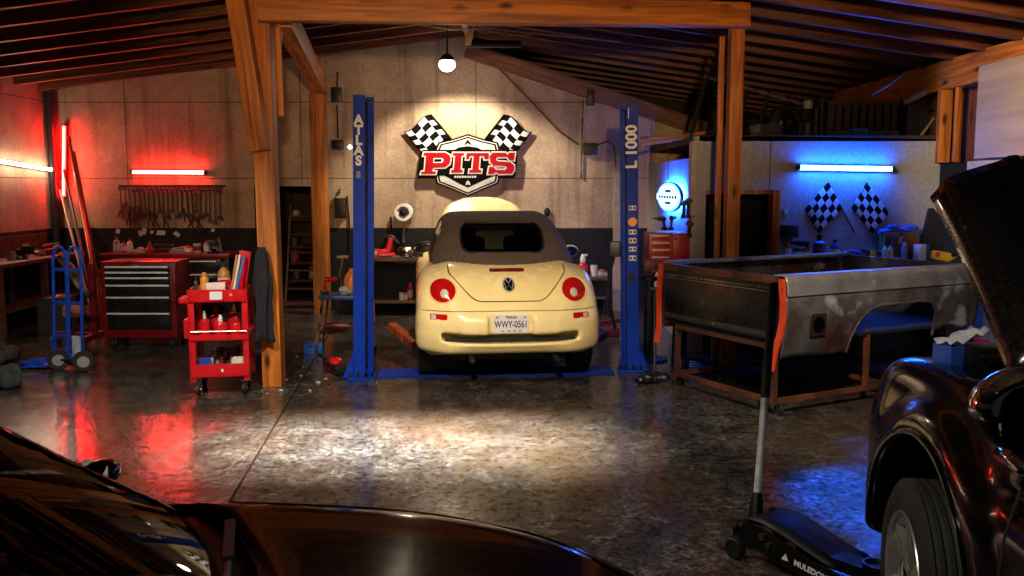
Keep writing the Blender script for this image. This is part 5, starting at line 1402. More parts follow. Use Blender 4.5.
# ---- bench at the other side of the car
x0_, x1_ = W(570, 275, BYb).x, W(611, 275, BYb).x
zc = W(590, 277, BYb).z
bc = thing('back_bench', 'small dark bench with red bottle and white cup behind the car', 'workbench', ((x0_+x1_)/2, BYb, 0))
m = MB(); m.box(((x0_+x1_)/2, BYb+.2, zc-.025), (x1_-x0_, .45, .05), None, .006); m.build('bench_top', DARKW, bc, world=True)
for x in (x0_+.04, x1_-.04):
    for y in (BYb+.03, BYb+.38): m = MB(); m.box((x, y, (zc-.05)/2), (.05,.05,zc-.05)); m.build('leg', STEELD, bc, world=True)
m = MB(); m.box(((x0_+x1_)/2, BYb+.2, .25), (x1_-x0_-.05, .38, .03)); m.build('shelf', DARKW, bc, world=True)
t = thing('red_pump_bottle', 'red and white pump bottle on the small bench beside the car', 'bottle', on(583, BYb+.12, zc))
m = MB(); m.lathe([(.065,0),(.07,.01),(.07,.14),(.05,.17),(.03,.19)], None, 16); m.build('body', REDB, t)
m = MB(); m.lathe([(.03,.18),(.04,.22),(.03,.27),(.02,.3)], None, 12); m.box((.02,0,.29),(.08,.025,.025)); m.build('pump', WHITEP, t)
m = MB(); m.lathe([(.04,0),(.05,.15),(.045,.15),(.038,.01),(.001,.01)], None, 18); solo('white_cup', m, WHITEP, 'white cup on the small bench beside the red pump bottle', 'cup', on(594, BYb+.12, zc))
tin('tin', on(601, BYb+.12, zc), .09, .05, pm_('a8784a'), 'tan tin on the small bench next to the white cup')
tin('tin', on(605, BYb+.12, zc), .07, .04, pm_('7a5a40'), 'brown tin at the end of the small bench')
m = MB(); m.box((0,0,.05), (.5,.25,.1), None, .02); m.bar((-.25,0,.1),(.3,.1,.16),.05,.05); solo('red_trolley_jack', m, REDD, 'dull red jack lying on the floor behind the car near the blue column', 'jack', (W(598, 335, 10.6).x, 10.6, 0))
# ---- tool stool with an orange jug
sq = G(335, 360)
ts = thing('tool_stand', 'steel legged work stand holding tools beside the blue lift column', 'work stand', (sq.x+.02, 9.35, 0))
zt = .62
m = MB(); m.box((0,0,zt), (.42,.36,.04), None, .01); m.build('top_tray', pm_('26406e'), ts)
for x, y in ((-.17,-.14),(.17,-.14),(-.17,.14),(.17,.14)):
    m = MB(); m.bar((x,y,zt-.02),(x*1.5,y*1.3,0), .025, .025); m.build('leg', STEEL, ts)
m = MB(); m.box((0,0,.25), (.44,.34,.015)); m.build('shelf', STEELD, ts)
tp = lambda x, y, z=zt+.02: ts.matrix_basis @ Vector((x, y, z))
t = thing('orange_jug', 'orange jug standing on the work stand beside the blue column', 'jug', tp(.10,.05))
m = MB(); m.lathe([(.075,0),(.085,.02),(.085,.14),(.06,.2),(.03,.23),(.03,.26)], None, 18); m.build('body', pm_('c06a1c'), t)
m = MB(); m.tube([(.05,0,.2),(.12,0,.2),(.13,0,.12),(.085,0,.06)], .012); m.build('handle', pm_('c06a1c'), t)
drill(tp(-.15,-.05), 'red impact driver on the work stand', -1.3, REDB, .9)
m = MB(); m.ball((0,0,.05), .06, 10, (1,.8,.8)); m.cyl((0,0,.05),(.09,-.03,.03),.02); solo('grey_glove', m.jitter(.006, 9), pm_('8b8a88', .9), 'grey glove lying on the work stand near the orange jug', 'glove', tp(.05,-.12))
m = MB(); m.tube([(0,0,0),(-.02,0,.2),(.02,0,.36)], .012); m.box((.02,0,.38),(.12,.03,.03)); solo('t_handle', m, STEEL, 't-shaped steel handle standing on the work stand', 'tool', tp(-.02,.1))
m = MB(); m.tube([(-.13,0,.03),(0,0,.04),(.12,.02,.03)], [.03,.045,.03], 10); solo('impact_gun', m, REDD, 'dark red impact gun on the lower shelf of the work stand', 'power tool', ts.matrix_basis @ Vector((-.05,0,.265)))
# ---- blue box and bits on the floor
p = G(314, 353); t = thing('blue_tool_box', 'small bright blue tool box on the floor near the work stand', 'tool box', p, .1)
m = MB(); m.box((0,0,.055), (.2,.13,.11), None, .012); m.build('body', mat('case_blue', '1a55b8', .4), t)
m = MB(); m.box((0,0,.12), (.205,.135,.025), None, .01); m.build('lid', mat('case_blue_dark', '164592', .4), t)
m = MB(); m.tube([(-.04,-.07,.1),(-.04,-.085,.1),(.04,-.085,.1),(.04,-.07,.1)], .006); m.build('handle', BLACKP, t)
p = G(336, 372); t = thing('floor_jack_stand', 'small red and black jack on the floor next to the blue tool box', 'jack', p, .5)
m = MB(); m.box((0,0,.05), (.14,.4,.08), None, .015); m.build('body', BLACKP, t)
m = MB(); m.lathe([(.06,.09),(.065,.12),(.03,.14)], None, 12); m.build('pad', REDB, t)
m = MB(); m.bar((0,.1,.06),(-.05,.42,.12), .025, .025); m.build('lever', STEEL, t)
rnd = random.Random(4)
for k, (px, py) in enumerate(((288,358),(297,357),(301,376),(287,380),(318,383),(326,379),(281,391),(268,394),(347,352),(350,343),(338,374),(303,367),(356,388),(331,391),(377,383),(395,375),(310,391),(262,391))):
    s = rnd.uniform(.007,.018); m = MB(); m.box((0,0,s*.4), (s*2.2, s*1.5, s*.8), (0,0,rnd.uniform(0,3)), s*.2); m.jitter(s*.2, k)
    solo('floor_scrap', m, pm_(rnd.choice(['8a857c','6a5c4a','a9a49a','4a3a28'])), 'small loose scrap lying on the concrete near the blue column and work stand', 'scrap', G(px, py), 0, 'scraps on the floor')
# ridge pipe and wires above
q0, q1 = W(466, 43.5, 11.2), W(521, 44, 11.2)
m = MB(); m.tube([Vector((0,0,0)), q1-q0], .045, 14); solo('ridge_duct', m, STEELD, 'short dark round duct hung under the rafters near the flood lamp', 'duct', q0)
q0, q1 = W(474, 16, 10.4), W(468, 44, 11.0)
member('ridge_hanger', q0, q1, .07, .05, 'short orange timber hanger at the ridge beside the flood lamp', 'hanger')
for k, (pts, lab) in enumerate(((((413,24),(455,30),(480,28),(620,42)), 'pale wire strung below the ridge in front of the rafters'), (((476,30),(486,34),(497,28),(503,36),(540,34)), 'tangled orange wire near the ridge hanger'))):
    Q = [W(x, y, 10.6) for x, y in pts]; m = MB(); m.tube([v-Q[0] for v in Q], .008, 6); solo('roof_wire', m, mat('wire_%d' % k, 'b59a78' if k == 0 else 'a85a20', .5), lab, 'wire', Q[0])
# ================================================================ office side: small chest, bench, truck bed on its frame, floor jack
# ---- small red chest on a stand at the office side wall
chx = XO-.02
a, b = WX(649, 264, chx-.5), WX(690, 264, chx)
cy_ = 9.46
zc2 = W(667, 266, cy_).z; zt2 = W(667, 233, cy_).z
t = thing('small_tool_chest', 'small wide red tool chest below the lit round sign, behind the truck bed', 'tool chest', (0,0,0))
xl, xr = W(649, 250, cy_).x, min(XO-.03, W(690, 250, cy_).x)
t.location = ((xl+xr)/2, cy_, 0); t.matrix_basis = Matrix.Translation(t.location)
m = MB(); m.box(((xl+xr)/2, cy_+.2, (zc2+zt2)/2), (xr-xl, .4, zt2-zc2), None, .01); m.build('body', mat('chest_red', 'a5121a', .4), t, world=True)
for k in range(4):
    z = zt2-.045-.075*k
    m = MB(); m.box((xl+.12, cy_-.006, z), (.19, .03, .06), None, .004); d = m.build('drawer', MATS['chest_red'], t, world=True)
    m = MB(); m.box((xl+.12, cy_-.027, z+.018), (.18, .014, .012)); m.build('handle', ALU, d, world=True)
m = MB(); m.box((xl+.33, cy_-.006, (zc2+zt2)/2), (xr-xl-.27, .03, zt2-zc2-.04), None, .004); m.build('door', MATS['chest_red'], t, world=True)
m = MB(); m.cyl((xl+.27, cy_-.01, zt2-.06), (xl+.27, cy_-.03, zt2-.06), .012); m.build('lock', CHROME, t, world=True)
t = thing('chest_stand', 'dark steel stand under the small red chest', 'stand', ((xl+xr)/2, cy_, 0))
m = MB(); m.box(((xl+xr)/2, cy_+.2, zc2-.03), (xr-xl, .4, .05)); m.build('top', STEELD, t, world=True)
for x in (xl+.04, xr-.04):
    for y in (cy_+.03, cy_+.37): m = MB(); m.box((x, y, (zc2-.05)/2), (.045,.045,zc2-.06)); m.build('leg', STEELD, t, world=True)
m = MB(); m.box(((xl+xr)/2, cy_+.2, .3), (xr-xl-.05, .35, .03)); m.build('shelf', STEELD, t, world=True)
oz = lambda px, z, y: on(px, y, z)
drill(on(663, cy_+.2, zt2+.014), 'black drill standing on the small red chest below the lit sign', .6, BLACKP, .75)
drill(on(671, cy_+.22, zt2+.014), 'dark blue drill on the small red chest', -.5, pm_('222c44'), .8)
for k, (px, py, s, lab) in enumerate(((684.5,205,.9,'black drill hanging on the office side wall beside the lit sign'),(689,203,1.0,'black grinder hanging on the office side wall near its corner'),(690,226,.7,'small black tool hanging below the drills on the office side wall'))):
    q = WX(px, py, XO-.06)
    t = thing('hanging_power_tool', lab, 'power tool', q)
    m = MB(); m.tube([(0,-.05,.02),(0,.06,.02)], [.03,.035], 10); m.tube([(0,.03,.02),(0,.04,-.12*s)], .02, 8); m.build('body', BLACKP, t)
    m = MB(); m.box((0,.04,-.14*s), (.05,.08,.04), None, .008); m.build('battery', STEELD, t)
    m = MB(); m.tube([(.0,0,.04),(.02,0,.1),(.055,0,.1)], .005, 6); m.build('hook', STEEL, t)
# red vise by the lift column
vise(on(656, 9.0, .0)+Vector((0,0,.93)), 'dark red vise on a pedestal beside the blue column and small chest', .3, REDD, .9) if False else None
t = thing('bench_vise', 'dark red vise on a pedestal between the blue column and the small chest', 'vise', (W(650, 300, 9.0).x, 9.05, 0))
m = MB(); m.lathe([(.2,0),(.2,.02),(.05,.04),(.045,.8),(.1,.82),(.1,.85)], None, 16); m.build('pedestal', STEELD, t)
m = MB(); m.box((0,0,.92), (.1,.18,.1), None, .015); m.box((0,-.05,.99), (.15,.06,.06), None, .01); m.box((0,-.15,.97), (.15,.05,.09), None, .01); m.build('body', REDD, t)
m = MB(); m.cyl((0,-.18,.93),(0,-.27,.93),.016); m.cyl((-.1,-.26,.93),(.1,-.26,.93),.008); m.build('handle', STEEL, t)
# tubular stand and dark clutter on the floor near it
t = thing('folding_trestle', 'thin black folding trestle standing between the blue column and truck bed', 'trestle', (1.45, 8.45, 0))
for x in (-.1, .1):
    for s in (-1, 1): m = MB(); m.tube([(x, 0, .78), (x*1.25, s*.26, .0)], .013); m.build('leg', BLACKP, t)
m = MB(); m.box((0,0,.79), (.3,.09,.035), None, .008); m.build('top_bar', BLACKP, t)
heap('cable_heap', G(651, 383), .14, .13, BLACKP, 'black heap of hoses on the floor under the truck bed end', 'hose heap', 21, (1.2,.8))
q = G(686, 378); m = MB()
for k in range(5): m.tube([(.13*math.cos(a)+.01*k, .1*math.sin(a)*(1-.08*k), .02+.022*k) for a in np.linspace(0, 2*PI, 21)[:-1]], .011, 6, closed=True)
solo('blue_hose_coil', m, mat('hose_blue', '1440b0', .4), 'coil of blue air hose lying on the floor at the truck bed end', 'hose', G(694, 372))

# ---- bench along the office wall
by0 = YO-.40
zo = W(800, 262, by0).z
xo0, xo1 = W(700, 262, by0).x+.05, XR-.03
t = thing('office_bench', 'long brown timber workbench along the pale office wall below the checkered flags', 'workbench', ((xo0+xo1)/2, by0, 0))
m = MB(); m.box(((OD1+.12+xo1)/2, by0+.2, zo-.025), (xo1-OD1-.12, .38, .05), None, .006); m.build('bench_top', DARKW, t, world=True)
for x in (OD1+.2, (OD1+xo1)/2, xo1-.05):
    for y in (by0+.06, by0+.34): m = MB(); m.box((x, y, (zo-.05)/2), (.09,.09,zo-.05)); m.build('leg', DARKW, t, world=True)
m = MB(); m.box(((OD1+.12+xo1)/2, by0+.2, .32), (xo1-OD1-.2, .3, .03)); m.build('shelf', DARKW, t, world=True)
m = MB(); m.box(((OD1+.12+xo1)/2, by0+.03, zo-.1), (xo1-OD1-.2, .04, .13)); m.build('apron', DARKW, t, world=True)
def ob(px, dy=.2): return on(px, by0+dy*.8, zo+.001)
rz_ = by0
bottle('spray_bottle', ob(788,.3), .22, .03, pm_('8a4a34'), pm_('3a2018'), 'slim reddish bottle on the office bench near the doorway')
tin('tin', ob(797,.15), .13, .045, pm_('2a3f70'), 'blue tin on the office bench near the doorway')
tin('tin', ob(806,.15), .13, .045, pm_('8a4030'), 'red-brown tin on the office bench beside the blue tin')
t = thing('blue_canister', 'tall blue canister on the office bench under the first checkered flag', 'canister', ob(819,.2))
m = MB(); m.lathe([(.06,0),(.062,.01),(.062,.18),(.045,.2),(.02,.21)], None, 18); m.build('body', pm_('223c80', .35), t)
m = MB(); m.lathe([(.025,.2),(.03,.25),(.02,.27)], None, 12); m.build('cap', BLACKP, t)
drill(ob(807,.34), 'dark drill standing behind the tins on the office bench', .9, pm_('20242c'), 1.0)
bottle('blue_bottle', ob(835,.2), .22, .05, pm_('2a4890', .3), BLACKP, 'blue bottle with black cap on the office bench between the two flags')
tin('jar', ob(843,.36), .11, .032, pm_('b8a898'), 'pale small jar on the office bench next to the blue bottle')
m = MB(); m.box((0,0,.03), (.22,.14,.06), None, .02); m.tube([(-.1,0,.07),(0,.02,.1),(.1,0,.08)], .02); solo('blue_sander', m, pm_('2c4a94'), 'blue sander lying on the office bench', 'power tool', ob(851,.15))
for k, (px, dy, d, c, lab) in enumerate(((862,.2,(.09,.09,.07),'20304e','dark blue box on the office bench'),(868,.3,(.12,.1,.11),'2a2620','dark carton on the office bench behind the small boxes'),(875,.15,(.08,.08,.06),'4a4438','grey-brown box on the office bench'),(881,.25,(.1,.09,.1),'6a4a28','tan box on the office bench beside the white cans'))):
    carton('small_box', ob(px,dy), d, pm_(c), lab, rot=.2*k)
for k, (px, h, c, lab) in enumerate(((873,.13,'c79a3a','yellow spray can in front of the boxes on the office bench'),(885,.155,'b5b3ac','white spray can on the office bench, the one nearer the flags'),(890.5,.155,'bcb9b0','white spray can on the office bench, the one nearer the silver tin'),(904.5,.19,'7a8cae','blue-grey spray can on the office bench beside the silver tin'))):
    spray('spray_can', ob(px,.1), h, .027, pm_(c), pm_('d0ccc4' if k else 'a06a20'), lab)
tin('silver_tin', ob(896.5,.22), .25, .055, mat('tin_silver', '8f8880', .3, .9), 'tall silver tin with brown band standing on the office bench', lidm=pm_('7a4020'))
carton('cardboard_box', ob(889,.36), (.16,.12,.28), pm_('8a6a44', .8), 'tall tan carton at the wall on the office bench', rot=.05)
carton('cardboard_box', ob(908,.36), (.17,.14,.28), pm_('7a4a2c', .8), 'brown carton behind the spray cans on the office bench', rot=-.08)
m = MB(); m.tube([(-.22,0,.0),(0,0,.03),(.22,0,0)], .03, 8); m.ball((.12,0,.05), .06, 10, (1.2,.7,.5)); m.ball((-.08,0,.05), .05, 10, (1.4,.7,.5)); solo('blue_rag', m.jitter(.006, 4), pm_('3a5aa8', .9), 'blue rag draped over the cartons at the wall', 'rag', ob(899,.36)+Vector((0,0,.29)))
wallbox('holster', 788, 231, (.17,.1,.13), mat('holster_red', '3a1a18', .6), 'dark red tool holster on the office wall beside the doorway', 'holster', BLACKP, YO)
m = MB(); m.tube([(0,-.03,0),(.0,-.03,-.2),(.01,-.03,-.26)], .012); m.tube([(.03,-.03,0),(.03,-.03,-.16)], .01); solo('hanging_cable', m, BLACKP, 'black cords hanging below the tool holster on the office wall', 'cord', W(787, 237, YO-.0))
wallbox('light_switch', 785, 212, (.05,.02,.07), pm_('9a968c'), 'small grey light switch on the office wall beside the doorway', 'switch', WHITEP, YO)
m = MB(); m.prism([(-.12,0),(.14,0),(.1,.3),(.02,.52),(-.03,.52),(-.08,.3)], Matrix(((1,0,0,0),(0,0,-1,.02),(0,1,0,0),(0,0,0,1))), .05, .006); solo('dark_panel_offcut', m, DARK, 'dark pointed offcut leaning against the office wall corner', 'offcut', W(931, 258, YO-.1) * 1.0, rot=(R(-6),0,0)) 
p_ = Vector((4.2, 7.95, 0)); t = thing('jerry_can', 'red can on the floor between the truck bed and the pickup bonnet', 'can', p_, .3)
m = MB(); m.box((0,0,.17), (.18,.28,.34), None, .03); m.build('body', REDB, t)
m = MB(); m.tube([(0,-.08,.34),(0,-.07,.39),(0,.06,.39),(0,.08,.34)], .014); m.build('handle', REDB, t)
m = MB(); m.cyl((0,.1,.33),(0,.13,.38), .025); m.build('cap', BLACKP, t)
# ---- truck bed shell on its wheeled frame
P0 = Vector((2.03, 6.72, 0)); ang = R(28)
bed = thing('truck_bed', 'bare rusty truck bed shell with dark tailgate on a wheeled frame', 'truck bed', P0, ang)
BL, BWd, BT, BB = 2.25, 1.45, 1.085, .56
def rust_mat(name, base, base2, rust, amt, white=None, rough=.5, metal=.5):
    m, nt, b, out = _nt(name); L = nt.links
    tc = N(nt, 'ShaderNodeTexCoord')
    n1 = N(nt, 'ShaderNodeTexNoise'); n1.inputs['Scale'].default_value = 3.2; n1.inputs['Detail'].default_value = 10; n1.inputs['Roughness'].default_value = .65; L.new(tc.outputs['Object'], n1.inputs[0])
    n2 = N(nt, 'ShaderNodeTexNoise'); n2.inputs['Scale'].default_value = 1.9; n2.inputs['Detail'].default_value = 11; n2.inputs['Roughness'].default_value = .7
    mp = N(nt, 'ShaderNodeMapping'); mp.inputs['Location'].default_value = (3.1,1.7,.4); L.new(tc.outputs['Object'], mp.inputs[0]); L.new(mp.outputs[0], n2.inputs[0])
    r1 = ramp(nt, n1.outputs[0], [(.3, srgb(base2)), (.65, srgb(base))])
    r2 = ramp(nt, n2.outputs[0], [(.62-amt*.25, (0,0,0)), (.72-amt*.2, (1,1,1))])
    mx = N(nt, 'ShaderNodeMixRGB'); mx.inputs[2].default_value = srgb(rust); L.new(r2.outputs[0], mx.inputs[0]); L.new(r1.outputs[0], mx.inputs[1]); src = mx.outputs[0]
    if white:
        n3 = N(nt, 'ShaderNodeTexNoise'); n3.inputs['Scale'].default_value = 2.6; n3.inputs['Detail'].default_value = 8
        mp3 = N(nt, 'ShaderNodeMapping'); mp3.inputs['Location'].default_value = (7.3,2.2,5.1); L.new(tc.outputs['Object'], mp3.inputs[0]); L.new(mp3.outputs[0], n3.inputs[0])
        r3 = ramp(nt, n3.outputs[0], [(.60, (0,0,0)), (.67, (.8,.8,.8))])
        m3 = N(nt, 'ShaderNodeMixRGB'); m3.inputs[2].default_value = srgb(white); L.new(r3.outputs[0], m3.inputs[0]); L.new(src, m3.inputs[1]); src = m3.outputs[0]
    L.new(src, b.inputs['Base Color']); b.inputs['Metallic'].default_value = metal
    rr = ramp(nt, n2.outputs[0], [(.4, (rough-.1,)*3), (.7, (rough+.3,)*3)]); L.new(rr.outputs[0], b.inputs['Roughness'])
    bp = N(nt, 'ShaderNodeBump'); bp.inputs['Strength'].default_value = .3; bp.inputs['Distance'].default_value = .01; L.new(n1.outputs[0], bp.inputs['Height']); L.new(bp.outputs[0], b.inputs['Normal'])
    MATS[name] = m; return m
BARE = rust_mat('bare_bed_steel', '6f6964', '343130', '45220f', .66, 'c4c1bf', .45, .25)
BAREU = rust_mat('bare_bed_rail_steel', '938c86', '5a5550', '5a3018', .34, 'd0cecc', .4, .25)
GATE = rust_mat('black_tailgate_paint', '1d1a19', '100e0e', '6a3416', .30, None, .3, .1)
ORED = mat('orange_primer_edge', 'd2401a', .45, dirt='6a1c0c', dirt_amt=.2)
RUSTF = rust_mat('rusty_frame_steel', '5a3020', '3a2018', '7a3c1c', .5, None, .6, .2)
# near side: outer skin with wheel arch, rolled top rail (local x along the side, y inward, z up)
def sideprof(z):           # how far the skin bows outward (negative y) at a height
    t_ = (z-.50)/(BT-.5)
    return -.05*math.sin(PI*min(1, max(0, t_*.95))) - .015*max(0, t_-.85)*6
arch = [(.98,.0),(.99,.62),(1.03,.72),(1.12,.785),(1.25,.80),(1.62,.80),(1.70,.785),(1.76,.72),(1.79,.62),(1.80,.0)]
def archz(x):
    if x < .70 or x > 1.72: return None
    # bottom edge of the skin over the wheel opening
    pts = [(.70,.44),(.74,.60),(.80,.71),(.90,.785),(1.02,.81),(1.5,.815),(1.62,.80),(1.69,.74),(1.72,.5)]
    for (x0_, z0_), (x1__, z1_) in zip(pts, pts[1:]):
        if x0_ <= x <= x1__: return z0_ + (z1_-z0_)*(x-x0_)/(x1__-x0_)
def botz(x):
    a_ = archz(x)
    if a_ is not None: return a_
    return (.455 + .03*math.sin(x*9)*.3) if x < .7 else .56 + .02*math.sin(x*14)
xs = sorted(set([2.16, 2.2, 0.0,.02,.06] + [i*.04 for i in range(1, 53)] + [.70,.705,.72,.74,.76,1.60,1.66,1.69,1.71,1.72,1.725] + [BL]))
xs = [x for x in xs if x <= BL]
crease = .93
rows = []
for x in xs:
    zb_ = botz(x); row = []
    for k in range(13):
        z = zb_ + (crease-zb_)*k/12
        row.append(Vector((x, sideprof(z), z)))
    rows.append(row)
m = MB(); m.grid(rows); sk = m.build('side_panel', BARE, bed, 40, thick=.012)
# upper band and rail
rows = []
for x in xs:
    e = .02*math.sin(PI*min(1, max(0,(x-BL+.12)/.12))*.5) if x > BL-.12 else 0
    y0 = sideprof(crease)
    rows.append([Vector((x, y0-.002, crease)), Vector((x, y0-.018, crease+.008)), Vector((x, y0-.014, crease+.03)), Vector((x, y0-.004+.0, BT-.05)), Vector((x, y0+.006, BT-.018)), Vector((x, y0+.025, BT)), Vector((x, y0+.13, BT)), Vector((x, y0+.14, BT-.03))])
m = MB(); m.grid(rows); m.build('top_rail', BAREU, bed, 30, thick=.01)
m = MB(); m.prism(rrect(.335,.70,.085,.085,.02), Matrix(((1,0,0,0),(0,0,-1,sideprof(.7)-.007),(0,1,0,0),(0,0,0,1))), .006); pf_ = m.build('filler_recess', rust_mat('filler_rust', '4a3020', '2a1c14', '6a3a1c', .5), bed)
m = MB(); m.prism(circle(.335,.70,.062,24), Matrix(((1,0,0,0),(0,0,-1,sideprof(.7)-.014),(0,1,0,0),(0,0,0,1))), .004); m.build('filler_hole', mat('hole_black', '020202', .9, spec=.05), pf_)
m = MB(); m.tube([(x, sideprof(archz(x))-.004, archz(x)) for x in np.linspace(.701, 1.719, 40)], .012, 8); m.build('arch_lip', BARE, bed, 60)
# orange-primed open edges at the tail corner
def edge_strip(name, y0, sgn):
    pts = [(0,BT-.02),( -.012,BT-.12),(-.012,.9),(0,.75),(.0,.62),(.012,.52),(.04,.43),(.07,.37)]
    m = MB()
    P = [Vector((-.015-(.05*(max(0,(.78-z))/.38)**1.6), y0+sgn*(sideprof(z)), z)) for _, z in pts]
    for p_, q_ in zip(P, P[1:]): m.bar(p_, q_+(q_-p_)*.05, .05, .022, up=(1,0,0))
    return m.build(name, ORED, bed)
edge_strip('primed_edge', 0.015, 1)
# far side panel, floor, front bulkhead
rows = [[Vector((x, BWd + (-sideprof(z)), z)) for z in np.linspace(max(botz(x), .5), BT, 10)] for x in xs]
m = MB(); m.grid(rows); m.build('side_panel', BARE, bed, 40, thick=.012)
m = MB(); m.box((BL/2, BWd-.05, BT), (BL, .12, .03), None, .01); m.build('top_rail', BAREU, bed)
edge_strip('primed_edge', BWd-.015, -1)
m = MB(); m.box((BL/2, BWd/2, .57), (BL-.02, BWd-.06, .025)); m.build('bed_floor', DARK, bed)
for s_, y0 in ((-1, BWd),):
    m = MB(); m.box((1.21, y0+s_*.17, .70), (1.05, .22, .24), None, .06); m.build('wheel_house', DARK, bed)
m = MB(); m.box((BL-.02, BWd/2, .82), (.03, BWd-.06, .52), None, .008); m.build('bulkhead', BARE, bed)
# tailgate
m = MB(); m.box((.0, BWd/2, (BT-.03+.60)/2), (.04, BWd-.09, BT-.03-.60), None, .012); tg = m.build('tailgate', GATE, bed)
m = MB(); m.box((-.006, BWd/2, BT-.035), (.055, BWd-.09, .06), None, .012); m.build('gate_top_roll', mat('rusty_top_roll', '5e3520', .45, .3, dirt='241a16', dirt_amt=.5), tg)
m = MB(); m.box((-.028, BWd/2, BT-.10), (.012, BWd-.12, .012), None, .004); m.box((-.026, BWd/2, BT-.125), (.012, BWd-.12, .006)); m.build('gate_moulding', STEEL, tg)
m = MB(); m.box((-.022, BWd/2, .845), (.006, BWd-.2, .30), None, .02); m.build('gate_pressing', GATE, tg)
m = MB(); m.box((-.024, BWd/2, .625), (.02, BWd-.09, .05), None, .008); m.build('gate_bottom_roll', rust_mat('rusted_bottom_roll', '4a4440', '2a2624', '6a3418', .5), tg)
for y in np.linspace(.2, BWd-.2, 5):
    m = MB(); m.cyl((-.03,y,.63),(-.045,y,.63),.008,seg=8); m.build('gate_bolt', STEEL, tg)
# frame with casters
fx0, fx1, fy0, fy1, fz_ = .05, 1.62, .1, 1.25, .115
for nm, p_, q_ in (('bottom_rail',(-.02,fy0-.05,fz_),(1.30,fy0-.05,fz_)),('bottom_rail',(-.02,fy1,fz_),(1.30,fy1,fz_)),('bottom_rail',(0,fy0-.05,fz_),(0,fy1,fz_)),('bottom_rail',(1.28,fy0-.05,fz_),(1.28,fy1,fz_)),
                   ('leg',(0,fy0-.05,fz_),(0,fy0-.05,.56)),('leg',(.02,fy1,fz_),(.02,fy1,.56)),('leg',(1.0,fy0-.05,fz_),(1.0,fy0-.05,.6)),('leg',(1.25,fy1,fz_),(1.25,fy1,.56)),
                   ('top_rail_bar',(.0,fy0,.535),(.0,fy1,.535))):
    m = MB(); m.bar(p_, q_, .036, .036); m.build(nm, RUSTF, bed)
for x, y in ((.06,fy0-.05),(1.24,fy0-.05),(.06,fy1),(1.24,fy1)): caster(bed, (x, y, fz_-.025), .045, .028)
# things resting on the far rail / bench seen over the bed
rp_ = lambda px, dy: on(px, dy, 0)
def bed_pt(x, y, z): return bed.matrix_basis @ Vector((x, y, z))
t = thing('white_carton', 'white and blue carton standing on the far rail of the truck bed', 'box', bed_pt(1.67, BWd-.045, BT+.017), ang+.1) if False else None
cb = on(921.5, by0+.12, zo+.001)
t = thing('white_carton', 'white and blue carton standing on the office bench beside the yellow gloves', 'box', cb, .35)
m = MB(); m.box((0,0,.085), (.13,.09,.17), None, .003); m.build('body', pm_('c9c9c6'), t)
m = MB(); m.box((.04,0,.088), (.052,.093,.172), None, .003); m.build('blue_side', pm_('27408a'), t)
for k in range(4): m = MB(); m.box((-.03,-.0465,.13-.025*k), (.045,.002,.006)); m.build('print_line', pm_('7d8796'), t)
t = thing('yellow_glove_pack', 'yellow pack with a red spot on the office bench beside the white carton', 'pack', on(941, by0+.12, zo+.001))
m = MB(); m.box((0,0,.05), (.2,.12,.1), (0,.15,0), .035); m.ball((.1,0,.04), .055, 10, (1.2,1,.8)); m.build('body', pm_('d6a32e'), t)
m = MB(); m.ball((-.06,-.055,.07), .028, 10, (1,.4,1)); m.build('red_spot', pm_('b5301c'), t)
m = MB(); m.ball((.1,-.03,.06), .04, 10, (1,.8,.7)); m.build('black_patch', BLACKP, t)

# ---- long black floor jack with upright handle
ja, jb = G(757, 549), G(862, 592)
dirj = (jb-ja); dirj.z = 0; dirj.normalize()
yaw = math.atan2(dirj.y, dirj.x)
fj = thing('floor_jack', 'long black floor jack with an upright chrome handle in front of the dark pickup', 'floor jack', ja + dirj*.02, yaw)
BLK = mat('jack_black', '070707', .5, spec=.25)
JL = .74
for s in (-1, 1):
    pr = [(-.05,.06),(-.06,.17),(.02,.185),(.12,.175),(.24,.15),(.40,.11),(.58,.10),(JL,.095),(JL+.02,.05),(JL-.05,.03),(.3,.035),(.1,.07),(.04,.06)]
    m = MB(); m.prism(pr, Matrix(((1,0,0,0),(0,0,-1,s*.135+.008),(0,1,0,0),(0,0,0,1))), .016, .003); sp_ = m.build('side_plate', BLK, fj)
    if s < 0:
        for bx, bz, r in ((-.03,.16,.017),(-.025,.085,.015),(.005,.165,.009),(.13,.145,.017),(.165,.115,.015)):
            m = MB(); m.cyl((bx,-.143,bz),(bx,-.16,bz),r,seg=12); m.build('bolt', STEEL, sp_)
        text('lettering', 'MULEDOX', .036, WLET, sp_, Matrix(((1,0,0,.39),(0,0,-1,-.1455),(0,1,0,.075),(0,0,0,1))) @ rotz(R(-5)), .001, bold=.001)
        m = MB(); m.prism([(-.02,-.012),(.02,-.012),(.004,.02)], Matrix(((1,0,0,.255),(0,0,-1,-.1455),(0,1,0,.088),(0,0,0,1))), .001); m.build('emblem', WLET, sp_)
rows = [[Vector((x, y, z)) for y in (-.125, -.04, .04, .125)] for x, z in ((-.04,.15),(.02,.19),(.1,.195),(.2,.18),(.34,.145),(.42,.125),(.5,.115))]
m = MB(); m.grid(rows); m.build('top_cover', BLK, fj, 40, thick=.01)
m = MB(); m.bar((.25,0,.1),(.64,0,.11), .12, .05); m.build('lift_arm', BLK, fj)
m = MB(); m.lathe([(.03,.09),(.055,.115),(.055,.135),(.062,.14),(.062,.155),(.05,.155),(.045,.145),(.001,.145)], Matrix.Translation((.62,0,.0)), 24); sd = m.build('saddle', BLK, fj)
m = MB(); m.tube([(.62+.058*math.cos(a), .058*math.sin(a), .152) for a in np.linspace(0, 2*PI, 25)[:-1]], .004, 6, closed=True); m.build('saddle_rim', STEEL, sd)
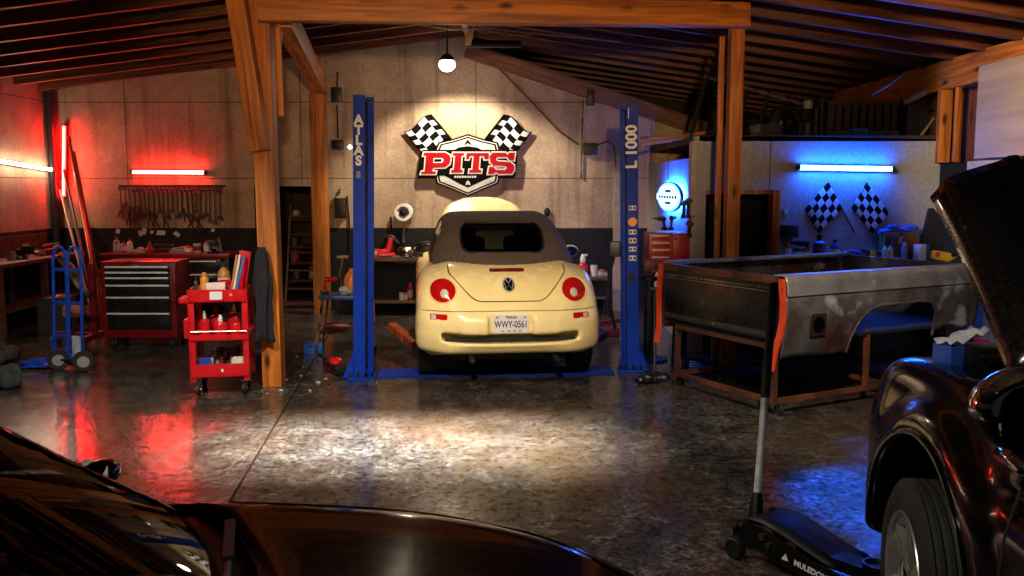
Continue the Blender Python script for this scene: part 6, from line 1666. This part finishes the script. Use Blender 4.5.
for x, y, r in ((-.01,-.17,.05),(-.01,.17,.05),(.68,-.16,.035),(.68,.16,.035)):
    m = MB(); m.lathe([(.012,-.022),(r*.9,-.022),(r,-.014),(r,.014),(r*.9,.022),(.012,.022)], Matrix.Translation((x,y,r)) @ Euler((PI/2,0,0)).to_matrix().to_4x4(), 20); m.build('wheel', STEELD, fj)
hb_ = fj.matrix_basis @ Vector((-.035,0,.17)); ht_ = W(774, 283, hb_.y+.35)
def lerp(t_): return hb_ + (ht_-hb_)*t_
m = MB(); m.tube([lerp(-.04), lerp(.05), lerp(.09)], [.035,.032,.022], 14); m.build('handle_socket', BLK, fj, world=True)
m = MB(); m.tube([lerp(.08), lerp(.50)], .018, 14); m.build('handle_tube', mat('handle_steel', 'cfcfcd', .3, .35), fj, world=True)
m = MB(); m.tube([lerp(.49), lerp(.51), lerp(.985), lerp(1)], [.0185,.022,.022,.017], 14); m.build('foam_grip', mat('foam_black', '0e0e0f', .8), fj, world=True)
# ================================================================ dark cars near the camera
GLOSSB = mat('black_car_paint', '050505', .14, var=.1, coat=.3, rvar=.03, scale=30, spec=.2)
WSG = glass('car_glass', (.30, .31, .31), .6, .015)
# ---- black saloon: local x to its right, y forward; it stands across the picture, nose to +X
S_SIDE = spline([(.03,.35),(0,.62),(.06,.88),(.4,.985),(1.0,1.0),(2.2,.985),(3.2,.985),(3.6,.975),(3.95,.948),(4.25,.90),(4.48,.81),(4.62,.65),(4.68,.48),(4.62,.28),(4.3,.2),(.3,.22)], 4, True)
def sal_f(x, y, z):
    ax = np.abs(x)
    w = .90 - .085*np.clip((z-.62)/.38, 0, 1)**1.6 - .05*np.clip((.45-z)/.25, 0, 1)
    w = w - .42*np.clip((y-3.75)/.95, 0, 1)**2.1 - .16*np.clip((.7-y)/.7, 0, 1)**2
    crown = .05*np.clip((.62-ax)/.62, 0, 1)**1.5*np.clip((y-3.3)/.4, 0, 1)*np.clip((4.6-y)/.5, 0, 1)   # bonnet rises towards its middle
    f = smax(poly2(S_SIDE, y, z-crown+.0), ax - w, .13)
    for yc in (.95, 3.72):
        fl = smax(smax(np.sqrt((y-yc)**2 + (z-.33)**2) - .47, ax - .905, .1), .6-ax, .05)
        f = smin(f, fl, .06)
        f = smax(f, -np.maximum(np.sqrt((y-yc)**2 + (z-.33)**2) - .375, .62 - ax), .02)
    tub = rbox(x, y, z, (0, 2.2, .98), (.68, 1.12, .45), .1)
    f = smax(f, -tub, .02)
    # channel of the wipers under the windscreen
    yb = 3.62 - .36*(ax/.8)**2
    cow = np.maximum(np.abs(y - yb) - .045, .945 - z) + np.clip(ax-.72, 0, 1)
    f = smax(f, -np.maximum(cow, ax-.76), .03)
    return np.maximum(f, .2 - z)
S_TOP = spline([(.75,.93),(1.0,1.12),(1.45,1.30),(1.95,1.395),(2.4,1.405),(2.8,1.34),(3.2,1.17),(3.66,.94)], 5) + [(3.6,.9),(.8,.9)]
def sal_top(x, y, z):
    ax = np.abs(x)
    yy = y + .36*(ax/.8)**2*np.clip((y-1.9)/1.2, 0, 1)
    return smax(poly2(S_TOP, yy, z), ax - (.82 - .42*np.clip(z-.95, -.1, 1)), .10)
def sal_cab(x, y, z):
    o = sal_top(x, y, z); f = np.maximum(o, -(o+.035))
    ws = rbox(x, y, z, (0, 3.2, 1.15), (.68 - .38*np.clip(z-.97, 0, .4), .62, .185), .05)
    ws = np.maximum(ws, 2.66 - y - .36*(np.abs(x)/.8)**2)
    f = smax(f, -ws, .01)
    sw = np.maximum(poly2([(1.15,1.04),(1.6,1.26),(2.3,1.335),(2.72,1.27),(3.12,1.04)], y, z), .5-np.abs(x))
    f = smax(f, -sw, .01)
    rw_ = np.maximum(rbox(x, y, z, (0, 1.1, 1.14), (.58, .55, .13), .06), y - 1.7)
    f = smax(f, -rw_, .01)
    return np.maximum(f, .955 - z)
SX, SYC = -4.10, 1.34
sal = thing('car', 'glossy black car in front of the open floor, seen over its windscreen and bonnet', 'car', (SX, SYC, 0.022), -PI/2)
p, q = shell(sal_f, (-.96, -.05, .18), (.96, 4.74, 1.08), .022); mesh_from('body', p, q, GLOSSB, sal)
p, q = shell(sal_cab, (-.9, .7, .93), (.9, 3.75, 1.44), .024); mesh_from('cabin', p, q, GLOSSB, sal)
fr = lambda x, z: Vector((x, 4.4, z))
def wsout(n=10):
    pts = []
    for k in range(n+1): pts.append((-.70+1.40*k/n, .972))
    for z in (1.05, 1.15, 1.25): pts.append((.70-.38*(z-.97)+.01, z))
    for k in range(n+1): pts.append((.565-1.13*k/n, 1.34))
    for z in (1.25, 1.15, 1.05): pts.append((-.70+.38*(z-.97)-.01, z))
    return pts
m = MB(); patch(m, sal_top, wsout(), fr, (0,-1,0), off=-.012, rings=12); m.build('windscreen', WSG, sal, 60)
for s in (-1, 1):
    m = MB(); patch(m, sal_top, [(1.12,1.03),(1.35,1.15),(1.6,1.27),(2.3,1.345),(2.73,1.28),(2.95,1.15),(3.15,1.03)], lambda y, z: Vector((s*1.3, y, z)), (-s,0,0), off=-.014, rings=6); m.build('side_window', WSG, sal, 60)
m = MB(); patch(m, sal_top, rrect(0, 1.14, .6, .14, .07), lambda x, z: Vector((x, .2, z)), (0,1,0), off=-.014, rings=6); m.build('rear_window', WSG, sal, 60)
m = MB(); m.box((0, 3.12, .90), (1.34, .5, .14), (.06,0,0), .06); m.ball((-.36, 3.0, .97), .14, 16, (1.25,.6,.45)); m.build('dashboard', INT, sal)
m = MB(); m.tube([(-.36+.18*math.cos(a), 2.82-.07*math.sin(a), .96+.165*math.sin(a)) for a in np.linspace(0, 2*PI, 29)[:-1]], .015, 10, closed=True); m.build('steering_wheel', BLACKP, sal)
m = MB()
for s in (-1, 1): m.box((s*.38, 2.0, .86), (.5,.16,.62), (-.22,0,0), .07); m.box((s*.38, 1.92, 1.2), (.26,.1,.17), (-.2,0,0), .045)
m.box((0, 1.15, .85), (1.2,.2,.5), (-.3,0,0), .08); m.build('seats', INT, sal)
m = MB(); m.box((0, 2.78, 1.27), (.24,.035,.07), None, .015); m.build('interior_mirror', BLACKP, sal)
# bonnet shut line, cowl, wipers, lamps, mirrors, wheels
dn = lambda x, y: Vector((x, y, 1.4))
for s in (-1, 1):
    m = MB(); seam(m, sal_f, [(s*(.765 - .0*k - .28*max(0,(3.42+.06*k-4.0)/.6)**2), 3.42+.06*k) for k in range(18)], dn, (0,0,-1), r=.0045, off=-.001); m.build('bonnet_gap', SEAMM, sal)
    o_ = [(s*.60,4.30),(s*.70,4.20),(s*.775,4.02),(s*.80,3.98),(s*.79,4.10),(s*.74,4.26),(s*.66,4.42),(s*.56,4.5),(s*.5,4.48),(s*.53,4.40)]
    m = MB(); patch(m, sal_f, o_, dn, (0,0,-1), off=.004, rings=5, thick=.01); hl = m.build('headlamp', glass('headlamp_glass', (.55,.6,.7), .9, .03), sal, 60)
    m = MB(); patch(m, sal_f, circle(s*.66, 4.28, .05, 16), dn, (0,0,-1), off=.001, rings=3); m.build('headlamp_bowl', CHROME, hl, 60)
    m = MB(); m.ball((s*1.0, 3.0, .965), .075, 16, (.95,.6,.5)); m.bar((s*.80,3.04,.96), (s*.95,3.01,.985), .06, .04); mi = m.build('door_mirror', GLOSSB, sal, 60)
    m = MB(); m.lathe([(.0,.004),(.085,0)], Matrix.Translation((s*1.0, 2.95, .965)) @ Euler((PI/2,0,0)).to_matrix().to_4x4() @ Matrix.Diagonal((.8,.42,1,1)), 20); m.build('mirror_glass', CHROME, mi, 60)
    for yc in (.95, 3.72): make_wheel('wheel', sal, (s*.79, yc, .325), s, .325, .21, .22, 5, RUBBER, ALU)
m = MB()
P = [[Vector((x, 3.62-.36*(abs(x)/.8)**2 + d, .958 - (.012 if d < 0 else 0))) for d in (-.05,.05)] for x in np.linspace(-.72,.72,25)]
m.grid(P); m.build('cowl_panel', BLACKP, sal, 60, thick=.006)
def s_loc(wp): return sal.matrix_basis.inverted() @ wp
w0, w1 = s_loc(G(227, 576, 1.0)), s_loc(G(230.5, 524, .995))
m = MB(); m.tube([w0 + (w0-w1)*2.0, w0, w1], [.010,.010,.008], 8); wi = m.build('wiper_arm', BLACKP, sal)
m = MB(); m.bar(w1 + (w0-w1)*.75 + Vector((0,0,.006)), w1 + Vector((0,0,.006)), .022, .012); m.build('wiper_cap', pm_('d9d4c8', .6), wi)
w2 = s_loc(G(120, 545, 1.08))
m = MB(); m.tube([(-.05,3.585,.975),(.35,3.50,1.0),(.62,3.36,1.0)], .009, 8); m.build('wiper_arm', BLACKP, sal)

# ---- dark pickup at the right edge, bonnet raised
PR = R(-5.5); PO = Vector((2.345, 2.90, 0))
pk = thing('pickup', 'glossy black pickup with raised bonnet at the edge, alloy wheel and chrome mirror in view', 'pickup', PO, PR)
K_SIDE = spline([(-3.6,.42),(-3.62,.8),(-3.55,1.08),(-2.5,1.1),(-1.2,1.1),(-.5,1.1),(.1,1.095),(.5,1.078),(.80,1.03),(.95,.93),(.99,.7),(.95,.42),(.6,.36),(-3,.36)], 4, True)
def pk_f(x, y, z):
    ax = np.abs(x)
    w = .935 - .10*np.clip((z-.75)/.35, 0, 1)**1.7 + .0*y - .02*np.clip((.6-z)/.2, 0, 1)
    w = w - .17*np.clip((y-.5)/.5, 0, 1)**2.4
    w = w - .045*np.exp(-((z-.90)/.05)**2)*np.clip((-.45-y)/.2, 0, 1)
    f = smax(poly2(K_SIDE, y, z), ax - w, .09)
    for yc in (0, -2.75):
        fl = smax(smax(np.sqrt((y-yc)**2*.95 + (z-.39)**2) - .575, ax - .952, .09), .72-ax, .05)
        f = smin(f, np.maximum(fl, .40-z), .12)
        f = smax(f, -np.maximum(np.sqrt((y-yc)**2 + (z-.39)**2) - .495, .55 - ax), .025)
    bay = rbox(x, y, z, (0, .12, 1.15), (.70, .58, .20), .06)
    f = smax(f, -bay, .02)
    cabin = rbox(x, y, z, (0, -1.35, 1.15), (.72, .8, .5), .08)
    f = smax(f, -cabin, .03)
    return np.maximum(f, .3 - z)
p, q = shell(pk_f, (-1.02, -3.7, .28), (1.02, 1.0, 1.2), .026); mesh_from('body', p, q, GLOSSB, pk)
# cab
KT = spline([(-2.45,1.05),(-2.4,1.4),(-2.25,1.72),(-1.9,1.8),(-1.3,1.8),(-.95,1.72),(-.62,1.4),(-.28,1.08)], 4) + [(-.3,1.0),(-2.4,1.0)]
def pk_top(x, y, z): return smax(poly2(KT, y, z), np.abs(x) - (.88 - .28*np.clip(z-1.05, 0, 1)), .08)
def pk_cab(x, y, z):
    o = pk_top(x, y, z); f = np.maximum(o, -(o+.04))
    f = smax(f, -np.maximum(rbox(x, y, z, (0,-.4,1.40),(.66,.55,.27),.06), -.98 - y), .01)
    f = smax(f, -np.maximum(poly2([(-2.2,1.15),(-2.15,1.62),(-1.0,1.65),(-.55,1.15)], y, z), .5-np.abs(x)), .01)
    return np.maximum(f, 1.07 - z)
p, q = shell(pk_cab, (-.94, -2.52, 1.04), (.94, -.2, 1.84), .034); mesh_from('cab', p, q, GLOSSB, pk)
m = MB(); patch(m, pk_top, rrect(0,1.4,.67,.28,.07), lambda x, z: Vector((x, .6, z)), (0,-1,0), off=-.014, rings=6); m.build('windscreen', WSG, pk, 60)
for s in (-1, 1):
    m = MB(); patch(m, pk_top, [(-2.22,1.13),(-2.17,1.63),(-1.6,1.66),(-1.0,1.66),(-.75,1.42),(-.53,1.13),(-1.4,1.13)], lambda y, z: Vector((s*1.3, y, z)), (-s,0,0), off=-.016, rings=5); m.build('side_window', WSG, pk, 60)
m = MB(); m.box((0,-1.6,1.05),(1.4,.3,.6),None,.08); m.box((0,-.7,1.0),(1.4,.3,.2),None,.06); m.build('seats', INT, pk)
m = MB(); m.box((0,.1,1.0),(1.3,1.05,.06),None,.02); m.box((.12,.05,1.06),(.5,.7,.12),None,.04); m.box((-.5,-.25,1.05),(.25,.2,.12),None,.02); m.box((-.53,.45,1.03),(.34,.26,.05),None,.01); m.build('engine', mat('engine_black', '131211', .5), pk)
for s in (-1, 1):
    for yc in (0, -2.75):
        wc = Vector((s*.825, yc, .372))
        M = Matrix.Translation(wc) @ Euler((0, s*PI/2, 0)).to_matrix().to_4x4()
        wh = make_wheel('wheel', pk, Vector((0,0,0)), s, .362, .24, .24, 6, RUBBER, mat('alloy_rim', 'b5b2ae', .32, .8), 6); wh.location = wc + Vector((-.035 if yc == 0 else 0, .05 if yc == 0 else 0, -.010)); wh.rotation_euler = (0, 0, R(-5) if yc == 0 else 0)
    m = MB(); seam(m, pk_f, [(-.62, .52),(-.60,.62),(-.60,.8),(-.60,1.0),(-.58,1.07)], lambda y, z: Vector((s*1.4, y, z)), (-s,0,0), r=.005, off=-.001); m.build('door_gap', DARK, pk)
    # arch lip
    m = MB(); seam(m, pk_f, [(.512*math.cos(a)*1.0, .39+.512*math.sin(a)) for a in np.linspace(R(8), R(172), 30)], lambda y, z: Vector((s*1.4, y, z)), (-s,0,0), r=.009); m.build('arch_lip', GLOSSB, pk, 60)
    m = MB(); patch(m, pk_f, rrect(s*.66, .80, .13, .07, .05), lambda x, z: Vector((x, 1.4, z)), (0,-1,0), off=.004, rings=4, thick=.01); m.build('headlamp', glass('headlamp_glass', (.55,.6,.7), .9, .03), pk, 60)
# mirror on the left door
inv = pk.matrix_basis.inverted()
mc = inv @ W(1043, 412, 1.80)
m = MB(); m.ball((0,0,0), 1, 24, (.135,.075,.088)); 
for v in m.bm.verts:
    v.co.x = math.copysign(abs(v.co.x)**.8*.135**.2, v.co.x) if abs(v.co.x) > 1e-6 else v.co.x
    v.co += mc
m.bar(mc + Vector((.10,.02,-.03)), mc + Vector((.26,.03,-.09)), .09, .06); mi = m.build('door_mirror', BLACKP, pk, 60)
m = MB(); M = Matrix.Translation(mc + Vector((0,-.062,0))) @ Euler((PI/2,0,0)).to_matrix().to_4x4()
m.prism(rrect(0,0,.112,.068,.05,6), M, .012, .003); m.build('mirror_glass', mat('mirror_dark', '1a1a1c', .05, 1.0, var=0, rvar=.02), mi)
m = MB(); P = []
for i in range(15):
    a = R(40 + 150*i/14); row = []
    for b in (-.9, -.45, 0, .45, .8):
        row.append(mc + Vector((.140*math.cos(a)*math.cos(b*.7), .082*math.sin(b), .093*math.sin(a)*math.cos(b*.75)+.003)))
    P.append(row)
m.grid(P); m.build('chrome_cap', CHROME, mi, 60, thick=.006)
hp = inv @ WX(1022, 459, 1.36)
hx = -.93
m = MB(); m.tube([(hx+.02, hp.y+.06, hp.z), (hx-.03, hp.y+.04, hp.z), (hx-.035, hp.y-.10, hp.z), (hx+.02, hp.y-.12, hp.z)], .022, 12); m.build('chrome_handle', CHROME, pk, 60)
# raised bonnet, hinged at the cowl
hl_, tip = inv @ W(1016, 366, 2.52), inv @ W(934, 186, 3.45)
P = []
hw0, hw1 = abs(hl_.x), abs(tip.x)
for i in range(17):
    t_ = i/16; row = []
    for k in range(61):
        s_ = k/30 - 1
        hw = hw0 + (hw1-hw0)*t_
        y = hl_.y + (tip.y-hl_.y)*t_; z = hl_.z + (tip.z-hl_.z)*t_ + .05*math.sin(PI*t_)*.6
        crown = .075*(1-abs(s_)**3.0)
        lead = .16*(1-abs(s_)**2.2)*t_**3
        edge = -.05*max(0, abs(s_)-.93)/.07 + .016*math.exp(-((abs(s_)-.62)/.04)**2)
        row.append(Vector((s_*hw, y + lead*.9 - crown*.6 - edge*.3, z + crown + lead*.35 + edge)))
    P.append(row)
m = MB(); m.grid(P); hbn = m.build('bonnet', mat('dusty_black_paint', '080808', .25, var=.5, coat=.6, scale=60, bump=.06, rvar=.1, spec=.3), pk, 60, thick=.022)
m = MB(); m.tube([(0.55, .55, 1.05), (.5, tip.y-.1, tip.z-.05)], .012); m.build('bonnet_prop', STEELD, pk)
# things lying over the engine bay
q = W(947, 372, 3.33); q.z = 1.066
bp_ = inv @ W(958, 374, 3.38); bp_.z = 1.072; bp_ = pk.matrix_basis @ bp_
t = thing('blue_carton', 'blue carton with a crumpled white paper on top, resting in the pickup engine bay', 'box', bp_, R(10))
m = MB(); m.box((-.01,0,.043), (.13,.11,.083), None, .006); m.build('body', mat('carton_blue', '1f4fae', .5), t)
m = MB(); P = [[Vector((-.08+.16*i/6, -.055+.10*k/4, .094+.05*(i/6)**1.5+.012*math.sin(i*2.1+k*1.7))) for k in range(5)] for i in range(7)]; m.grid(P); m.build('paper', pm_('c9c9cc', .8), t, 60, thick=.004)
t = thing('black_case', 'black case lying in the pickup engine bay beside the blue carton', 'case', pk.matrix_basis @ Vector(((inv @ W(979, 372, 3.38)).x, (inv @ W(994, 372, 3.33)).y, 1.062)), R(-6))
m = MB(); m.box((0,0,.05), (.17,.15,.10), None, .02); m.build('body', BLACKP, t)
m = MB(); m.tube([(-.05,-.08,.07),(-.05,-.1,.07),(.05,-.1,.07),(.05,-.08,.07)], .008); m.build('handle', STEELD, t)
# ================================================================ clutter stored on the office roof
LZ = OZ + .012
def L_(px, py, y): return W(px, py, y)
lb = lambda px, y: on(px, y, LZ)
DM = mat('loft_dark_metal', '2c2927', .5, .5, dirt='15110e', dirt_amt=.3)
# leaning slatted frames either side of the post
a0, a1, a2 = L_(690, 128, 10.3), L_(708, 72, 10.5), L_(745, 86, 10.5)
t = thing('slatted_rack', 'dark slatted metal rack tipped up on the office roof behind the wooden post', 'rack', (a0.x, a0.y, LZ))
b0 = Vector((a0.x, a0.y, LZ)); 
ux = Vector((1.25, .25, -.30)); uz = (a1-b0)
for k in range(6):
    p_ = b0 + ux*(k/5); m = MB(); m.bar(p_, p_ + uz*.98, .045, .03); m.build('slat', DM, t, world=True)
for f_ in (.05, .92):
    m = MB(); m.bar(b0+uz*f_ - ux*.02, b0+uz*f_+ux*1.02, .05, .04); m.build('cross_rail', pm_('6b6762', .35, .8), t, world=True)
for px0, py0, px1, py1, y, lab in ((690,140,640,155,10.4,'long dark plank sticking out over the office side wall'),(712,132,655,140,10.8,'pale lath sticking out over the office side wall'),(700,134,672,141,11.2,'short timber offcut lying at the office roof edge'),(640,150,705,136,10.9,'thin dark pipe lying at the office roof edge')):
    p_, q_ = L_(px0, py0, y), L_(px1, py1, y); p_.z = max(p_.z, LZ+.04); q_.z = max(q_.z, LZ-.06)
    member('stored_timber', p_, q_, .06, .04, lab, 'timber')
# tyres, lumps and boxes in a row
m = MB()
def ltyre(px, y, r, w, label, rot): 
    p_ = lb(px, y); p_.z = LZ + r*.98; return tyre_thing(p_, r, w, label, rot)
ltyre(781, 10.45, .2, .15, 'small tyre standing on the office roof beside the tipped rack', (R(88), 0, R(20)))
carton('stored_box', lb(762, 10.0), (.26,.26,.14), pm_('26221f'), 'dark flat box on the office roof next to the post', rot=.2)
heap('tarpaulin', lb(791, 11.0), .2, .2, pm_('2a2624', .9), 'dark crumpled tarpaulin on the office roof near the small tyre', 'tarpaulin', 31)
t = thing('pump', 'dark pump with pale cap standing on the office roof', 'pump', lb(803, 10.1))
m = MB(); m.lathe([(.1,0),(.1,.16),(.07,.2),(.05,.3),(.06,.32)], None, 16); m.build('body', DM, t)
m = MB(); m.lathe([(.05,.32),(.055,.4),(.03,.42)], None, 12); m.build('cap', pm_('8a857c'), t)
m = MB(); m.tube([(0,0,0),(.0,0,.42),(.05,0,.48)], .022); m.tube([(-.06,0,0),(-.06,0,.3)], .02); solo('stored_pipe', m, DM, 'upright dark pipes standing at the end of the crate on the office roof', 'pipe', lb(817, 9.95))
# long dark crate with slatted front
c0, c1 = lb(823, 9.85), lb(893, 9.85)
t = thing('slatted_crate', 'long dark slatted crate on the office roof above the blue tube light', 'crate', (c0+c1)/2)
hh = L_(850, 100, 9.85).z - LZ
m = MB(); m.box(((c0.x+c1.x)/2, 10.2, LZ+hh/2), (c1.x-c0.x, .6, hh), None, .01); m.build('body', DARK, t, world=True)
for k in range(9):
    x = c0.x + (c1.x-c0.x)*(k+.5)/9
    m = MB(); m.box((x, 9.885, LZ+hh/2), (.06, .025, hh*.98), None, .004); m.build('slat', wood('crate_slat', '4a3320', '20140c', 2), t, world=True)
for f_ in (.08, .92): m = MB(); m.box(((c0.x+c1.x)/2, 9.862, LZ+hh*f_), (c1.x-c0.x, .02, .05), None, .004); m.build('rail', MATS['crate_slat'], t, world=True)
p_ = lb(853, YO+.17); t = thing('blue_case', 'small blue case on the office roof edge above the blue tube light', 'case', p_)
m = MB(); m.box((0,0,.035), (.16,.14,.07), None, .012); m.build('body', mat('case_sky', '2c6ad0', .5), t)
m = MB(); m.box((0,0,.072), (.165,.145,.012), None, .005); m.build('lid', mat('case_sky2', '3f7ee0', .5), t)
for px, y, d, c, lab in ((835,YO+.2,(.3,.16,.05),'1c2c58','flat dark blue box on the office roof edge'),(875,YO+.2,(.34,.16,.05),'151c30','flat black-blue box on the office roof edge'),(905,10.0,(.22,.3,.34),'1c1816','black box beside the slatted crate on the office roof'),(928,9.9,(.18,.3,.26),'2a1d14','brown box at the stud end of the office roof')):
    carton('stored_box', lb(px, y), d, pm_(c), lab)
p_, q_ = L_(903, 103, 9.9), L_(927, 92, 9.9)
m = MB(); m.tube([Vector((0,0,0)), q_-p_], .035, 12); solo('pale_tube', m, pm_('8f8c88', .35), 'pale tube lying across the boxes at the stud end of the office roof', 'tube', Vector((p_.x, p_.y, p_.z)))
m = MB(); a_, b_2 = L_(835, 118, 9.6), L_(868, 82, 10.2)
for px0, py0, px1, py1 in ((918,140,934,118),):
    p_, q_ = L_(px0, py0, 9.75), L_(px1, py1, 9.75); m = MB(); m.tube([Vector((0,0,0)), q_-p_], .016); solo('stored_rod', m, pm_('7a5a3a', .5), 'thin rod leaning against the stud on the office roof', 'rod', p_)
# thin diagonal wire under the rafters
q0, q1 = W(872, 95, 9.2), W(905, 72, 8.8)
m = MB(); m.tube([Vector((0,0,0)), (q1-q0)*.5+Vector((0,0,-.02)), q1-q0], .006); solo('roof_wire', m, BLACKP, 'thin black wire hanging under the rafters by the eave beam', 'wire', q0)
